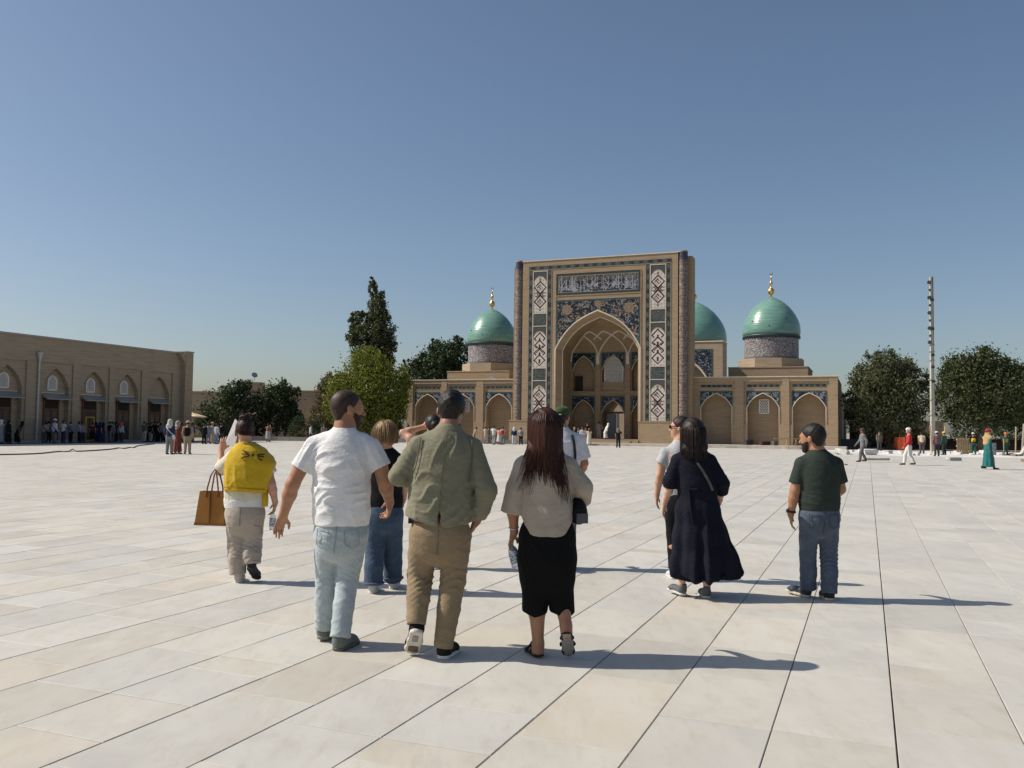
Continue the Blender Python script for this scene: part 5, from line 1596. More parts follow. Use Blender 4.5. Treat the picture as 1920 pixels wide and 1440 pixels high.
def leg_folds(J, amp=.006, seed=0, knee=1.0, hem=1.0):
    def f(V):
        d = amp * .35 * crease(V, (.25, .1, 1), 28, seed)
        for i, s in enumerate('LR'):
            d = d + knee * amp * blob(V, J['kn' + s] + A3(0, -.03, -.02), (.11, .13, .13)) * (crease(V, (.45 * (-1) ** i, .2, 1), 58, seed + 3 + i, 2.6) + crease(V, (-.5 * (-1) ** i, .2, 1), 83, seed + 23 + i, 2.6))
            d = d + hem * amp * .8 * blob(V, J['an' + s] + A3(0, 0, .07), (.12, .14, .08)) * crease(V, (.6 * (-1) ** i, .2, 1), 44, seed + 7 + i, 2.0)
            d = d + amp * .9 * blob(V, J['hp' + s] + A3(0, -.08, -.08), (.12, .12, .10)) * crease(V, (.55 * (-1) ** i, 0, .8), 45, seed + 11 + i, 1.8)
        return d - amp * .25
    return f

def shirt(o, rows, sleeves, mat, name='shirt', h=.009, cuts=(), disp=None, k=.05, extra=()):
    """rows bottom->top (x,y,z,rw,rd); sleeves: lists of (x,y,z,r) or (x,y,z,(rw,rd)) from shoulder to cuff"""
    P = chain(rows, k=k); C = list(cuts)
    for sl in sleeves:
        for i, (a, b) in enumerate(zip(sl[:-1], sl[1:])):
            P.append(Cap(a[:3], b[:3], a[3], b[3], k=.035 if i == 0 else .014, cut=(i == len(sl) - 2)))
    P += list(extra)
    return skin_mesh(name, P, h, mat, o, cuts=C, disp=disp)

plane_z = lambda z0: (lambda X, Y, Z: z0 - Z + 0 * X + 0 * Y)       # keep above z0

# ---- man in white tee ------------------------------------------------
def man_white():
    j = dict(head=(.044, .02, 1.640), nk=(.032, .0, 1.520), shL=(-.175, 0, 1.425), shR=(.228, 0, 1.423), elL=(-.313, -.03, 1.115), wrL=(-.392, .05, .895), tipL=(-.455, .09, .730), elR=(.318, .0, 1.150), wrR=(.340, .13, .985), tipR=(.315, .21, .86),
             hpL=(-.07, .02, .80), hpR=(.115, .0, .80), knL=(-.088, .10, .455), knR=(.067, .05, .455), anL=(-.112, .17, .10), anR=(.047, -.07, .075), heL=(-.115, .12, .02), toL=(-.125, .40, .0), heR=(.03, -.13, .0), toR=(.105, .13, .0))
    o, V, T, hr, J = human((-1.197, 6.148, 0), 'bearded man with shaved head in a white tee and pale jeans', j, SK_TAN, (1.05, .05, 0, 1.10), dict(ua=.056, el=.046, wr=.031, neck=.064, ch=.17, tw=.15), [('L', (.55, .55, 0), (.9, -.1, .3), .35, 1.08), ('R', (-.3, .8, 0), (-1, 0, .2), 1.3, 1.05)])
    short_hair(o, T, hr, hair_mat('buzz_hair', (0.030, 0.018, 0.012), (0.075, 0.042, 0.028)), .0035, -.045, .07, rough=.0008, s=1.10)
    # beard
    beard(o, T, hr, 1.10)
    for q in (-1, 1):
        P = [Cap(T(q * .018, .100, .037), T(q * .046, .090, .038), (.007, .005), (.005, .004), k=.004)]
        skin_mesh('eyebrow', P, .004, HAIR_BLK, o)
    rows = [(.024, 0, .80, .192, .135), (.024, 0, .93, .194, .138), (.022, 0, 1.08, .196, .142), (.022, 0, 1.24, .200, .140), (.024, 0, 1.35, .190, .122), (.028, 0, 1.43, .125, .095), (.032, 0, 1.485, .072, .072)]
    sl = [[(-0.104, 0.0, 1.423, 0.061), (-0.172, -0.005, 1.38, 0.073), (-0.262, -0.02, 1.22, 0.08)], [(0.162, 0.0, 1.423, 0.061), (0.219, 0.0, 1.375, 0.073), (0.296, 0.0, 1.235, 0.079)]]
    def disp(V):
        d = .018 * blob(V, (-.09, -.13, 1.30), (.16, .2, .16)) * crease(V, (.75, 0, -.55), 46, 4, 2.0)
        d += .022 * blob(V, (.05, -.14, 1.0), (.18, .2, .22)) * crease(V, (.62, 0, -.72), 30, 9, 2.2)
        d += .018 * blob(V, (-.12, -.13, .95), (.12, .2, .16)) * crease(V, (.55, 0, -.8), 42, 12, 2.0)
        d += .008 * blob(V, (.24, -.05, 1.28), (.10, .2, .14)) * crease(V, (.8, 0, .4), 50, 15, 1.6) + .008 * blob(V, (-.20, -.05, 1.28), (.10, .2, .14)) * crease(V, (.8, 0, -.4), 50, 16, 1.6)
        return d + .003 * crease(V, (.3, .2, 1), 22, 20) - .004
    so_, SV = shirt(o, rows, sl, cloth('white_cotton', (0.74, 0.735, 0.73)), 'tee_shirt', cuts=[plane_z(.836)], disp=disp)
    m = MB(); m.tube([(.032 + .072 * sin(a), .0 - .072 * cos(a), 1.498 - .012 * cos(a)) for a in np.linspace(-pi, pi, 26)], .008, 6); m.build('collar', cloth('white_cotton', (0.74, 0.735, 0.73)), so_, smooth=True)
    hip = [(.025, 0, .87, .172, .125), (.025, 0, .78, .180, .132), (.02, 0, .70, .172, .128)]
    JJ = dict(J)
    to, TV = trousers(o, JJ, cloth('pale_denim', (0.345, 0.40, 0.415), 'denim', (0.52, 0.56, 0.57)), hip, (.100, .090, .080, .074, .070), 'jeans', disp=leg_folds(J, .013, 31), hems=dict(L=-.02, R=.02))
    SEAM = plain('seam_thread', (0.24, 0.285, 0.30), .8)
    back_line(TV, [(.02, .84), (.012, .74), (.0, .66)], .003).build('seam', SEAM, to)
    for pts in ([(-.115, .825), (-.035, .815), (-.045, .72), (-.085, .69), (-.12, .72), (-.115, .825)], [(.075, .815), (.165, .825), (.17, .72), (.13, .69), (.08, .72), (.075, .815)]):
        back_line(TV, pts, .0022, 26).build('pocket_stitching', SEAM, to)
    G = (0.13, 0.145, 0.125)
    shoe(o, J['heL'], J['toL'], col=G, sole=(0.20, 0.21, 0.18), w=1.08, L=.30); shoe(o, J['heR'], J['toR'], col=G, sole=(0.09, 0.10, 0.085), w=1.08, L=.30)
man_white()

# ---- man in the green-grey jacket -------------------------------------
def man_jacket():
    j = dict(head=(.118, .045, 1.635), nk=(.108, .0, 1.535), shL=(-.095, 0, 1.445), shR=(.275, 0, 1.430), elL=(-.225, .0, 1.195), wrL=(-.130, .24, 1.165), tipL=(-.05, .36, 1.17), elR=(.372, -.07, 1.110), wrR=(.300, .04, .895), tipR=(.25, .08, .80),
             hpL=(-.045, .0, .82), hpR=(.165, .0, .82), knL=(-.078, .08, .525), knR=(.148, .04, .515), anL=(-.083, -.065, .24), anR=(.095, -.02, .09), heL=(-.068, -.15, .205), toL=(-.122, .05, .008), heR=(.085, -.085, .0), toR=(.150, .17, .0))
    o, V, T, hr, J = human((-.526, 5.926, 0), 'man in khaki green jacket and tan trousers, hand in pocket', j, SK_BROWN, (0.1, .28, .03, 1.10), dict(neck=.062, ch=.16, tw=.15, ua=.040, el=.034), [('R', (.3, .9, 0), (-1, 0, 0), .5, 1.0), ('L', (-.2, 0, 1), (1, .3, 0), 1.0, 1.0)])
    short_hair(o, T, hr, HAIR_BLK, .013, -.028, .085, rough=.0045, s=1.10)
    m = MB(); m.tube([(.108 + .068 * sin(a), .004 - .066 * cos(a), 1.545 - .016 * cos(a)) for a in np.linspace(-pi, pi, 24)], .006, 6); m.build('lanyard', plain('dark_red_cord', (0.08, 0.012, 0.012), .7), o, smooth=True)
    JK = cloth('khaki_linen', (0.205, 0.195, 0.130), 'linen')
    rows = [(.045, 0, .84, .226, .155), (.05, 0, .95, .218, .150), (.06, 0, 1.08, .212, .148), (.075, 0, 1.22, .214, .145), (.09, 0, 1.35, .198, .128), (.10, 0, 1.44, .130, .10), (.107, 0, 1.505, .080, .08)]
    sl = [[(-.028, 0, 1.433, .063), (-.093, 0, 1.395, .075), (-.225, 0, 1.195, .072), (-.185, .12, 1.17, .064), (-.145, .215, 1.165, .05)],
          [(.200, 0, 1.425, .063), (.262, 0, 1.385, .077), (.368, -.06, 1.11, .074), (.335, -.02, .99, .064), (.302, .035, .90, .052)]]
    hem = lambda X, Y, Z: (.868 + np.clip(.045 - X, 0, 1) * .28 + np.clip(X - .10, 0, 1) * .14) - Z + 0 * Y
    slit = lambda X, Y, Z: -np.maximum(np.maximum(np.abs(X - .062 - (.95 - Z) * .02) - .004 - (.99 - Z) * .05, Z - .985), Y + .02)
    def disp(V):
        d = .020 * blob(V, (.06, -.13, 1.40), (.24, .2, .11)) * crease(V, (1, 0, .12), 34, 5, 2.2)
        d += .018 * blob(V, (.06, -.14, 1.12), (.24, .2, .18)) * crease(V, (.10, 0, 1), 36, 8, 2.4)
        d += .018 * blob(V, (.18, -.14, 1.0), (.14, .2, .18)) * crease(V, (-.5, 0, .85), 40, 11, 2.2)
        d += .009 * blob(V, (-.17, 0, 1.25), (.14, .2, .2)) * crease(V, (.5, 0, .8), 48, 13, 1.8) + .010 * blob(V, (.35, -.04, 1.10), (.12, .2, .22)) * crease(V, (-.35, 0, .9), 55, 17, 1.8)
        d += .010 * blob(V, (-.15, 0, .93), (.1, .2, .12)) * crease(V, (.9, 0, .4), 40, 19, 2)
        return d + .003 * crease(V, (.2, .3, 1), 26, 25) - .005
    so_, SV = shirt(o, rows, sl, JK, 'jacket', cuts=[hem, slit], disp=disp)
    SEAM = plain('jacket_seam', (0.11, 0.107, 0.075), .9)
    back_line(SV, [(.104, 1.50), (.09, 1.35), (.075, 1.2), (.066, 1.0)], .0028, 22).build('back_seam', SEAM, so_)
    back_line(SV, [(-.075, 1.455), (-.085, 1.36), (-.10, 1.27), (-.125, 1.20)], .004, 14).build('armhole_seam', SEAM, so_)
    back_line(SV, [(.265, 1.445), (.268, 1.35), (.262, 1.25), (.258, 1.17)], .004, 14).build('armhole_seam', SEAM, so_)
    # stand-and-fall collar
    def collar(x, y, z, R, hh):
        m = MB(); n = 22; V = []; F = []
        for i, a in enumerate(np.linspace(-2.3, 2.3, n)):
            for rr, zz in ((R, z + hh - .006 * cos(a)), (R + .012, z + hh * .5), (R + .020, z - .012), (R + .002, z - .004)):
                V.append((x + rr * sin(a), y - rr * cos(a), zz - .012 * cos(a)))
        for i in range(n - 1):
            for q in range(4):
                q2 = (q + 1) % 4; F.append((i * 4 + q, i * 4 + q2, (i + 1) * 4 + q2, (i + 1) * 4 + q))
        m.add(V, F); return m
    collar(.107, .0, 1.508, .072, .040).build('collar', JK, so_, smooth=True)
    hip = [(.058, 0, .91, .180, .13), (.058, 0, .82, .190, .138), (.055, 0, .73, .182, .132)]
    to, TV = trousers(o, J, cloth('tan_cotton', (0.255, 0.188, 0.112), 'linen'), hip, (.108, .096, .088, .080, .066), 'trousers', disp=leg_folds(J, .014, 51, 1.4), hems=dict(L=-.06, R=-.06))
    back_line(TV, [(.058, .86), (.055, .76), (.05, .69)], .003).build('seam', plain('trouser_seam', (0.17, 0.125, 0.075), .9), to)
    B = (0.018, 0.015, 0.015)
    shoe(o, J['heR'], J['toR'], col=B, sole=(0.62, 0.60, 0.56), w=1.05, L=.295)
    sh, TT = shoe(o, J['heL'], J['toL'], up=(.0, .70, .70), col=B, sole=(0.55, 0.51, 0.46), w=1.08, L=.295)
    P = [Cap(TT(0, .18, -.001), TT(0, .235, -.001), (.036, .006), (.036, .006), TT(1, 0, 0) - TT(0, 0, 0), k=.01)]
    skin_mesh('tread_patch', P, .005, plain('brown_rubber', (0.13, 0.085, 0.065), .8), sh)
    P = [Cap(TT(0, .06, -.001), TT(0, .12, -.001), (.022, .005), (.02, .005), TT(1, 0, 0) - TT(0, 0, 0), k=.01)]
    skin_mesh('tread_patch', P, .005, plain('grey_rubber', (0.28, 0.26, 0.24), .8), sh)
    # belt end and pouch at the left hip
    m = MB(); m.box(-.150, -.115, -.06, .05, .885, .925); m.build('belt_pouch', plain('black_pouch', (0.012, 0.012, 0.013), .6), o)
    m = MB(); m.tube([(.058 + .186 * sin(a), -.136 * cos(a), .905) for a in np.linspace(-pi, pi, 26)], .014, 6); m.build('belt', plain('red_brown_belt', (0.13, 0.02, 0.015), .6), o, smooth=True)
man_jacket()

# ---- woman with bobbed hair --------------------------------------------
def woman_bob():
    j = dict(head=(.011, .0, 1.455), nk=(.008, .0, 1.345), shL=(-.140, 0, 1.275), shR=(.135, 0, 1.262), elL=(-.20, .02, 1.02), wrL=(-.17, .17, .86), tipL=(-.15, .25, .78), elR=(.192, .02, 1.010), wrR=(.172, .15, .845), tipR=(.15, .22, .76),
             hpL=(-.066, .0, .725), hpR=(.092, .0, .725), knL=(-.070, .0, .37), knR=(.088, .10, .38), anL=(-.067, -.05, .075), anR=(.081, .18, .085), heL=(-.07, -.10, .0), toL=(-.075, .15, .0), heR=(.08, .13, .0), toR=(.09, .38, .0))
    o, V, T, hr, J = human((-1.182, 8.213, 0), 'woman with bobbed light brown hair in black tee and dark jeans', j, SK_LIGHT, (.15, .05, 0, 1.0), dict(ua=.047, el=.04, wr=.028), [('R', (-.3, .9, 0), (-1, 0, 0), .6, .95), ('L', (.3, .9, 0), (1, 0, 0), .6, .95)], h=.009)
    c = np.array([.011, -.005, 1.455])
    P = [Ell(c + A3(0, -.012, .035), (.100, .115, .098), hr, k=.03), Ell(c + A3(0, -.028, -.045), (.112, .098, .075), hr, k=.05)]
    cut = lambda X, Y, Z: np.maximum((Y - .035) - (Z - 1.50) * .6, (1.375 + .03 * np.sin(X * 60)) - Z)
    HB = hair_mat('light_brown_hair', (0.15, 0.082, 0.036), (0.42, 0.27, 0.13))
    r = np.random.default_rng(2)
    def extra(V, F):
        ps = []
        for i in range(260):
            a = r.uniform(-2.2, 2.2); t = np.linspace(0, 1, 10)
            R = .02 + .094 * np.sin(np.clip(t * 1.25, 0, 1) * pi / 2) + .006 * r.normal(); 
            x = c[0] + np.sin(a) * R * 1.04; y = c[1] - .012 - np.cos(a) * R * 1.1; z = c[2] + .135 - .21 * t ** 1.5 - .01 * r.random()
            x = x - np.sin(a) * .02 * np.clip(t - .8, 0, 1) * 5 * .6
            ps.append(np.stack([x, y, z], 1))
        return strands(ps, .0035, .0018)
    skin_mesh('hair', P, .008, HB, o, cuts=[cut], disp=lambda V: .004 * crease(V, (1, .4, .05), 110, 4, 1.2), extra=extra)
    BT = cloth('black_cotton', (0.014, 0.013, 0.014))
    rows = [(.012, 0, .73, .165, .125), (.012, 0, .85, .162, .122), (.01, 0, 1.0, .158, .118), (.01, 0, 1.14, .160, .112), (.008, 0, 1.24, .13, .095), (.008, 0, 1.31, .06, .062)]
    sl = [[(-0.085, 0.0, 1.258, 0.052), (-0.14, 0.0, 1.22, 0.063), (-0.185, 0.01, 1.1, 0.07)], [(0.085, 0.0, 1.25, 0.052), (0.135, 0.0, 1.21, 0.063), (0.178, 0.01, 1.09, 0.07)]]
    shirt(o, rows, sl, BT, 'tee_shirt', h=.011, cuts=[plane_z(.749)], disp=lambda V: .006 * crease(V, (.5, 0, .8), 30, 3))
    trousers(o, J, cloth('dark_denim', (0.028, 0.052, 0.092), 'denim', (0.075, 0.12, 0.18)), [(.012, 0, .80, .155, .12), (.012, 0, .72, .168, .13), (.012, 0, .65, .165, .128)], (.098, .092, .088, .088, .088), 'jeans', h=.010, disp=leg_folds(J, .006, 71, .5), hems=dict(L=-.02, R=-.02), cuts=())
    for s in 'LR':
        a = J['an' + s]; m = MB(); m.tube([(a[0] + .089 * sin(q), a[1] - .089 * cos(q), a[2] + .018) for q in np.linspace(-pi, pi, 22)], .014, 6); m.build('turn_up', cloth('dark_denim_cuff', (0.05, 0.08, 0.12), 'denim'), o, smooth=True)
    for s in 'LR': shoe(o, J['he' + s], J['to' + s], col=(0.52, 0.52, 0.52), sole=(0.66, 0.66, 0.66), L=.26, h=.01)
woman_bob()

# ---- woman with a raised arm, mostly hidden by the jacket ---------------
def woman_hidden():
    j = dict(head=(.0, .03, 1.535), nk=(.0, .0, 1.415), shL=(-.15, 0, 1.34), shR=(.15, 0, 1.34), elL=(-.34, .10, 1.46), wrL=(-.12, .17, 1.53), tipL=(-.02, .16, 1.56), elR=(.20, .03, 1.08), wrR=(.18, .17, .90), tipR=(.17, .24, .82),
             hpL=(-.08, 0, .84), hpR=(.08, 0, .84), knL=(-.07, .06, .46), knR=(.08, .02, .46), anL=(-.05, .12, .08), anR=(.06, -.06, .08), heL=(-.05, .06, 0), toL=(-.06, .31, 0), heR=(.06, -.11, 0), toR=(.07, .14, 0))
    o, V, T, hr, J = human((-.86, 9.62, 0), 'person shading the eyes with a raised arm, hidden behind the khaki jacket', j, SK_LIGHT, (-.3, .05, 0, .97), dict(ua=.044, el=.037), [('L', (0, .3, 1), (0, -.6, -.5), .4, .95), ('R', (-.3, .9, 0), (-1, 0, 0), .6, .95)], h=.010)
    short_hair(o, T, hr, HAIR_BLK, .016, -.06, .08, h=.009, s=.98)
    P = [Ell(T(0, -.115, .01), (.05, .05, .05), hr, k=.03)]
    skin_mesh('hair_knot', P, .009, HAIR_BLK, o, disp=lambda V: .004 * crease(V, (1, 0, .4), 120, 2, 1))
    rows = [(0, 0, .80, .155, .115), (0, 0, .95, .15, .112), (0, 0, 1.12, .15, .11), (0, 0, 1.26, .145, .1), (0, 0, 1.33, .10, .085), (0, 0, 1.385, .066, .066)]
    sl = [[(-0.085, 0.0, 1.323, 0.048), (-0.14, 0.01, 1.31, 0.056), (-0.2, 0.03, 1.37, 0.059)], [(0.085, 0.0, 1.323, 0.048), (0.14, 0.0, 1.29, 0.056), (0.18, 0.01, 1.2, 0.061)]]
    shirt(o, rows, sl, cloth('grey_top', (0.42, 0.41, 0.40)), 'top', h=.013, cuts=[plane_z(.82)])
    trousers(o, J, cloth('beige_trousers', (0.36, 0.31, 0.25)), [(0, 0, .88, .14, .11), (0, 0, .80, .155, .12), (0, 0, .74, .15, .118)], (.09, .08, .072, .066, .062), h=.013, hems=dict(L=.05, R=.05))
    for s in 'LR': shoe(o, J['he' + s], J['to' + s], col=(0.25, 0.22, 0.20), sole=(0.5, 0.48, 0.45), L=.255, h=.01)
woman_hidden()
# ---- woman with the yellow sweatshirt ------------------------------------
def woman_yellow():
    j = dict(head=(-.048, .0, 1.462), nk=(-.038, .0, 1.350), shL=(-.155, 0, 1.262), shR=(.150, 0, 1.245), elL=(-.300, .08, 1.065), wrL=(-.330, .18, 1.272), tipL=(-.300, .20, 1.42), elR=(.232, -.02, .955), wrR=(.256, .05, .770), tipR=(.238, .07, .66),
             hpL=(-.105, .0, .68), hpR=(.058, .0, .68), knL=(-.100, .03, .355), knR=(.050, .03, .355), anL=(-.075, .0, .075), anR=(.070, -.03, .19), heL=(-.050, -.055, .0), toL=(-.105, .19, .0), heR=(.062, -.105, .155), toR=(.09, .10, .008))
    o, V, T, hr, J = human((-2.561, 8.621, 0), 'woman with a yellow sweatshirt over her shoulders, raising papers against the sun', j, SK_LIGHT, (-.35, .05, 0, 1.04), dict(ua=.048, el=.040, wr=.028), [('L', (.8, .2, .3), (.6, .5, 0), .45, .95), ('R', (-.4, .8, 0), (-1, .1, .1), 1.1, .98)], h=.0085)
    HR = hair_mat('dark_auburn_hair', (0.016, 0.007, 0.006), (0.060, 0.022, 0.016))
    inv = hr.T; c = T(0, 0, 0)
    def cut(X, Y, Z):
        px, py, pz = X - c[0], Y - c[1], Z - c[2]
        x = inv[0, 0] * px + inv[0, 1] * py + inv[0, 2] * pz; y = inv[1, 0] * px + inv[1, 1] * py + inv[1, 2] * pz
        return np.maximum(y - .075 - (pz - .06) * .3, np.maximum(y * .7 - (pz - .03) - .008, -(pz + .070) * .9))
    r = np.random.default_rng(8)
    def extra(V, F):
        ps = []
        for i in range(90):          # locks twisted up into the bun
            a = r.uniform(-2.4, 2.4); t = np.linspace(0, 1, 9); R0 = .094
            p0 = T(np.sin(a) * .086, -.012 - np.cos(a) * .105, -.05 + .05 * r.random()); p1 = T(np.sin(a) * .085, -.02 - np.cos(a) * .115, .05); p2 = T(r.normal(0, .025), -.05 + r.normal(0, .03), .135 + r.normal(0, .015))
            ps.append((1 - t)[:, None] ** 2 * p0 + 2 * (t * (1 - t))[:, None] * p1 + (t ** 2)[:, None] * p2)
        for i in range(26):          # loose ends
            a = r.uniform(0, 2 * pi); p0 = T(.02 * cos(a), -.05 + .02 * sin(a), .13); t = np.linspace(0, 1, 6)
            ps.append(p0 + np.outer(t, np.array([cos(a) * .05, sin(a) * .04, .02 + r.normal(0, .02)])) + np.outer(np.sin(t * pi), np.array([0, 0, .025])))
        return strands(ps, .0042, .0018)
    P = [Ell(T(0, -.015, .032), (.088, .110, .100), hr, k=.02), Cap(T(0, -.08, .0), T(0, -.055, -.058), (.055, .034), (.044, .026), hr @ A3(1, 0, 0), k=.03)]
    ho, HV = skin_mesh('hair', P, .008, HR, o, cuts=[cut], disp=lambda V: .004 * crease(V, (1, .2, -.3), 120, 3, 1.1), extra=extra)
    skin_mesh('hair_bun', [Ell(T(.005, -.045, .128), (.050, .046, .036), hr, k=.02), Cap(T(-.03, -.05, .12), T(.04, -.04, .145), .026, .024, k=.02)], .007, HR, o, disp=lambda V: .008 * crease(V, (.6, .3, 1), 85, 6, 1.2))
    m = MB(); m.tube([T(-.02, -.05, .115), T(.095, -.04, .175)], [.006, .0045], 6); m.build('hair_stick', plain('wooden_stick', (0.35, 0.18, 0.11), .5), o)
    CR = cloth('cream_cotton', (0.60, 0.565, 0.455)); WH = cloth('white_jersey', (0.70, 0.69, 0.67))
    rows = [(-.03, 0, .745, .192, .145), (-.03, 0, .86, .186, .140), (-.03, 0, 1.02, .178, .135), (-.02, 0, 1.15, .172, .122), (-.025, 0, 1.25, .13, .095), (-.038, 0, 1.315, .06, .062)]
    sl = [[(-0.095, 0.0, 1.248, 0.053), (-0.153, 0.01, 1.215, 0.065), (-0.285, 0.07, 1.085, 0.081)], [(0.085, 0.0, 1.238, 0.052), (0.144, 0.0, 1.195, 0.063), (0.215, -0.01, 1.05, 0.07)]]
    shirt(o, rows, sl, CR, 'tee_shirt', h=.010, cuts=[plane_z(.772)], disp=lambda V: .006 * crease(V, (.5, 0, .9), 34, 3) + .008 * blob(V, (-.25, .05, 1.12), (.1, .1, .1)) * crease(V, (.6, 0, .9), 60, 5))
    shirt(o, [(-.03, 0, .68, .190, .142), (-.03, 0, .80, .186, .138), (-.03, 0, .90, .17, .12)], [], WH, 'undershirt', h=.010, cuts=[plane_z(.712)], disp=lambda V: .004 * crease(V, (1, 0, .2), 30, 4))
    # sweatshirt laid over the back and shoulders
    YL = cloth('yellow_fleece', (0.56, 0.365, 0.016))
    poly = np.array([(-.205, .885), (-.205, 1.05), (-.20, 1.22), (-.13, 1.345), (-.035, 1.37), (.045, 1.355), (.14, 1.30), (.235, 1.215), (.268, 1.155), (.240, 1.02), (.195, .872), (.17, .868), (0, .882)])
    def pcut(X, Y, Z):
        x = np.broadcast_to(X, np.broadcast_shapes(X.shape, Z.shape)); z = np.broadcast_to(Z, np.broadcast_shapes(X.shape, Z.shape))
        d = np.full(x.shape, 1e3); s = np.ones(x.shape)
        n = len(poly)
        for i in range(n):
            a = poly[i]; b = poly[(i + 1) % n]; e = b - a
            wx, wz_ = x - a[0], z - a[1]; t = np.clip((wx * e[0] + wz_ * e[1]) / (e @ e), 0, 1)
            d = np.minimum(d, np.hypot(wx - t * e[0], wz_ - t * e[1]))
            c1 = z >= a[1]; c2 = z < b[1]; c3 = e[0] * wz_ > e[1] * wx
            s = np.where((c1 & c2 & c3) | (~c1 & ~c2 & ~c3), -s, s)
        return s * d + 0 * Y
    P = chain([(-.005, -.01, .86, .235, .185), (0, -.01, 1.0, .235, .182), (.01, -.01, 1.14, .26, .165), (.0, -.005, 1.24, .21, .125), (-.035, 0, 1.33, .085, .078)], k=.05) + [Cap((.05, 0, 1.26), (.25, -.01, 1.14), .085, .075, k=.06)]
    inner = chain([(-.03, .02, .8, .19, .15), (-.03, .02, 1.05, .18, .142), (-.02, .02, 1.16, .172, .125), (-.03, .02, 1.27, .12, .095)], k=.04)
    for q in inner: q.sub = True
    yo, YV = skin_mesh('sweatshirt', P + inner, .0085, YL, o, cuts=[pcut, lambda X, Y, Z: Y - .03 - np.clip(Z - 1.18, 0, 1) * .5 + 0 * X], disp=lambda V: .014 * blob(V, (.0, -.15, .97), (.24, .2, .13)) * crease(V, (1, 0, .08), 34, 7, 1.6) + .006 * crease(V, (.8, 0, .35), 22, 3) - .004)
    BK = plain('black_print', (0.012, 0.011, 0.010), .8)
    wx, wz0 = .085, 1.238
    for sg, pts in ((-1, [(-.10, .040), (-.04, .020)]), (-1, [(-.105, .008), (-.06, .008), (-.032, .0)]), (-1, [(-.105, -.035), (-.07, -.018), (-.032, -.008)]), (1, [(.040, .004), (.10, .006)]), (1, [(.038, -.008), (.10, -.018)]), (1, [(.042, -.020), (.085, -.052)])):
        mm = back_line(YV, [(wx + a, wz0 + b) for a, b in pts], .0055, 10, .018, .003); mm.build('printed_whisker', BK, yo)
    yb = on_back(YV, wx, wz0, .02, .003)
    m = MB(); m.prism([(wx, wz0 - .018), (wx + .015, wz0 + .004), (wx + .009, wz0 + .012), (wx, wz0 + .006), (wx - .009, wz0 + .012), (wx - .015, wz0 + .004)], yb - .002, yb + .006); m.build('printed_nose', BK, yo)
    back_line(YV, [(-.195, .925), (-.05, .925), (.08, .915), (.205, .905)], .004, 24, .02).build('rib_seam', plain('yellow_seam', (0.33, 0.20, 0.01), .9), yo)
    m = MB(); m.tube([(.165, -.02, .90), (.175, -.025, .80), (.178, -.03, .735)], [.038, .036, .030], 8); m.build('sleeve_end', YL, yo, smooth=True)
    BG = cloth('stone_cotton', (0.40, 0.345, 0.285))
    to, TV = trousers(o, J, BG, [(-.025, 0, .76, .178, .14), (-.022, 0, .66, .186, .148), (-.02, 0, .58, .18, .145)], (.100, .098, .092, .090, .082), 'trousers', h=.0095, disp=leg_folds(J, .012, 91), hems=dict(L=.0, R=-.05))
    back_line(TV, [(-.02, .73), (-.022, .64), (-.025, .56)], .003).build('seam', plain('stone_seam', (0.17, 0.145, 0.12), .9), to)
    for x, z in ((-.165, .52), (.125, .50)):
        back_line(TV, [(x - .02, z + .06), (x + .03, z + .05), (x + .03, z - .03)], .003, 10).build('cargo_pocket', plain('stone_seam', (0.17, 0.145, 0.12), .9), to)
    shoe(o, J['heL'], J['toL'], col=(0.48, 0.42, 0.38), sole=(0.62, 0.58, 0.54), L=.27); shoe(o, J['heR'], J['toR'], up=(0, .6, .8), col=(0.05, 0.045, 0.045), sole=(0.035, 0.03, 0.03), L=.26)
    # things she carries
    root = o.location
    bag = empty('tote_bag', (root.x - .345, root.y + .02, .55), radians(-8)); TA = plain('tan_leather', (0.28, 0.115, 0.012), .5, .4, var=.10, scale=7, bump=.08)
    m = MB(); m.add([(-.155, -.06, 0), (.155, -.06, 0), (.155, .06, 0), (-.155, .06, 0), (-.115, -.045, .325), (.125, -.045, .325), (.125, .045, .325), (-.115, .045, .325)], [(3, 2, 1, 0), (0, 1, 5, 4), (1, 2, 6, 5), (2, 3, 7, 6), (3, 0, 4, 7)]); m.build('body', TA, bag)
    m = MB(); m.box(-.157, .157, -.063, .063, -.004, .022); m.build('base_panel', plain('tan_leather_dark', (0.20, 0.08, 0.012), .5), bag)
    m = MB(); m.box(-.004, .004, -.064, -.052, .02, .32); m.build('seam', plain('leather_seam', (0.13, 0.045, 0.008), .7), bag)
    for y in (-.05, .05):
        m = MB(); m.tube([(-.045, y, .27), (-.035, y, .36), (-.01, y * .7, .48), (.02, y * .3, .54), (.05, y * .7, .48), (.075, y, .36), (.08, y, .27)], .0075, 6); m.build('handle', plain('brown_strap', (0.16, 0.045, 0.02), .6), bag, smooth=True)
    tag(bag, 'tan leather tote bag hanging from the arm of the woman in yellow', 'bag')
    bk = empty('paper_folder', (root.x - .25, root.y + .19, 1.30), 0)
    PW = plain('white_paper', (0.80, 0.80, 0.80), .6, var=.02); GR = plain('grey_cover', (0.16, 0.17, 0.165), .6)
    m = MB(); m.add([(-.05, .0, .035), (.055, -.02, .0), (.098, -.02, .235), (.045, .0, .285), (-.05, .012, .035), (.055, -.008, .0), (.098, -.008, .235), (.045, .012, .285)], [(0, 1, 2, 3), (7, 6, 5, 4), (0, 4, 5, 1), (1, 5, 6, 2), (2, 6, 7, 3), (3, 7, 4, 0)]); m.build('sheet', PW, bk)
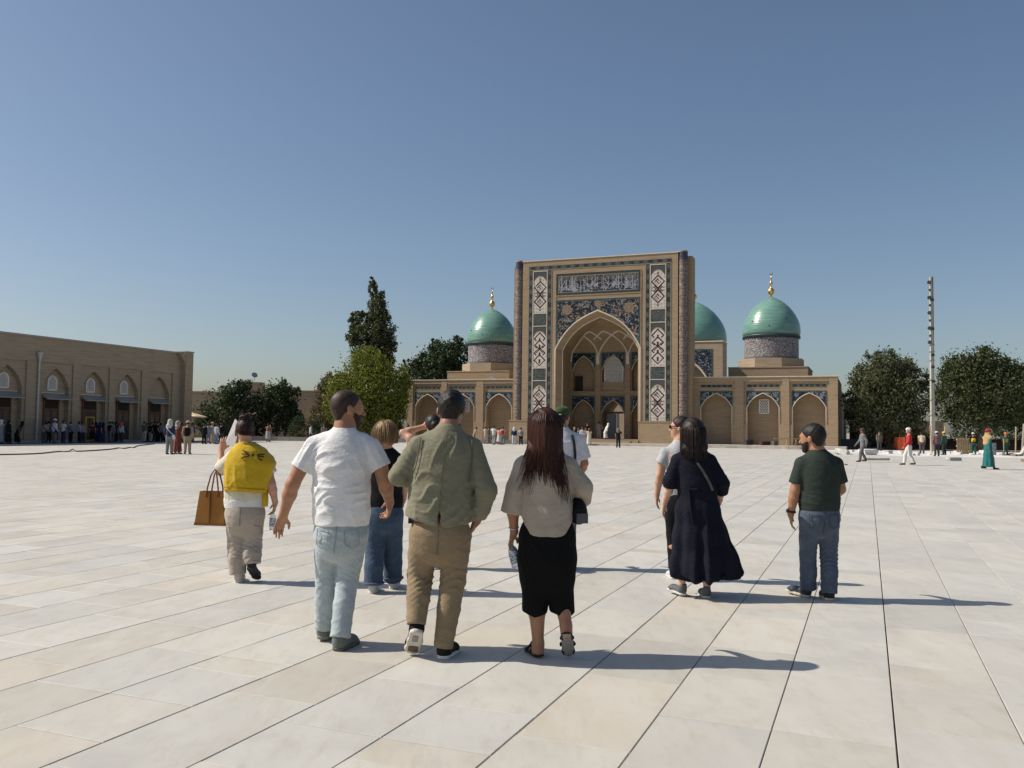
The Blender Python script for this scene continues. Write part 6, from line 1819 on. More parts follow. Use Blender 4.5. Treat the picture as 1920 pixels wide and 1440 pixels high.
    m = MB(); m.add([(.058, -.019, -.002), (.115, .05, .0), (.135, .05, .225), (.101, -.019, .236), (.058, -.012, -.002), (.115, .057, .0), (.135, .057, .225), (.101, -.012, .236)], [(0, 1, 2, 3), (7, 6, 5, 4), (0, 4, 5, 1), (1, 5, 6, 2), (2, 6, 7, 3), (3, 7, 4, 0)]); m.build('cover', GR, bk)
    tag(bk, 'white folded papers with grey cover held up beside the dark hair bun', 'papers')
    bottle('water bottle with blue and white label hanging from the hand of the woman in yellow', (root.x + .232, root.y + .075, .678), (root.x + .229, root.y + .07, .50), .031)

def bottle(label, top, bot, R, cap=(.7, .7, .72)):
    top = Vector(top); bot = Vector(bot); L = (top - bot).length
    r = empty('water_bottle', bot); r.rotation_euler = (top - bot).to_track_quat('Z', 'Y').to_euler()
    n = NT('clear_plastic') if ('bt', 0) not in MATS else None
    if n is not None:
        n.col((.82, .88, .92)); n.set(.06, .5); n.p.inputs['Transmission Weight'].default_value = .75; n.p.inputs['IOR'].default_value = 1.33
        MATS[('bt', 0)] = n.m
    m = MB(); m.lathe([(R * .8, 0), (R, .006), (R, L * .12), (R * .94, L * .15), (R, L * .18), (R, L * .66), (R * .9, L * .76), (R * .42, L * .90), (R * .40, L * .97)], 20); m.build('bottle_body', MATS[('bt', 0)], r, smooth=True)
    m = MB(); m.lathe([(R * .46, L * .95), (R * .48, L * .96), (R * .48, L * 1.03), (R * .44, L * 1.04)], 14); m.build('cap', plain('bottle_cap', cap, .5), r)
    def fn(U, Z):
        C = paint(U.shape, (.62, .66, .70), .05, 1); rr = np.random.default_rng(4)
        put(C, (rr.random(U.shape) < .35) & (np.abs(Z - L * .42) < L * .16), (.06, .12, .32)); put(C, rr.random(U.shape) < .12, (.10, .12, .16)); return C
    mosaic('label', -pi, pi, L * .22, L * .64, 0, fn, r, cell=R * .22, wrap=None) if False else None
    nx = 26; nz = 12
    us = np.linspace(-pi, pi, nx + 1); zs = np.linspace(L * .20, L * .64, nz + 1); UU, ZZ = np.meshgrid(us, zs)
    P = np.stack([(R * 1.03) * np.cos(UU.ravel()), (R * 1.03) * np.sin(UU.ravel()), ZZ.ravel()], 1)
    F = np.array([[jj * (nx + 1) + i, jj * (nx + 1) + i + 1, (jj + 1) * (nx + 1) + i + 1, (jj + 1) * (nx + 1) + i] for jj in range(nz) for i in range(nx)])
    o = mesh_obj('label', P, F, MOSAIC, r)
    uc = (us[:-1] + us[1:]) / 2; zc = (zs[:-1] + zs[1:]) / 2; Ug, Zg = np.meshgrid(uc, zc); C = fn(Ug, Zg).reshape(-1, 3)
    at = o.data.attributes.new('Col', 'FLOAT_COLOR', 'FACE'); cc = np.ones((len(F), 4), np.float32); cc[:, :3] = C; at.data.foreach_set('color', cc.ravel())
    tag(r, label, 'bottle')
woman_yellow()

# ---- woman with long auburn hair, linen blouse and black shorts -----------
def woman_shorts():
    j = dict(head=(-.002, .0, 1.528), nk=(.006, .0, 1.412), shL=(-.145, 0, 1.318), shR=(.165, 0, 1.320), elL=(-.215, .0, 1.02), wrL=(-.203, .06, .815), tipL=(-.245, .10, .67), elR=(.262, .0, 1.115), wrR=(.225, .22, 1.055), tipR=(.17, .33, 1.03),
             hpL=(-.065, .0, .80), hpR=(.100, .0, .80), knL=(-.050, .03, .42), knR=(.115, .05, .42), anL=(-.033, .0, .085), anR=(.147, -.085, .225), heL=(-.018, -.06, .012), toL=(-.095, .18, .0), heR=(.143, -.165, .200), toR=(.172, -.005, .006))
    j['upR'] = (0, .77, .63); j['upL'] = (0, 0, 1)
    o, V, T, hr, J = human((.230, 5.963, 0), 'woman with long auburn hair, loose beige blouse and wide black shorts', j, SK_TAN, (0, .02, 0, .97), dict(ua=.046, el=.038, wr=.027, th=.075, kn=.056, an=.036), [('L', (.3, .9, 0), (.9, .1, 0), 1.0, .98), ('R', (-.2, 0, 1), (0, -.5, -1), .8, .95)], feet=True)
    # hair: a mantle over skull and back, with many loose locks
    HR = hair_mat('auburn_hair', (0.018, 0.0065, 0.005), (0.080, 0.023, 0.014))
    c = np.array(j['head']); r = np.random.default_rng(12)
    cut = lambda X, Y, Z: np.maximum((Y - .045) - (Z - 1.57) * .7, -(Z - 1.02))
    P = [Ell(c + A3(0, -.012, .036), (.098, .116, .105), k=.03), Cap(c + A3(0, -.03, 0), c + A3(.0, -.05, -.14), (.112, .085), (.120, .075), k=.05),
         Cap(c + A3(.0, -.05, -.14), c + A3(.03, -.105, -.26), (.120, .060), (.085, .035), k=.05), Cap(c + A3(.05, -.105, -.24), c + A3(.085, -.125, -.42), (.07, .030), (.028, .016), k=.03)]
    def extra(V, F):
        ps = []
        for i in range(620):
            a = r.uniform(-2.15, 2.15); n = 18; t = np.linspace(0, 1, n)
            side = np.sin(a)
            end = r.uniform(1.08, 1.28) if side < .1 else r.uniform(1.02, 1.20)
            if abs(side) > .8: end += .06
            z = (c[2] + .140) - (c[2] + .140 - end) * t ** 1.15
            Rr = .015 + .098 * np.sin(np.clip(t * 3.2, 0, 1) * pi / 2)
            x = c[0] + side * Rr * 1.06; y = c[1] - .015 - np.cos(a) * Rr * 1.16
            f = np.clip((1.40 - z) / .30, 0, 1)
            tx = .03 + side * .105 + .06 * (side > 0) * (1 - abs(side)) - .11 * (side < -.45) * r.uniform(.2, 1.3)
            x = x * (1 - f) + (c[0] + tx + .022 * r.normal() + .018 * np.sin(t * 9 + r.uniform(0, 6))) * f
            yb = -.128 - .012 * r.random()
            y = y * (1 - f) + (np.minimum(yb + .05 * abs(side), -.09) if abs(side) < .95 else -.04) * f
            ps.append(np.stack([x, y, z], 1))
        return strands(ps, .0040, .0010)
    skin_mesh('hair', P, .009, HR, o, cuts=[cut], disp=lambda V: .006 * crease(V, (1, .35, .04), 95, 4, 1.2), extra=extra)
    BL = cloth('beige_linen', (0.40, 0.335, 0.265), 'linen')
    rows = [(.022, 0, .72, .180, .145), (.022, 0, .84, .180, .146), (.026, 0, .98, .166, .140), (.018, 0, 1.12, .156, .130), (.008, 0, 1.24, .150, .115), (.006, 0, 1.33, .115, .09), (.006, 0, 1.385, .062, .062)]
    sl = [[(-0.067, 0.0, 1.318, 0.056), (-0.14, 0.0, 1.265, 0.075), (-0.185, 0.0, 1.12, 0.080), (-0.213, 0.01, 0.950, 0.088)], [(0.085, 0.0, 1.318, 0.056), (0.153, 0.0, 1.27, 0.071), (0.252, 0.0, 1.13, 0.075), (0.255, 0.07, 1.03, 0.068)]]
    hem = lambda X, Y, Z: (.748 + .158 * np.clip(np.abs(X - .018) / .165, 0, 1.1) ** 2.0) - Z + 0 * Y
    def disp(V):
        d = .007 * blob(V, (.05, -.14, 1.02), (.2, .2, .14)) * crease(V, (.45, 0, .9), 30, 3, 2) + .006 * blob(V, (.06, -.14, .88), (.2, .2, .1)) * crease(V, (.15, 0, 1), 55, 5, 2)
        d += .007 * blob(V, (-.17, 0, 1.15), (.12, .2, .2)) * crease(V, (.9, 0, .2), 38, 8, 2) + .008 * blob(V, (.22, 0, 1.15), (.12, .2, .16)) * crease(V, (.5, 0, .8), 44, 9, 1.8)
        return d + .002 * crease(V, (.3, .2, 1), 40, 20) - .003
    so_, SV = shirt(o, rows, sl, BL, 'blouse', cuts=[hem], disp=disp)
    SH = cloth('black_twill', (0.008, 0.008, 0.0085))
    P = chain([(.02, 0, .92, .15, .12), (.02, 0, .80, .182, .145), (.022, 0, .66, .190, .15), (.024, 0, .54, .188, .148)], k=.05)
    P += [Cap((-.045, .0, .60), (-.055, .02, .26), (.098, .115), (.090, .11), k=.03), Cap((.095, .0, .60), (.122, .03, .26), (.098, .115), (.092, .11), k=.03)]
    wedge = lambda X, Y, Z: -np.maximum(np.abs(X - .032) - np.clip((.365 - Z) * .20, 0, .2), Z - .37) + 0 * Y
    skin_mesh('shorts', P, .009, SH, o, cuts=[lambda X, Y, Z: (.292 + .012 * np.sin(X * 30)) - Z + 0 * Y, wedge], disp=lambda V: .005 * crease(V, (1, 0, .15), 24, 3, 1.6))
    BK = (0.012, 0.012, 0.012)
    shoe(o, J['heL'], J['toL'], col=BK, sole=BK, kind='sandal', name='sandal', L=.25)
    sh, TT = shoe(o, J['heR'], J['toR'], up=(0, .77, .63), col=BK, sole=(0.03, 0.028, 0.026), kind='sandal', name='sandal', L=.255)
    # zig-zag tread pattern moulded in the sole
    m = MB()
    for iy in range(17):
        for ix in range(-3, 4):
            y = .02 + iy * .0145; w_ = .036 * (1 - .25 * (abs(y - .14) / .14) ** 2)
            if abs(ix * .0115) > w_: continue
            x = ix * .0115 + (iy % 2) * .004; a = .004 if (ix + iy) % 2 else -.004
            m.bar(TT(x - .0045, y - a, -.002), TT(x + .0045, y + a, -.002), .0042, .004)
    t_ = m.build('tread', plain('pale_rubber_tread', (0.55, 0.51, 0.45), .8), sh); tag(t_, kind='stuff')
    # bangle, ring
    m = MB(); wv = unit(np.array(J['wrL']) - J['elL']); cc = J['elL'] * .18 + J['wrL'] * .82
    xs = unit(np.cross(wv, A3(0, 1, 0))); ys = np.cross(wv, xs)
    m.tube([cc + (xs * cos(a) + ys * sin(a)) * .033 for a in np.linspace(0, 2 * pi, 20)], .0035, 5); m.build('bangle', plain('silver', (0.7, 0.7, 0.68), .25, .5, .9), o, smooth=True)
    root = o.location
    bottle('water bottle gripped low by the woman in black shorts', (root.x - .222, root.y + .07, .742), (root.x - .182, root.y + .03, .585), .033)
    bg_ = empty('shoulder_bag', (root.x + .215, root.y + .02, .90), radians(15)); BM = cloth('black_leather', (0.010, 0.010, 0.011), rough=.4)
    skin_mesh('body', [Cap((0, -.06, .07), (0, .09, .11), (.052, .085), (.048, .105), k=.03), Cap((0, -.06, .045), (0, .09, .045), .05, .05, k=.03)], .009, BM, bg_, disp=lambda V: .005 * crease(V, (.3, 1, .5), 40, 2))
    m = MB(); m.box(-.035, .04, -.125, -.10, .0, .065); m.build('flap', plain('grey_vinyl', (0.075, 0.075, 0.08), .35), bg_)
    tag(bg_, 'black leather bag tucked under the arm of the woman in beige', 'bag')
woman_shorts()

# ---- man in the green cap, partly hidden ----------------------------------
def man_cap():
    j = dict(head=(.0, .02, 1.645), nk=(.0, .0, 1.535), shL=(-.19, 0, 1.44), shR=(.19, 0, 1.44), elL=(-.25, .0, 1.15), wrL=(-.22, .18, .98), tipL=(-.2, .30, .92), elR=(.25, .02, 1.15), wrR=(.22, .2, 1.0), tipR=(.18, .3, .95),
             hpL=(-.09, 0, .92), hpR=(.09, 0, .92), knL=(-.09, .06, .50), knR=(.09, .0, .50), anL=(-.09, .12, .085), anR=(.09, -.08, .085), heL=(-.09, .06, 0), toL=(-.10, .34, 0), heR=(.09, -.14, 0), toR=(.10, .14, 0))
    o, V, T, hr, J = human((.56, 9.70, 0), 'man in a green cap and white striped shirt with black shoulder strap', j, SK_TAN, (.45, .05, 0, 1.0), dict(), [('L', (.3, .6, 0), (1, 0, 0), .6, 1), ('R', (-.3, .6, 0), (-1, 0, 0), .6, 1)], h=.009)
    short_hair(o, T, hr, HAIR_BLK, .006, -.06, .06, h=.008, rough=.002)
    GR = cloth('green_canvas', (0.030, 0.062, 0.014))
    P = [Ell(T(0, -.01, .055), (.090, .110, .082), hr, k=.01), Cap(T(0, .10, .03), T(0, .165, .015), (.07, .006), (.055, .006), hr @ A3(1, 0, 0), k=.01)]
    inv = hr.T; c = T(0, 0, 0)
    def cut(X, Y, Z): return -(Z - c[2] - .022 - .0 * X) + 0 * Y
    co, CV = skin_mesh('cap', P, .007, GR, o, cuts=[cut], disp=lambda V: .002 * crease(V, (1, .4, 0), 40, 2))
    bp = T(0, -.122, .035); m = MB(); m.tube([bp + hr @ A3(.035 * sin(a), .012 * abs(sin(a)), .0) + A3(0, 0, .022 * cos(a)) for a in np.linspace(-pi / 2, pi / 2, 12)], .004, 5); m.build('cap_gap', plain('cap_gap_black', (.01, .01, .01), .8), co)
    m = MB(); m.bar(bp + hr @ A3(-.035, .008, -.002), bp + hr @ A3(.035, .008, -.002), .012, .012); m.build('cap_strap', plain('cap_strap', (.30, .32, .30), .7), co)
    n = NT('striped_white_shirt'); v = n.coord(); sp = n.n('ShaderNodeSeparateXYZ'); n.l(v, sp.inputs[0])
    s_ = n.math('SINE', n.math('MULTIPLY', sp.outputs[0], 420.0)); n.col(n.mix(n.ramp(s_, .5, .9, 0, .55), (0.66, 0.66, 0.68), (0.36, 0.40, 0.52))); n.set(.85, .25); n.bump(n.noise(v, 14, 4), .4, .012)
    rows = [(0, 0, .86, .19, .135), (0, 0, 1.0, .19, .135), (0, 0, 1.2, .195, .135), (0, 0, 1.36, .19, .12), (0, 0, 1.45, .12, .09), (0, 0, 1.51, .065, .065)]
    sl = [[(-0.123, 0.0, 1.438, 0.058), (-0.181, 0.0, 1.4, 0.068), (-0.245, 0.01, 1.2, 0.079)], [(0.123, 0.0, 1.438, 0.058), (0.181, 0.0, 1.4, 0.068), (0.245, 0.02, 1.2, 0.079)]]
    so_, SV = shirt(o, rows, sl, n.m, 'shirt', h=.010, cuts=[plane_z(.87)], disp=lambda V: .008 * crease(V, (.4, 0, .9), 30, 3, 2) + .008 * blob(V, (0, -.13, 1.40), (.2, .2, .1)) * crease(V, (.1, 0, 1), 60, 5, 1.6))
    m = MB(); m.tube([(.066 * sin(a), -.066 * cos(a), 1.515) for a in np.linspace(-2.4, 2.4, 20)], .016, 6); m.build('collar', n.m, so_, smooth=True)
    pts = [(.105, 1.46), (.125, 1.36), (.135, 1.25), (.13, 1.12), (.16, .98)]
    back_line(SV, pts, .016, 18, .02, .0).build('bag_strap', plain('black_webbing', (.01, .01, .011), .7), so_)
    trousers(o, J, cloth('grey_trousers', (0.10, 0.10, 0.11)), [(0, 0, .97, .155, .12), (0, 0, .88, .168, .125), (0, 0, .80, .16, .122)], (.095, .085, .074, .068, .062), h=.012, hems=dict(L=.02, R=.02))
    for s in 'LR': shoe(o, J['he' + s], J['to' + s], col=(0.05, 0.05, 0.05), sole=(0.4, 0.4, 0.4), L=.285, h=.01)
man_cap()

# ---- woman in the long navy dress ------------------------------------------
def woman_navy():
    j = dict(head=(-.033, .0, 1.510), nk=(-.032, .0, 1.395), shL=(-.180, 0, 1.300), shR=(.128, 0, 1.298), elL=(-.232, .02, 1.025), wrL=(-.278, .10, .838), tipL=(-.290, .13, .675), elR=(.240, .0, 1.02), wrR=(.248, .13, .878), tipR=(.215, .20, .79),
             hpL=(-.10, .0, .82), hpR=(.08, .0, .82), knL=(-.12, .03, .46), knR=(.09, .02, .46), anL=(-.125, .03, .115), anR=(.095, -.02, .095), heL=(-.10, -.01, .012), toL=(-.200, .20, .03), heR=(.092, -.075, .0), toR=(.085, .17, .0))
    o, V, T, hr, J = human((1.710, 8.147, 0), 'woman with straight dark hair in a long navy dress with grey strap', j, SK_PALE, (-.2, .02, 0, .96), dict(ua=.043, el=.036, wr=.025, kn=.048, an=.033), [('L', (.35, .9, 0), (.9, -.1, 0), .45, .95), ('R', (-.5, .8, 0), (-.8, .2, 0), .9, .95)], h=.0085)
    HR = hair_mat('dark_brown_hair', (0.009, 0.0055, 0.005), (0.035, 0.020, 0.016)); c = np.array(j['head']); r = np.random.default_rng(3)
    P = [Ell(c + A3(0, -.012, .036), (.095, .114, .102), k=.03), Cap(c + A3(0, -.03, 0), c + A3(.01, -.06, -.15), (.105, .08), (.118, .07), k=.05), Cap(c + A3(.01, -.06, -.15), c + A3(.02, -.10, -.245), (.118, .055), (.115, .028), k=.04)]
    def extra(V, F):
        ps = []
        for i in range(300):
            a = r.uniform(-2.1, 2.1); t = np.linspace(0, 1, 12); side = np.sin(a); end = 1.225 + .05 * r.random() + .04 * abs(side)
            z = (c[2] + .138) - (c[2] + .138 - end) * t; Rr = .015 + .097 * np.sin(np.clip(t * 2.6, 0, 1) * pi / 2); f = np.clip((1.38 - z) / .2, 0, 1)
            x = c[0] + side * Rr * 1.05 + f * (side * .035 + .015); y = (c[1] - .015 - np.cos(a) * Rr * 1.15) * (1 - f) + f * (-.128 + .08 * abs(side) ** 2)
            ps.append(np.stack([x, y, z], 1))
        return strands(ps, .0036, .0012)
    skin_mesh('hair', P, .009, HR, o, cuts=[lambda X, Y, Z: np.maximum((Y - .04) - (Z - 1.55) * .7, 1.262 - Z)], disp=lambda V: .004 * crease(V, (1, .35, .03), 100, 4, 1.2), extra=extra)
    NV = cloth('navy_crepe', (0.012, 0.0125, 0.021))
    rows = [(.135, .035, -.15, .40, .29), (.10, .03, .10, .335, .245), (.075, .02, .30, .295, .225), (.04, .01, .55, .235, .185), (.015, 0, .80, .195, .15), (.008, 0, .98, .165, .122), (.0, 0, 1.08, .163, .118), (-.02, 0, 1.20, .162, .11), (-.028, 0, 1.29, .125, .09), (-.032, 0, 1.36, .06, .06)]
    sl = [[(-0.114, 0.0, 1.288, 0.048), (-0.172, 0.0, 1.25, 0.06), (-0.232, 0.015, 1.06, 0.07), (-0.24, 0.03, 0.995, 0.063)], [(0.067, 0.0, 1.288, 0.048), (0.126, 0.0, 1.25, 0.06), (0.24, 0.0, 1.04, 0.067), (0.25, 0.07, 0.955, 0.061)]]
    hem = lambda X, Y, Z: (.168 + np.clip(-X - .02, 0, 1) * .24 + np.clip(X - .02, 0, 1) * .11) - Z + 0 * Y
    def disp(V):
        an = np.arctan2(V[:, 1] - .02, V[:, 0] - .08); g = np.clip((.95 - V[:, 2]) / .8, 0, 1)
        d = g * (.026 * np.sin(an * 8 + 2.5 * V[:, 2] + .8 * np.sin(an * 3)) + .014 * np.sin(an * 15 + 1.0))
        d += .006 * blob(V, (0, -.1, 1.05), (.2, .2, .1)) * crease(V, (.3, 0, 1), 50, 3) + .007 * blob(V, (.24, 0, 1.05), (.1, .15, .12)) * crease(V, (.3, 0, 1), 60, 5) + .007 * blob(V, (-.23, 0, 1.05), (.1, .15, .12)) * crease(V, (.3, 0, 1), 60, 6)
        return d
    so_, SV = shirt(o, rows, sl, NV, 'dress', cuts=[hem], disp=disp, k=.06)
    back_line(SV, [(-.02, 1.235), (.04, 1.15), (.09, 1.06), (.125, .985)], .014, 18, .02, .0).build('bag_strap', plain('grey_strap', (0.085, 0.08, 0.075), .7), so_)
    back_line(SV, [(-.10, 1.0), (-.05, .99), (-.02, 1.0), (.0, .96)], .012, 12, .02, .0).build('tie_belt', NV, so_)
    back_line(SV, [(-.09, 1.0), (-.085, .85), (-.06, .70)], .011, 12, .02, .0).build('tie_belt', NV, so_)
    G = (0.10, 0.10, 0.105)
    shoe(o, J['heL'], J['toL'], col=G, sole=(0.55, 0.54, 0.53), L=.255); shoe(o, J['heR'], J['toR'], col=G, sole=(0.55, 0.54, 0.53), L=.255)
woman_navy()

# ---- woman in grey beside her ------------------------------------------------
def woman_glasses():
    j = dict(head=(.0, .0, 1.545), nk=(.0, .0, 1.425), shL=(-.155, 0, 1.335), shR=(.155, 0, 1.335), elL=(-.205, .02, 1.06), wrL=(-.225, .08, .85), tipL=(-.22, .10, .69), elR=(.2, .02, 1.06), wrR=(.2, .15, .86), tipR=(.19, .2, .75),
             hpL=(-.08, 0, .84), hpR=(.08, 0, .84), knL=(-.07, .05, .46), knR=(.08, .02, .46), anL=(-.05, .10, .08), anR=(.06, -.06, .08), heL=(-.05, .04, 0), toL=(-.06, .29, 0), heR=(.06, -.11, 0), toR=(.07, .14, 0))
    o, V, T, hr, J = human((1.735, 9.05, 0), 'woman in sunglasses and grey top walking beside the navy dress', j, SK_LIGHT, (-1.15, .0, 0, .96), dict(ua=.043, el=.036), [('L', (.3, .9, 0), (1, 0, 0), .4, .95), ('R', (-.3, .9, 0), (-1, 0, 0), .6, .95)], h=.008)
    short_hair(o, T, hr, hair_mat('dark_brown_hair', (0.009, 0.0055, 0.005), (0.035, 0.020, 0.016)), .013, -.05, .07, h=.008)
    m = MB()
    for q in (-1, 1):
        m.tube([T(q * .033 + .024 * cos(a), .104 - .004 * abs(cos(a)), .018 + .019 * sin(a)) for a in np.linspace(0, 2 * pi, 14)], .005, 5)
        m.tube([T(q * .058, .100, .024), T(q * .078, .05, .022), T(q * .082, -.01, .012)], .004, 5)
        m.tube([T(q * .033, .100, .018), T(q * .033, .108, .018)], .021, 12)
    m.tube([T(-.012, .108, .022), T(.012, .108, .022)], .004, 5)
    m.build('sunglasses', plain('black_glasses', (0.008, 0.008, 0.009), .2, .6), o, smooth=True, angle=40)
    rows = [(0, 0, .80, .155, .115), (0, 0, .95, .15, .112), (0, 0, 1.12, .15, .11), (0, 0, 1.26, .145, .1), (0, 0, 1.34, .105, .085), (0, 0, 1.395, .066, .066)]
    sl = [[(-0.085, 0.0, 1.323, 0.048), (-0.149, 0.0, 1.29, 0.06), (-0.19, 0.01, 1.18, 0.067)], [(0.085, 0.0, 1.323, 0.048), (0.149, 0.0, 1.29, 0.06), (0.19, 0.01, 1.18, 0.067)]]
    shirt(o, rows, sl, cloth('light_grey_jersey', (0.40, 0.41, 0.42)), 'top', h=.011, cuts=[plane_z(.82)], disp=lambda V: .006 * crease(V, (.4, 0, .9), 35, 3))
    trousers(o, J, cloth('black_leggings', (0.015, 0.015, 0.017)), [(0, 0, .88, .14, .11), (0, 0, .80, .155, .12), (0, 0, .74, .15, .118)], (.085, .074, .062, .056, .05), h=.013, hems=dict(L=.05, R=.05))
    for s in 'LR': shoe(o, J['he' + s], J['to' + s], col=(0.5, 0.5, 0.5), sole=(0.6, 0.6, 0.6), L=.255, h=.01)
woman_glasses()

# ---- man in the dark green tee -------------------------------------------------
def man_green():
    j = dict(head=(-.042, .02, 1.462), nk=(-.003, .0, 1.362), shL=(-.155, 0, 1.268), shR=(.175, 0, 1.272), elL=(-.213, .0, .985), wrL=(-.243, .03, .768), tipL=(-.222, .06, .585), elR=(.222, .04, 1.0), wrR=(.215, .25, .92), tipR=(.17, .35, .90),
             hpL=(-.075, .0, .75), hpR=(.095, .0, .75), knL=(-.075, .07, .40), knR=(.108, .04, .39), anL=(-.070, .08, .09), anR=(.085, -.03, .075), heL=(-.055, .05, .0), toL=(-.175, .27, .02), heR=(.078, -.09, .0), toR=(.105, .17, .0))
    o, V, T, hr, J = human((2.824, 8.120, 0), 'dark haired man in a dark green tee and blue jeans', j, SK_TAN, (-.85, .12, 0, 1.08), dict(ua=.052, el=.043, wr=.030, neck=.06, ch=.155, tw=.14), [('L', (.25, .9, 0), (.95, -.1, 0), .5, 1.0), ('R', (-.2, 0, 1), (-1, 0, 0), .8, 1.0)])
    short_hair(o, T, hr, HAIR_BLK, .014, -.03, .085, rough=.005, s=1.08)
    beard(o, T, hr, 1.08)
    rows = [(.01, 0, .77, .182, .132), (.01, 0, .90, .180, .135), (.008, 0, 1.03, .178, .135), (.006, 0, 1.14, .182, .130), (.006, 0, 1.22, .172, .115), (.0, 0, 1.285, .115, .09), (-.003, 0, 1.335, .068, .068)]
    sl = [[(-0.085, 0.0, 1.27, 0.055), (-0.151, 0.0, 1.232, 0.066), (-0.202, 0.0, 1.045, 0.074)], [(0.104, 0.0, 1.273, 0.055), (0.167, 0.0, 1.235, 0.066), (0.214, 0.02, 1.06, 0.072)]]
    GT = cloth('dark_green_jersey', (0.036, 0.046, 0.039))
    so_, SV = shirt(o, rows, sl, GT, 'tee_shirt', cuts=[plane_z(.80)], disp=lambda V: .014 * blob(V, (.1, -.12, 1.2), (.14, .2, .12)) * crease(V, (.9, 0, .3), 40, 4, 2) + .015 * blob(V, (.0, -.12, .86), (.2, .2, .08)) * crease(V, (.15, 0, 1), 46, 7, 1.8) + .012 * blob(V, (.1, -.12, 1.0), (.16, .2, .15)) * crease(V, (.5, 0, .8), 34, 9, 2) - .003)
    m = MB(); m.tube([(-.003 + .068 * sin(a), -.068 * cos(a), 1.345 - .008 * cos(a)) for a in np.linspace(-pi, pi, 24)], .007, 6); m.build('collar', GT, so_, smooth=True)
    DN = cloth('blue_denim', (0.058, 0.078, 0.112), 'denim', (0.13, 0.165, 0.21))
    to, TV = trousers(o, J, DN, [(.01, 0, .84, .168, .122), (.01, 0, .76, .178, .130), (.01, 0, .67, .172, .126)], (.098, .088, .078, .076, .074), 'jeans', disp=leg_folds(J, .011, 131, 1.2, 1.2), hems=dict(L=-.05, R=-.05))
    SEAM = plain('denim_thread', (0.045, 0.06, 0.085), .8)
    back_line(TV, [(.01, .80), (.008, .70), (.004, .60)], .003).build('seam', SEAM, to)
    for pts in ([(.05, .775), (.145, .785), (.15, .68), (.11, .655), (.06, .68), (.05, .775)], [(-.12, .78), (-.03, .775), (-.04, .68), (-.08, .655), (-.12, .685), (-.12, .78)]):
        back_line(TV, pts, .0028, 26).build('pocket_stitching', SEAM, to)
    cc = J['elL'] * .12 + J['wrL'] * .88; wv = unit(J['wrL'] - J['elL']); xs = unit(np.cross(wv, A3(0, 1, 0))); ys = np.cross(wv, xs)
    m = MB(); m.tube([cc + (xs * cos(a) + ys * sin(a)) * .034 for a in np.linspace(0, 2 * pi, 20)], .011, 6); w_ = m.build('watch', plain('black_strap', (.012, .012, .013), .5), o, smooth=True)
    m = MB(); m.tube([cc + xs * -.030, cc + xs * -.043], .018, 12); m.build('watch_face', plain('watch_glass', (.05, .05, .055), .15, .6), w_)
    B = (0.035, 0.045, 0.065)
    shoe(o, J['heL'], J['toL'], col=B, sole=(0.50, 0.46, 0.36), w=1.05, L=.285); shoe(o, J['heR'], J['toR'], col=(0.03, 0.03, 0.03), sole=(0.50, 0.46, 0.36), w=1.05, L=.285)
man_green()
# the bottle held against the chest of the man in the jacket
bottle('blue tinted water bottle tucked in the crook of the khaki sleeve', (-.526 - .115, 5.926 + .22, 1.185), (-.526 - .135, 5.926 - .02, 1.175), .034, (.1, .2, .5))
# ------------------------------------------------------------------ visitors and workers farther off
def cm(c): return cloth('fabric_%.3f_%.3f_%.3f' % tuple(c), c)
SKS = [SK_TAN, SK_LIGHT, SK_BROWN]
W_ = (.62, .61, .59); K_ = (.014, .014, .016); NV_ = (.02, .028, .075); GY = (.22, .22, .23); BG_ = (.42, .35, .26); LB_ = (.22, .30, .42); TN = (.30, .22, .14); OG = (.50, .13, .035); RD = (.42, .018, .025); TL = (.012, .125, .125); GN = (.02, .075, .05); YW = (.60, .36, .02); DR = (.10, .018, .022); PK = (.50, .03, .13); DG = (.06, .10, .075); MV = (.16, .09, .10); HC = (.012, .01, .009)

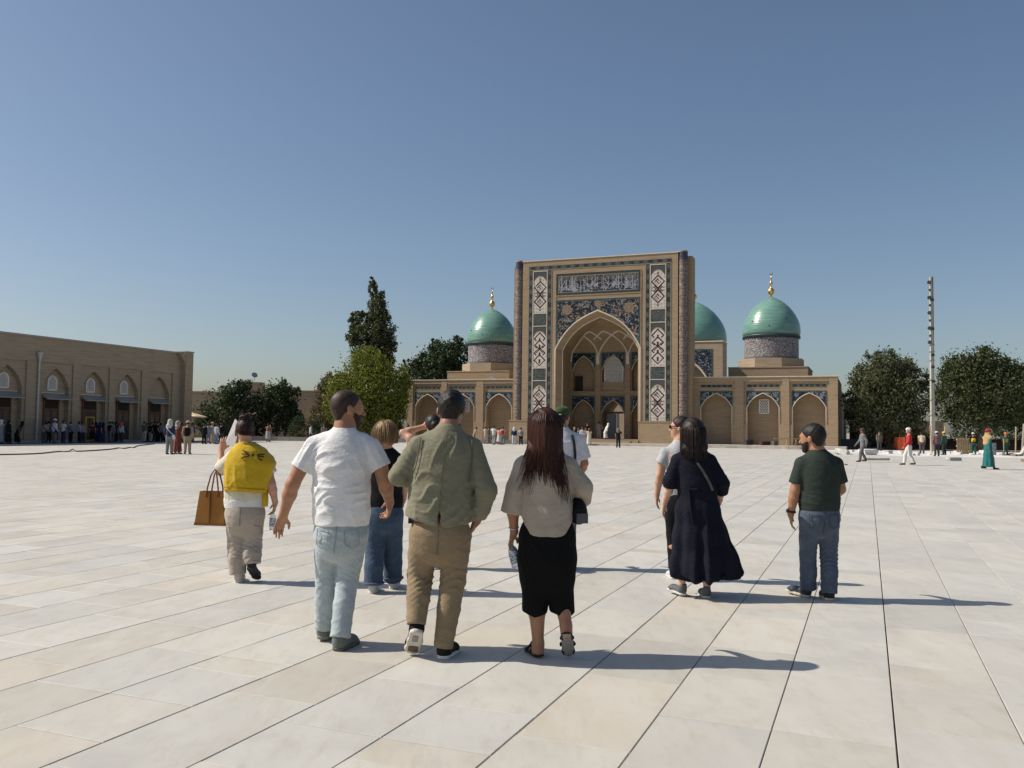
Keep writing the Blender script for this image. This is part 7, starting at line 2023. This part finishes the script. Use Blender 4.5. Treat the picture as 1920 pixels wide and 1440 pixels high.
def small(xy, yaw, H, label, top, bottom, head=('hair', HC), pose='stand', extra=(), group=None, skin=0, h=.033, seed=0, sleeve='short'):
    """top: colour; bottom: (kind, colour) with kind trousers, skirt, dress, robe, shorts"""
    r = np.random.default_rng(seed + 500); S = H / 1.72
    st = .0
    j = dict(head=(0, .02, 1.60), nk=(0, 0, 1.48), shL=(-.165, 0, 1.38), shR=(.165, 0, 1.38), elL=(-.21, -.02, 1.10), elR=(.21, -.02, 1.10), wrL=(-.20, .08, .86), wrR=(.20, .08, .86), hpL=(-.085, 0, .90), hpR=(.085, 0, .90), knL=(-.09, .02, .49), knR=(.09, .02, .49), anL=(-.10, 0, .08), anR=(.10, 0, .08))
    J = {k: np.array(v, float) for k, v in j.items()}
    if pose == 'walk':
        q = r.choice([-1, 1])
        for s, g in (('L', q), ('R', -q)):
            J['kn' + s] += A3(0, .05 + .07 * g, .0); J['an' + s] += A3(0, .18 * g, .0 if g > 0 else .03); J['wr' + s] += A3(0, -.16 * g, .02); J['el' + s] += A3(0, -.08 * g, 0)
    elif pose == 'photo':
        for s, g in (('L', -1), ('R', 1)): J['el' + s] = A3(g * .20, .16, 1.24); J['wr' + s] = A3(g * .07, .30, 1.50)
    elif pose == 'cross':
        for s, g in (('L', -1), ('R', 1)): J['wr' + s] = A3(g * .04, .20, 1.12)
    elif pose == 'hip':
        J['elR'] = A3(.34, -.06, 1.14); J['wrR'] = A3(.20, .02, .98)
    elif pose == 'phone':
        J['elR'] = A3(.22, .10, 1.12); J['wrR'] = A3(.10, .30, 1.20)
    if pose in ('bend', 'lean'):
        a = 1.0 if pose == 'bend' else .35
        c0 = A3(0, 0, .92); Rm = np.array([[1, 0, 0], [0, cos(a), sin(a)], [0, -sin(a), cos(a)]])
        for k in ('head', 'nk', 'shL', 'shR', 'elL', 'elR', 'wrL', 'wrR'): J[k] = c0 + Rm @ (J[k] - c0)
        for s in 'LR':
            if pose == 'bend': J['el' + s] = J['sh' + s] + A3(0, .02, -.28); J['wr' + s] = J['sh' + s] + A3(0, .08, -.52)
    if pose == 'sit':
        dz = -.42
        for k in ('head', 'nk', 'shL', 'shR', 'elL', 'elR', 'wrL', 'wrR', 'hpL', 'hpR'): J[k] = J[k] + A3(0, 0, dz)
        for s in 'LR': J['kn' + s] = J['hp' + s] + A3(0, .42, .02); J['an' + s] = J['kn' + s] + A3(0, .10, -.40); J['wr' + s] = J['kn' + s] + A3(0, -.12, .10)
    hp = (J['hpL'] + J['hpR']) / 2; sh = (J['shL'] + J['shR']) / 2; up = unit(sh - hp)
    hr = rotm(r.uniform(-.3, .3), .05 if pose != 'bend' else .8)
    P = chain([(*hp, .12, .09), (*((hp + sh) / 2), .12, .09), (*sh, .12, .085)], k=.05) + [Cap(sh, J['nk'], .07, .05, k=.04), Cap(J['nk'] - up * .03, J['head'] - up * .04, .052, .052, k=.03)]
    hpz, T = head_prims(J['head'], hr, 1.04, face=False); P += hpz
    for s in 'LR':
        P += limb([(*J['sh' + s], .05), (*J['el' + s], .04), (*J['wr' + s], .028)]) + [Cap(J['wr' + s], J['wr' + s] + unit(J['wr' + s] - J['el' + s]) * .13, (.030, .02), (.026, .016), k=.02)]
        P += limb([(*J['hp' + s], .07), (*J['kn' + s], .052), (*J['an' + s], .038)])
    o, V = skin_mesh('person', P, h, SKS[skin])
    # top
    P = chain([(*(hp - up * .02), .155, .115), (*(hp * .6 + sh * .4), .150, .112), (*(hp * .15 + sh * .85), .155, .105), (*(sh + up * .03), .085, .075)], k=.05)
    for s in 'LR':
        P += [Cap(sh * .4 + J['sh' + s] * .6, J['sh' + s], .06, .064, k=.04)]
        if sleeve == 'long': P += limb([(*J['sh' + s], .064), (*J['el' + s], .056), (*J['wr' + s], .045)])
        else: P += [Cap(J['sh' + s], J['sh' + s] * .45 + J['el' + s] * .55, .066, .064, k=.03, cut=True)]
    kind, bc = bottom
    if kind not in ('dress', 'robe'):
        skin_mesh('top', P, h, cm(top), o, disp=lambda V: .010 * crease(V, (.4, .2, .9), 22, seed))
    # lower garment
    if kind in ('trousers', 'shorts'):
        Q = chain([(*(hp + up * .02), .135, .105), (*(hp - up * .06), .15, .115)], k=.04)
        for s in 'LR':
            e = J['an' + s] if kind == 'trousers' else J['kn' + s] * .8 + J['an' + s] * .2
            Q += limb([(*J['hp' + s], .092), (*J['kn' + s], .072)], k=.02)
            Q += [Cap(J['kn' + s], e, .072, .064, k=.02, cut=True)]
        skin_mesh(kind, Q, h, cm(bc), o, disp=lambda V: .010 * crease(V, (.2, .2, 1), 26, seed + 1))
    else:
        zl = .12 if kind in ('dress', 'robe') else (.30 if kind == 'skirt' else .12)
        rows = [(*(A3(0, (J['anL'][1] + J['anR'][1]) / 2 * .5, zl - .16)), .235, .215), (*(hp - up * .25), .185, .15), (*hp, .16, .125), (*(hp + up * .12), .145, .11)]
        Q = chain(rows, k=.05)
        if kind in ('dress', 'robe'): Q = Q + P
        skin_mesh('dress' if kind in ('dress', 'robe') else 'skirt', Q, h, cm(bc), o, cuts=[plane_z(zl)], disp=lambda V: .018 * np.clip((.9 - V[:, 2]) / .8, 0, 1) * np.sin(np.arctan2(V[:, 1], V[:, 0]) * 7 + seed))
    # head cover
    hk, hc = head
    if hk == 'hair': skin_mesh('hair', [Ell(T(0, -.02, .045), (.092, .112, .100), hr), Cap(T(0, -.07, .01), T(0, -.05, -.055), .05, .045)], h * .72, hair_mat('hair_%.3f' % hc[0], hc), o, cuts=[])
    elif hk == 'long': skin_mesh('hair', [Ell(T(0, -.02, .045), (.095, .112, .102), hr), Cap(T(0, -.06, .0), T(0, -.09, -.25), (.10, .06), (.085, .03), hr @ A3(1, 0, 0))], h * .72, hair_mat('hair_%.3f' % hc[0], hc), o)
    elif hk == 'scarf': skin_mesh('headscarf', [Ell(T(0, -.012, .04), (.104, .122, .112), hr), Cap(T(0, -.03, -.05), T(0, -.03, -.16), (.10, .09), (.15, .11), hr @ A3(1, 0, 0), k=.06), Cap(T(0, -.06, -.15), T(0, -.09, -.30), (.13, .05), (.10, .03), hr @ A3(1, 0, 0), k=.05)], h * .72, cm(hc), o)
    elif hk in ('cap', 'helmet'):
        z0 = T(0, 0, 0)[2] + .035
        skin_mesh(hk, [Ell(T(0, -.005, .06), (.105, .125, .10), hr), Cap(T(0, .10, .045), T(0, .16, .04), (.07, .014), (.06, .014), hr @ A3(1, 0, 0))], h * .65, plain('%s_%.2f%.2f%.2f' % (hk, *hc), hc, .4 if hk == 'helmet' else .85), o, cuts=[lambda X, Y, Z: z0 - Z + 0 * X + 0 * Y])
        skin_mesh('hair', [Ell(T(0, -.03, .02), (.086, .098, .08), hr)], h * .72, hair_mat('hair_%.3f' % HC[0], HC), o)
    elif hk == 'hat':
        ho, _ = skin_mesh('hat', [Ell(T(0, -.005, .09), (.098, .115, .085), hr), Cap(T(0, -.01, .058), T(0, .01, .056), (.20, .018), (.20, .018), hr @ A3(1, 0, 0))], h * .6, plain('hat_%.2f%.2f%.2f' % tuple(hc), hc, .85), o, cuts=[lambda X, Y, Z, q=T(0, 0, .045)[2]: q - Z + 0 * X + 0 * Y])
        m = MB(); m.lathe([(.108, .062), (.108, .085)], 14, tuple(T(0, -.005, 0))); m.build('hat_band', plain('hat_band', (.02, .02, .022), .8), ho)
    # shoes
    for s in 'LR':
        a = J['an' + s]; hl = A3(a[0], a[1] - .06, max(0, a[2] - .08)); shoe(o, hl, hl + A3((.03 if s == 'R' else -.03), .26, 0), col=(.05, .045, .045), sole=(.12, .12, .12), h=.02)
    for kind_, c in extra:
        if kind_ == 'backpack': skin_mesh('backpack', [Cap(sh + A3(0, -.16, -.06), sh + A3(0, -.17, -.36), (.14, .08), (.14, .09), k=.02)], h * .8, cm(c), o)
        elif kind_ == 'vest': skin_mesh('vest', chain([(*(hp + up * .10), .158, .118), (*(hp * .55 + sh * .45), .156, .117), (*(hp * .12 + sh * .88), .160, .112)], k=.05), h, cm(c), o)
        elif kind_ == 'pouch':
            skin_mesh('pouch', [Cap((-.10, -.14, .92), (.05, -.15, .92), (.06, .05), (.06, .05), (0, 0, 1), k=.02)], h * .7, cm(c), o)
        elif kind_ == 'shawl': skin_mesh('shawl', [Cap(sh + A3(-.15, 0, -.02), sh + A3(.15, 0, -.02), .10, .10, k=.05), Cap(sh + A3(0, -.02, 0), sh + A3(0, -.06, -.26), (.17, .12), (.16, .10), k=.05), Cap(J['head'] + A3(0, -.02, .0), sh, (.10, .10), (.14, .11), k=.05)], h * .85, cm(c), o)
        elif kind_ == 'sash':
            m = MB(); m.tube([(-.15, -.02, 1.40), (-.05, -.14, 1.28), (.10, -.13, 1.08), (.17, -.02, .98)], .02, 6); m.build('bag_strap', cm(c), o, smooth=True)
            skin_mesh('bag', [Cap((.19, -.02, .95), (.20, .0, .80), (.05, .08), (.06, .09), k=.02)], h * .8, cm(c), o)
        elif kind_ == 'shovel':
            m = MB(); m.tube([(.26, .25, .02), (.22, .20, 1.3)], .02, 6); m.build('shovel_handle', PW, o)
            m = MB(); m.add([(.16, .25, 0), (.38, .26, 0), (.36, .28, .26), (.18, .27, .26)], [(0, 1, 2, 3)]); m.build('shovel_blade', STEEL, o)
    o.scale = (S * 1.14, S * 1.10, S)
    o.location = (xy[0], xy[1], xy[2] if len(xy) > 2 else 0); o.rotation_euler = (0, 0, -yaw)
    if len(xy) <= 2: pass
    tag(o, label, 'person', group)
    return o

def SP_(px, fy, ty, *a, z=0.0, D=None, **k):
    """stand a figure where the square is seen at (px, fy); its height follows from ty"""
    if D is None: x, y = GP(px, fy)
    else:
        gx, gy = GP(px, 870); x, y = gx * D / gy, D
    H = max(1.50, min(1.86, (fy - ty) * y / 1650.0)) if D is None else k.pop('H', 1.70)
    k.pop('H', None)
    yaw = a[0]
    return small((x, y, z), yaw, H, *a[1:], **k)
PI = pi
# building site, right
SP_(1618, 866, 804, -PI / 2, 'worker in dusty grey overalls and dark cap walking past the madrasah corner', (.15, .15, .155), ('trousers', (.13, .13, .135)), ('cap', (.05, .045, .045)), 'walk', [('pouch', K_)], sleeve='long', skin=2, h=.022, seed=1)
SP_(1705, 872, 804, -PI / 2.3, 'man in a red shirt, white trousers and white brimmed hat', RD, ('trousers', W_), ('hat', (.66, .65, .62)), 'walk', [('pouch', K_)], sleeve='long', skin=1, h=.022, seed=2)
SP_(1853, 880, 806, PI / 2.2, 'woman in a long teal dress with sandy shawl and red cap', TL, ('dress', TL), ('cap', (.30, .02, .03)), 'walk', [('shawl', (.42, .27, .13))], sleeve='long', skin=2, h=.022, seed=3)
SP_(1649, 845, 803, PI, 'dusty worker standing before the gatehouse', (.10, .10, .095), ('trousers', (.07, .07, .07)), ('cap', K_), 'stand', seed=4, D=78)
SP_(1729, 845, 811, .3, 'worker with pale shirt stooping over the rubble by the orange fence', (.50, .43, .31), ('trousers', (.09, .07, .08)), ('hair', HC), 'lean', seed=5, D=68)
SP_(1757, 852, 806, .1, 'worker in a plum shirt and pale cap seen from behind', MV, ('trousers', (.06, .045, .05)), ('cap', (.55, .52, .48)), 'stand', sleeve='long', seed=6, D=61)
SP_(1771, 849, 807, -.4, 'worker in green overalls and yellow helmet', GN, ('trousers', (.03, .05, .04)), ('helmet', (.68, .42, .01)), 'stand', sleeve='long', seed=7, D=65)
SP_(1826, 847, 806, .4, 'worker in a yellow vest and white helmet beside the barrel', K_, ('trousers', GN), ('helmet', (.66, .66, .66)), 'lean', [('vest', (.60, .33, .02))], sleeve='long', seed=8, D=67)
SP_(1886, 848, 808, PI, 'worker in an orange helmet and green overalls holding a shovel', GN, ('trousers', GN), ('helmet', (.60, .14, .02)), 'phone', [('vest', (.42, .30, .05)), ('shovel', TN)], sleeve='long', seed=9, D=66)
# in front of the left wing and in the portal
def MP(px, v, z=ZB):
    """a spot on the madrasah's podium line, v metres before its front"""
    d = (px - 959) / 1650.0; o_ = Vector((8.530, 88.236, 0)) + VX * v
    s = (d * o_.y - o_.x) / (UX.x - d * UX.y); p = o_ + UX * s
    return (p.x, p.y, z)
PG = None
small(MP(889, -3.5, 0), 1.2, 1.68, 'stooping visitor in tan shirt beside the khaki jacket', TN, ('trousers', GY), ('hair', HC), 'lean', seed=10)
small(MP(911, -5, 0), .2, 1.72, 'visitor in beige shirt and shorts at the left wing', BG_, ('shorts', BG_), ('hair', (.05, .03, .02)), 'stand', seed=11)
small(MP(917, -4, 0), -.4, 1.72, 'visitor in navy shirt next to the one in beige shorts', (.10, .12, .18), ('trousers', GY), ('hair', HC), 'stand', seed=12)
small(MP(926, -9, 0), .3, 1.80, 'tall visitor in white tee and grey trousers walking along the left wing', W_, ('trousers', (.30, .29, .27)), ('hair', HC), 'walk', seed=13)
small(MP(943, -9, 0), .2, 1.72, 'visitor carrying a bright red backpack', (.40, .38, .36), ('trousers', (.17, .17, .17)), ('hair', (.05, .04, .03)), 'walk', [('backpack', RD)], seed=14)
small(MP(936, -7, 0), .5, 1.62, 'woman in pale skirt and pink top beside the red backpack', (.50, .26, .24), ('skirt', (.50, .49, .47)), ('hair', (.06, .04, .03)), 'stand', seed=15)
small(MP(964, -6, 0), .1, 1.68, 'visitor with white headscarf, navy jacket and white trousers', NV_, ('trousers', W_), ('scarf', W_), 'stand', sleeve='long', seed=16)
small(MP(977, -6, 0), .0, 1.64, 'visitor with light blue backpack and black trousers', (.50, .50, .48), ('trousers', K_), ('hair', HC), 'stand', [('backpack', (.14, .20, .30))], seed=17)
small(MP(1077, -3.6, 0), .0, 1.74, 'blond visitor in black before the portal arch', K_, ('trousers', (.2, .2, .2)), ('hair', (.32, .22, .10)), 'stand', seed=18)
small(MP(1084.5, -2.9, 0), .3, 1.66, 'visitor in blue grey jacket before the portal arch', (.14, .18, .25), ('trousers', NV_), ('hair', (.10, .08, .07)), 'stand', sleeve='long', seed=19)
small(MP(1092, -3.4, 0), -.2, 1.78, 'visitor in white shirt and black trousers before the portal arch', W_, ('trousers', K_), ('hair', (.05, .04, .03)), 'stand', sleeve='long', seed=20)
small(MP(1098.5, -2.6, 0), .2, 1.68, 'visitor in orange top and white trousers before the portal arch', (.42, .20, .10), ('trousers', W_), ('hair', (.16, .08, .03)), 'stand', seed=21)
small(MP(1104.5, -3.8, 0), .1, 1.66, 'woman in a long cream dress before the portal arch', W_, ('dress', (.58, .52, .43)), ('long', (.14, .07, .03)), 'stand', seed=22)
small(MP(1101, .2, .45), PI, 1.74, 'visitor in black standing on the portal steps', K_, ('trousers', K_), ('hair', HC), 'stand', sleeve='long', seed=23)
small(MP(1123, 1.5, ZF), .2, 1.76, 'visitor in grey stripes inside the portal', (.16, .16, .165), ('trousers', (.17, .17, .18)), ('hair', HC), 'hip', seed=24)
small(MP(1136, .9, ZF), 1.3, 1.66, 'person in white robe bending inside the portal', W_, ('robe', (.60, .60, .60)), ('scarf', W_), 'lean', sleeve='long', seed=25)
SP_(1159, 841, 798, .2, 'visitor in black tee and dark trousers alone before the portal', K_, ('trousers', (.02, .022, .03)), ('scarf', (.20, .14, .13)), 'hip', seed=26, D=76)
# between the trees and the left wing
SP_(764, 838, 789, .2, 'man in white shirt walking beside the light brown bob', (.58, .58, .57), ('trousers', (.55, .54, .53)), ('hair', HC), 'walk', sleeve='long', seed=27, D=66)
SP_(581, 834, 794, 1.2, 'person in pale grey shirt by the clipped bushes', (.36, .36, .36), ('trousers', NV_), ('hair', HC), 'stand', sleeve='long', seed=28, D=76)
SP_(606, 834, 794, -.6, 'person in black and white top by the clipped bushes', (.18, .18, .18), ('trousers', K_), ('hair', HC), 'stand', seed=29, D=74)
SP_(501, 832, 799, .2, 'woman in grey skirt and rusty patterned top near the garden kerb', (.26, .13, .07), ('skirt', (.40, .38, .40)), ('hair', HC), 'photo', seed=30, D=84)
for k, (px, t, b, hd, ps, lab) in enumerate([(381, K_, ('trousers', K_), ('hair', HC), 'stand', 'person in black jacket near the cream canopy'), (389, (.22, .23, .29), ('trousers', (.17, .17, .22)), ('hair', HC), 'stand', 'person in lavender grey near the cream canopy'),
        (397, (.42, .30, .22), ('dress', (.42, .31, .24)), ('hat', (.40, .32, .20)), 'stand', 'woman in a dusty rose dress near the cream canopy'), (404.5, (.34, .36, .40), ('trousers', (.17, .22, .32)), ('hair', HC), 'stand', 'person in pale blue top and jeans near the cream canopy'), (413, K_, ('trousers', (.06, .05, .05)), ('hair', HC), 'cross', 'person in black beside the raised papers')]):
    SP_(px, 832, 795, [.2, -.3, PI, .5, .1][k], lab, t, b, hd, ps, sleeve='long', seed=40 + k, D=70 + (k % 3), H=1.62 + .05 * (k % 3))
# in the sun on the left
SP_(317, 852, 787, .1, 'visitor in navy jacket and grey trousers with white scarf, standing in the sun', NV_, ('trousers', (.19, .175, .18)), ('scarf', (.50, .48, .47)), 'stand', [('sash', W_)], sleeve='long', h=.024, seed=50)
SP_(332, 851, 790, .3, 'woman in a rust coloured dress beside the navy jacket', (.17, .042, .026), ('dress', (.17, .045, .026)), ('scarf', (.36, .28, .24)), 'stand', sleeve='long', h=.024, seed=51)
SP_(351, 851.5, 790, -.2, 'visitor in khaki trousers and tan cap carrying a black bag', (.36, .26, .16), ('trousers', (.33, .26, .18)), ('cap', (.42, .29, .14)), 'stand', [('backpack', K_)], sleeve='long', skin=0, h=.024, seed=52)
# in the shade of the arcaded building
def LP(px, q):
    d = (px - 959) / 1650.0; x0 = -37.7 + UX.x * q; y0 = 65 + UX.y * q
    s = (d * y0 - x0) / (VX.x - d * VX.y); return (x0 + VX.x * s, y0 + VX.y * s)
SHD = [(4, 2.2, .6, 1.70, 'person in grey robe in the shade by the first arch', GY, ('robe', (.30, .30, .32)), ('scarf', W_), 'stand', ()), (18, 2.6, 2.0, 1.64, 'woman in black robe in the shade by the first arch', K_, ('robe', K_), ('scarf', K_), 'stand', ()), (36, 1.8, 1.4, 1.66, 'woman in black robe next to the white downpipe', K_, ('robe', K_), ('scarf', K_), 'lean', ()),
    (85, 1.6, .4, 1.64, 'stooping person in beige with shoulder bag near the downpipe', (.30, .26, .22), ('trousers', (.10, .09, .09)), ('hair', HC), 'lean', [('sash', K_)]), (93, 1.2, -.4, 1.66, 'person in dark grey near the downpipe', (.10, .10, .10), ('trousers', K_), ('hair', HC), 'stand', ()),
    (104, 3.2, .9, 1.80, 'man in white shirt and white cap with dark strap in the shade', (.60, .59, .62), ('trousers', (.15, .14, .13)), ('cap', W_), 'stand', [('sash', NV_)]), (120.5, 3.2, .8, 1.72, 'man in white tee and navy trousers in the shade', W_, ('trousers', (.03, .03, .10)), ('hair', HC), 'stand', ()),
    (134, 2.8, .7, 1.62, 'person in denim blue shirt with strap in the shade', (.15, .20, .30), ('trousers', K_), ('hair', HC), 'stand', [('sash', K_)]), (150, 2.6, 1.3, 1.64, 'person in sky blue shirt beside the yellow frame', (.28, .36, .50), ('trousers', K_), ('hair', HC), 'stand', ()), (157, 1.6, 2.6, 1.60, 'person in dusty pink behind the yellow frame', (.34, .22, .22), ('trousers', NV_), ('hair', HC), 'stand', ()),
    (175, 1.8, .2, 1.60, 'person in dark red top behind the yellow frame', DR, ('skirt', K_), ('hair', HC), 'stand', ()), (181, 1.0, .4, 1.62, 'person in maroon shawl behind the yellow frame', DR, ('robe', DR), ('scarf', K_), 'stand', ()), (188, 3.0, .8, 1.62, 'woman in long navy robe in the shade', (.016, .02, .06), ('robe', (.014, .018, .06)), ('scarf', (.014, .018, .06)), 'stand', ()), (195, 2.4, 1.2, 1.60, 'woman in dark blue robe in the shade', (.02, .03, .08), ('robe', (.02, .03, .08)), ('scarf', (.01, .01, .02)), 'stand', ()),
    (207, 2.4, 1.0, 1.68, 'person in black with a pink bag in the shade', K_, ('trousers', (.17, .16, .18)), ('hair', HC), 'stand', [('pouch', PK)]), (212, 2.0, .7, 1.70, 'person in lilac grey shirt in the shade', (.20, .20, .26), ('trousers', (.13, .13, .14)), ('hair', HC), 'stand', ()), (218, 1.4, 2.2, 1.66, 'person in black robe by the third door', K_, ('robe', K_), ('scarf', K_), 'stand', ()),
    (229, 3.0, .8, 1.62, 'woman with an orange headscarf and pale blue top', (.40, .44, .48), ('trousers', (.04, .05, .05)), ('scarf', (.52, .08, .02)), 'stand', ()), (272, 3.0, .7, 1.74, 'man in dark green shirt and pale trousers in the shade', DG, ('trousers', (.40, .36, .30)), ('hair', HC), 'stand', ()), (277, 2.0, 1.0, 1.60, 'person in black top behind the dark green shirt', K_, ('trousers', K_), ('hair', HC), 'stand', ()),
    (284, 2.8, .9, 1.66, 'person in black tee and stone trousers in the shade', K_, ('trousers', (.34, .32, .30)), ('hair', HC), 'stand', [('sash', K_)]), (291, 2.2, .4, 1.78, 'tall person in black near the last door', K_, ('trousers', (.05, .05, .05)), ('hair', HC), 'hip', ()), (297, 2.6, 1.4, 1.74, 'person in black jacket near the last door', (.03, .028, .028), ('trousers', K_), ('hair', HC), 'stand', ()), (303, 2.0, .2, 1.62, 'person in grey top near the last door', (.18, .18, .19), ('trousers', K_), ('hair', HC), 'stand', ()),
    (312, 1.8, .8, 1.60, 'woman in dark robe near the corner pier', (.03, .03, .035), ('robe', (.025, .025, .03)), ('scarf', (.03, .025, .025)), 'stand', ()), (341, 3.4, .5, 1.64, 'person in maroon top behind the tan cap', DR, ('trousers', (.13, .12, .12)), ('hair', HC), 'stand', ()), (334, 2.6, .5, 1.62, 'person in black behind the rust coloured dress', K_, ('trousers', K_), ('hair', HC), 'stand', ()), (362, 4.2, .6, 1.66, 'person in blue denim shirt by the corner pier', (.07, .10, .17), ('trousers', (.08, .07, .065)), ('hair', HC), 'stand', ())]
for k, (px, q, yw, H, lab, t, b, hd, ps, ex) in enumerate(SHD):
    small(LP(px, q), yw - ANG, H, lab, t, b, hd, ps, ex, seed=70 + k, skin=k % 3, sleeve='long' if k % 2 else 'short', h=.036)
bp_ = LB.matrix_basis @ Vector((13.9, -.42, 0))
small((bp_.x, bp_.y, .10), radians(112), 1.66, 'person in grey sitting on the stone bench', (.17, .19, .24), ('trousers', (.28, .31, .36)), ('hair', HC), 'sit', seed=120, h=.036)
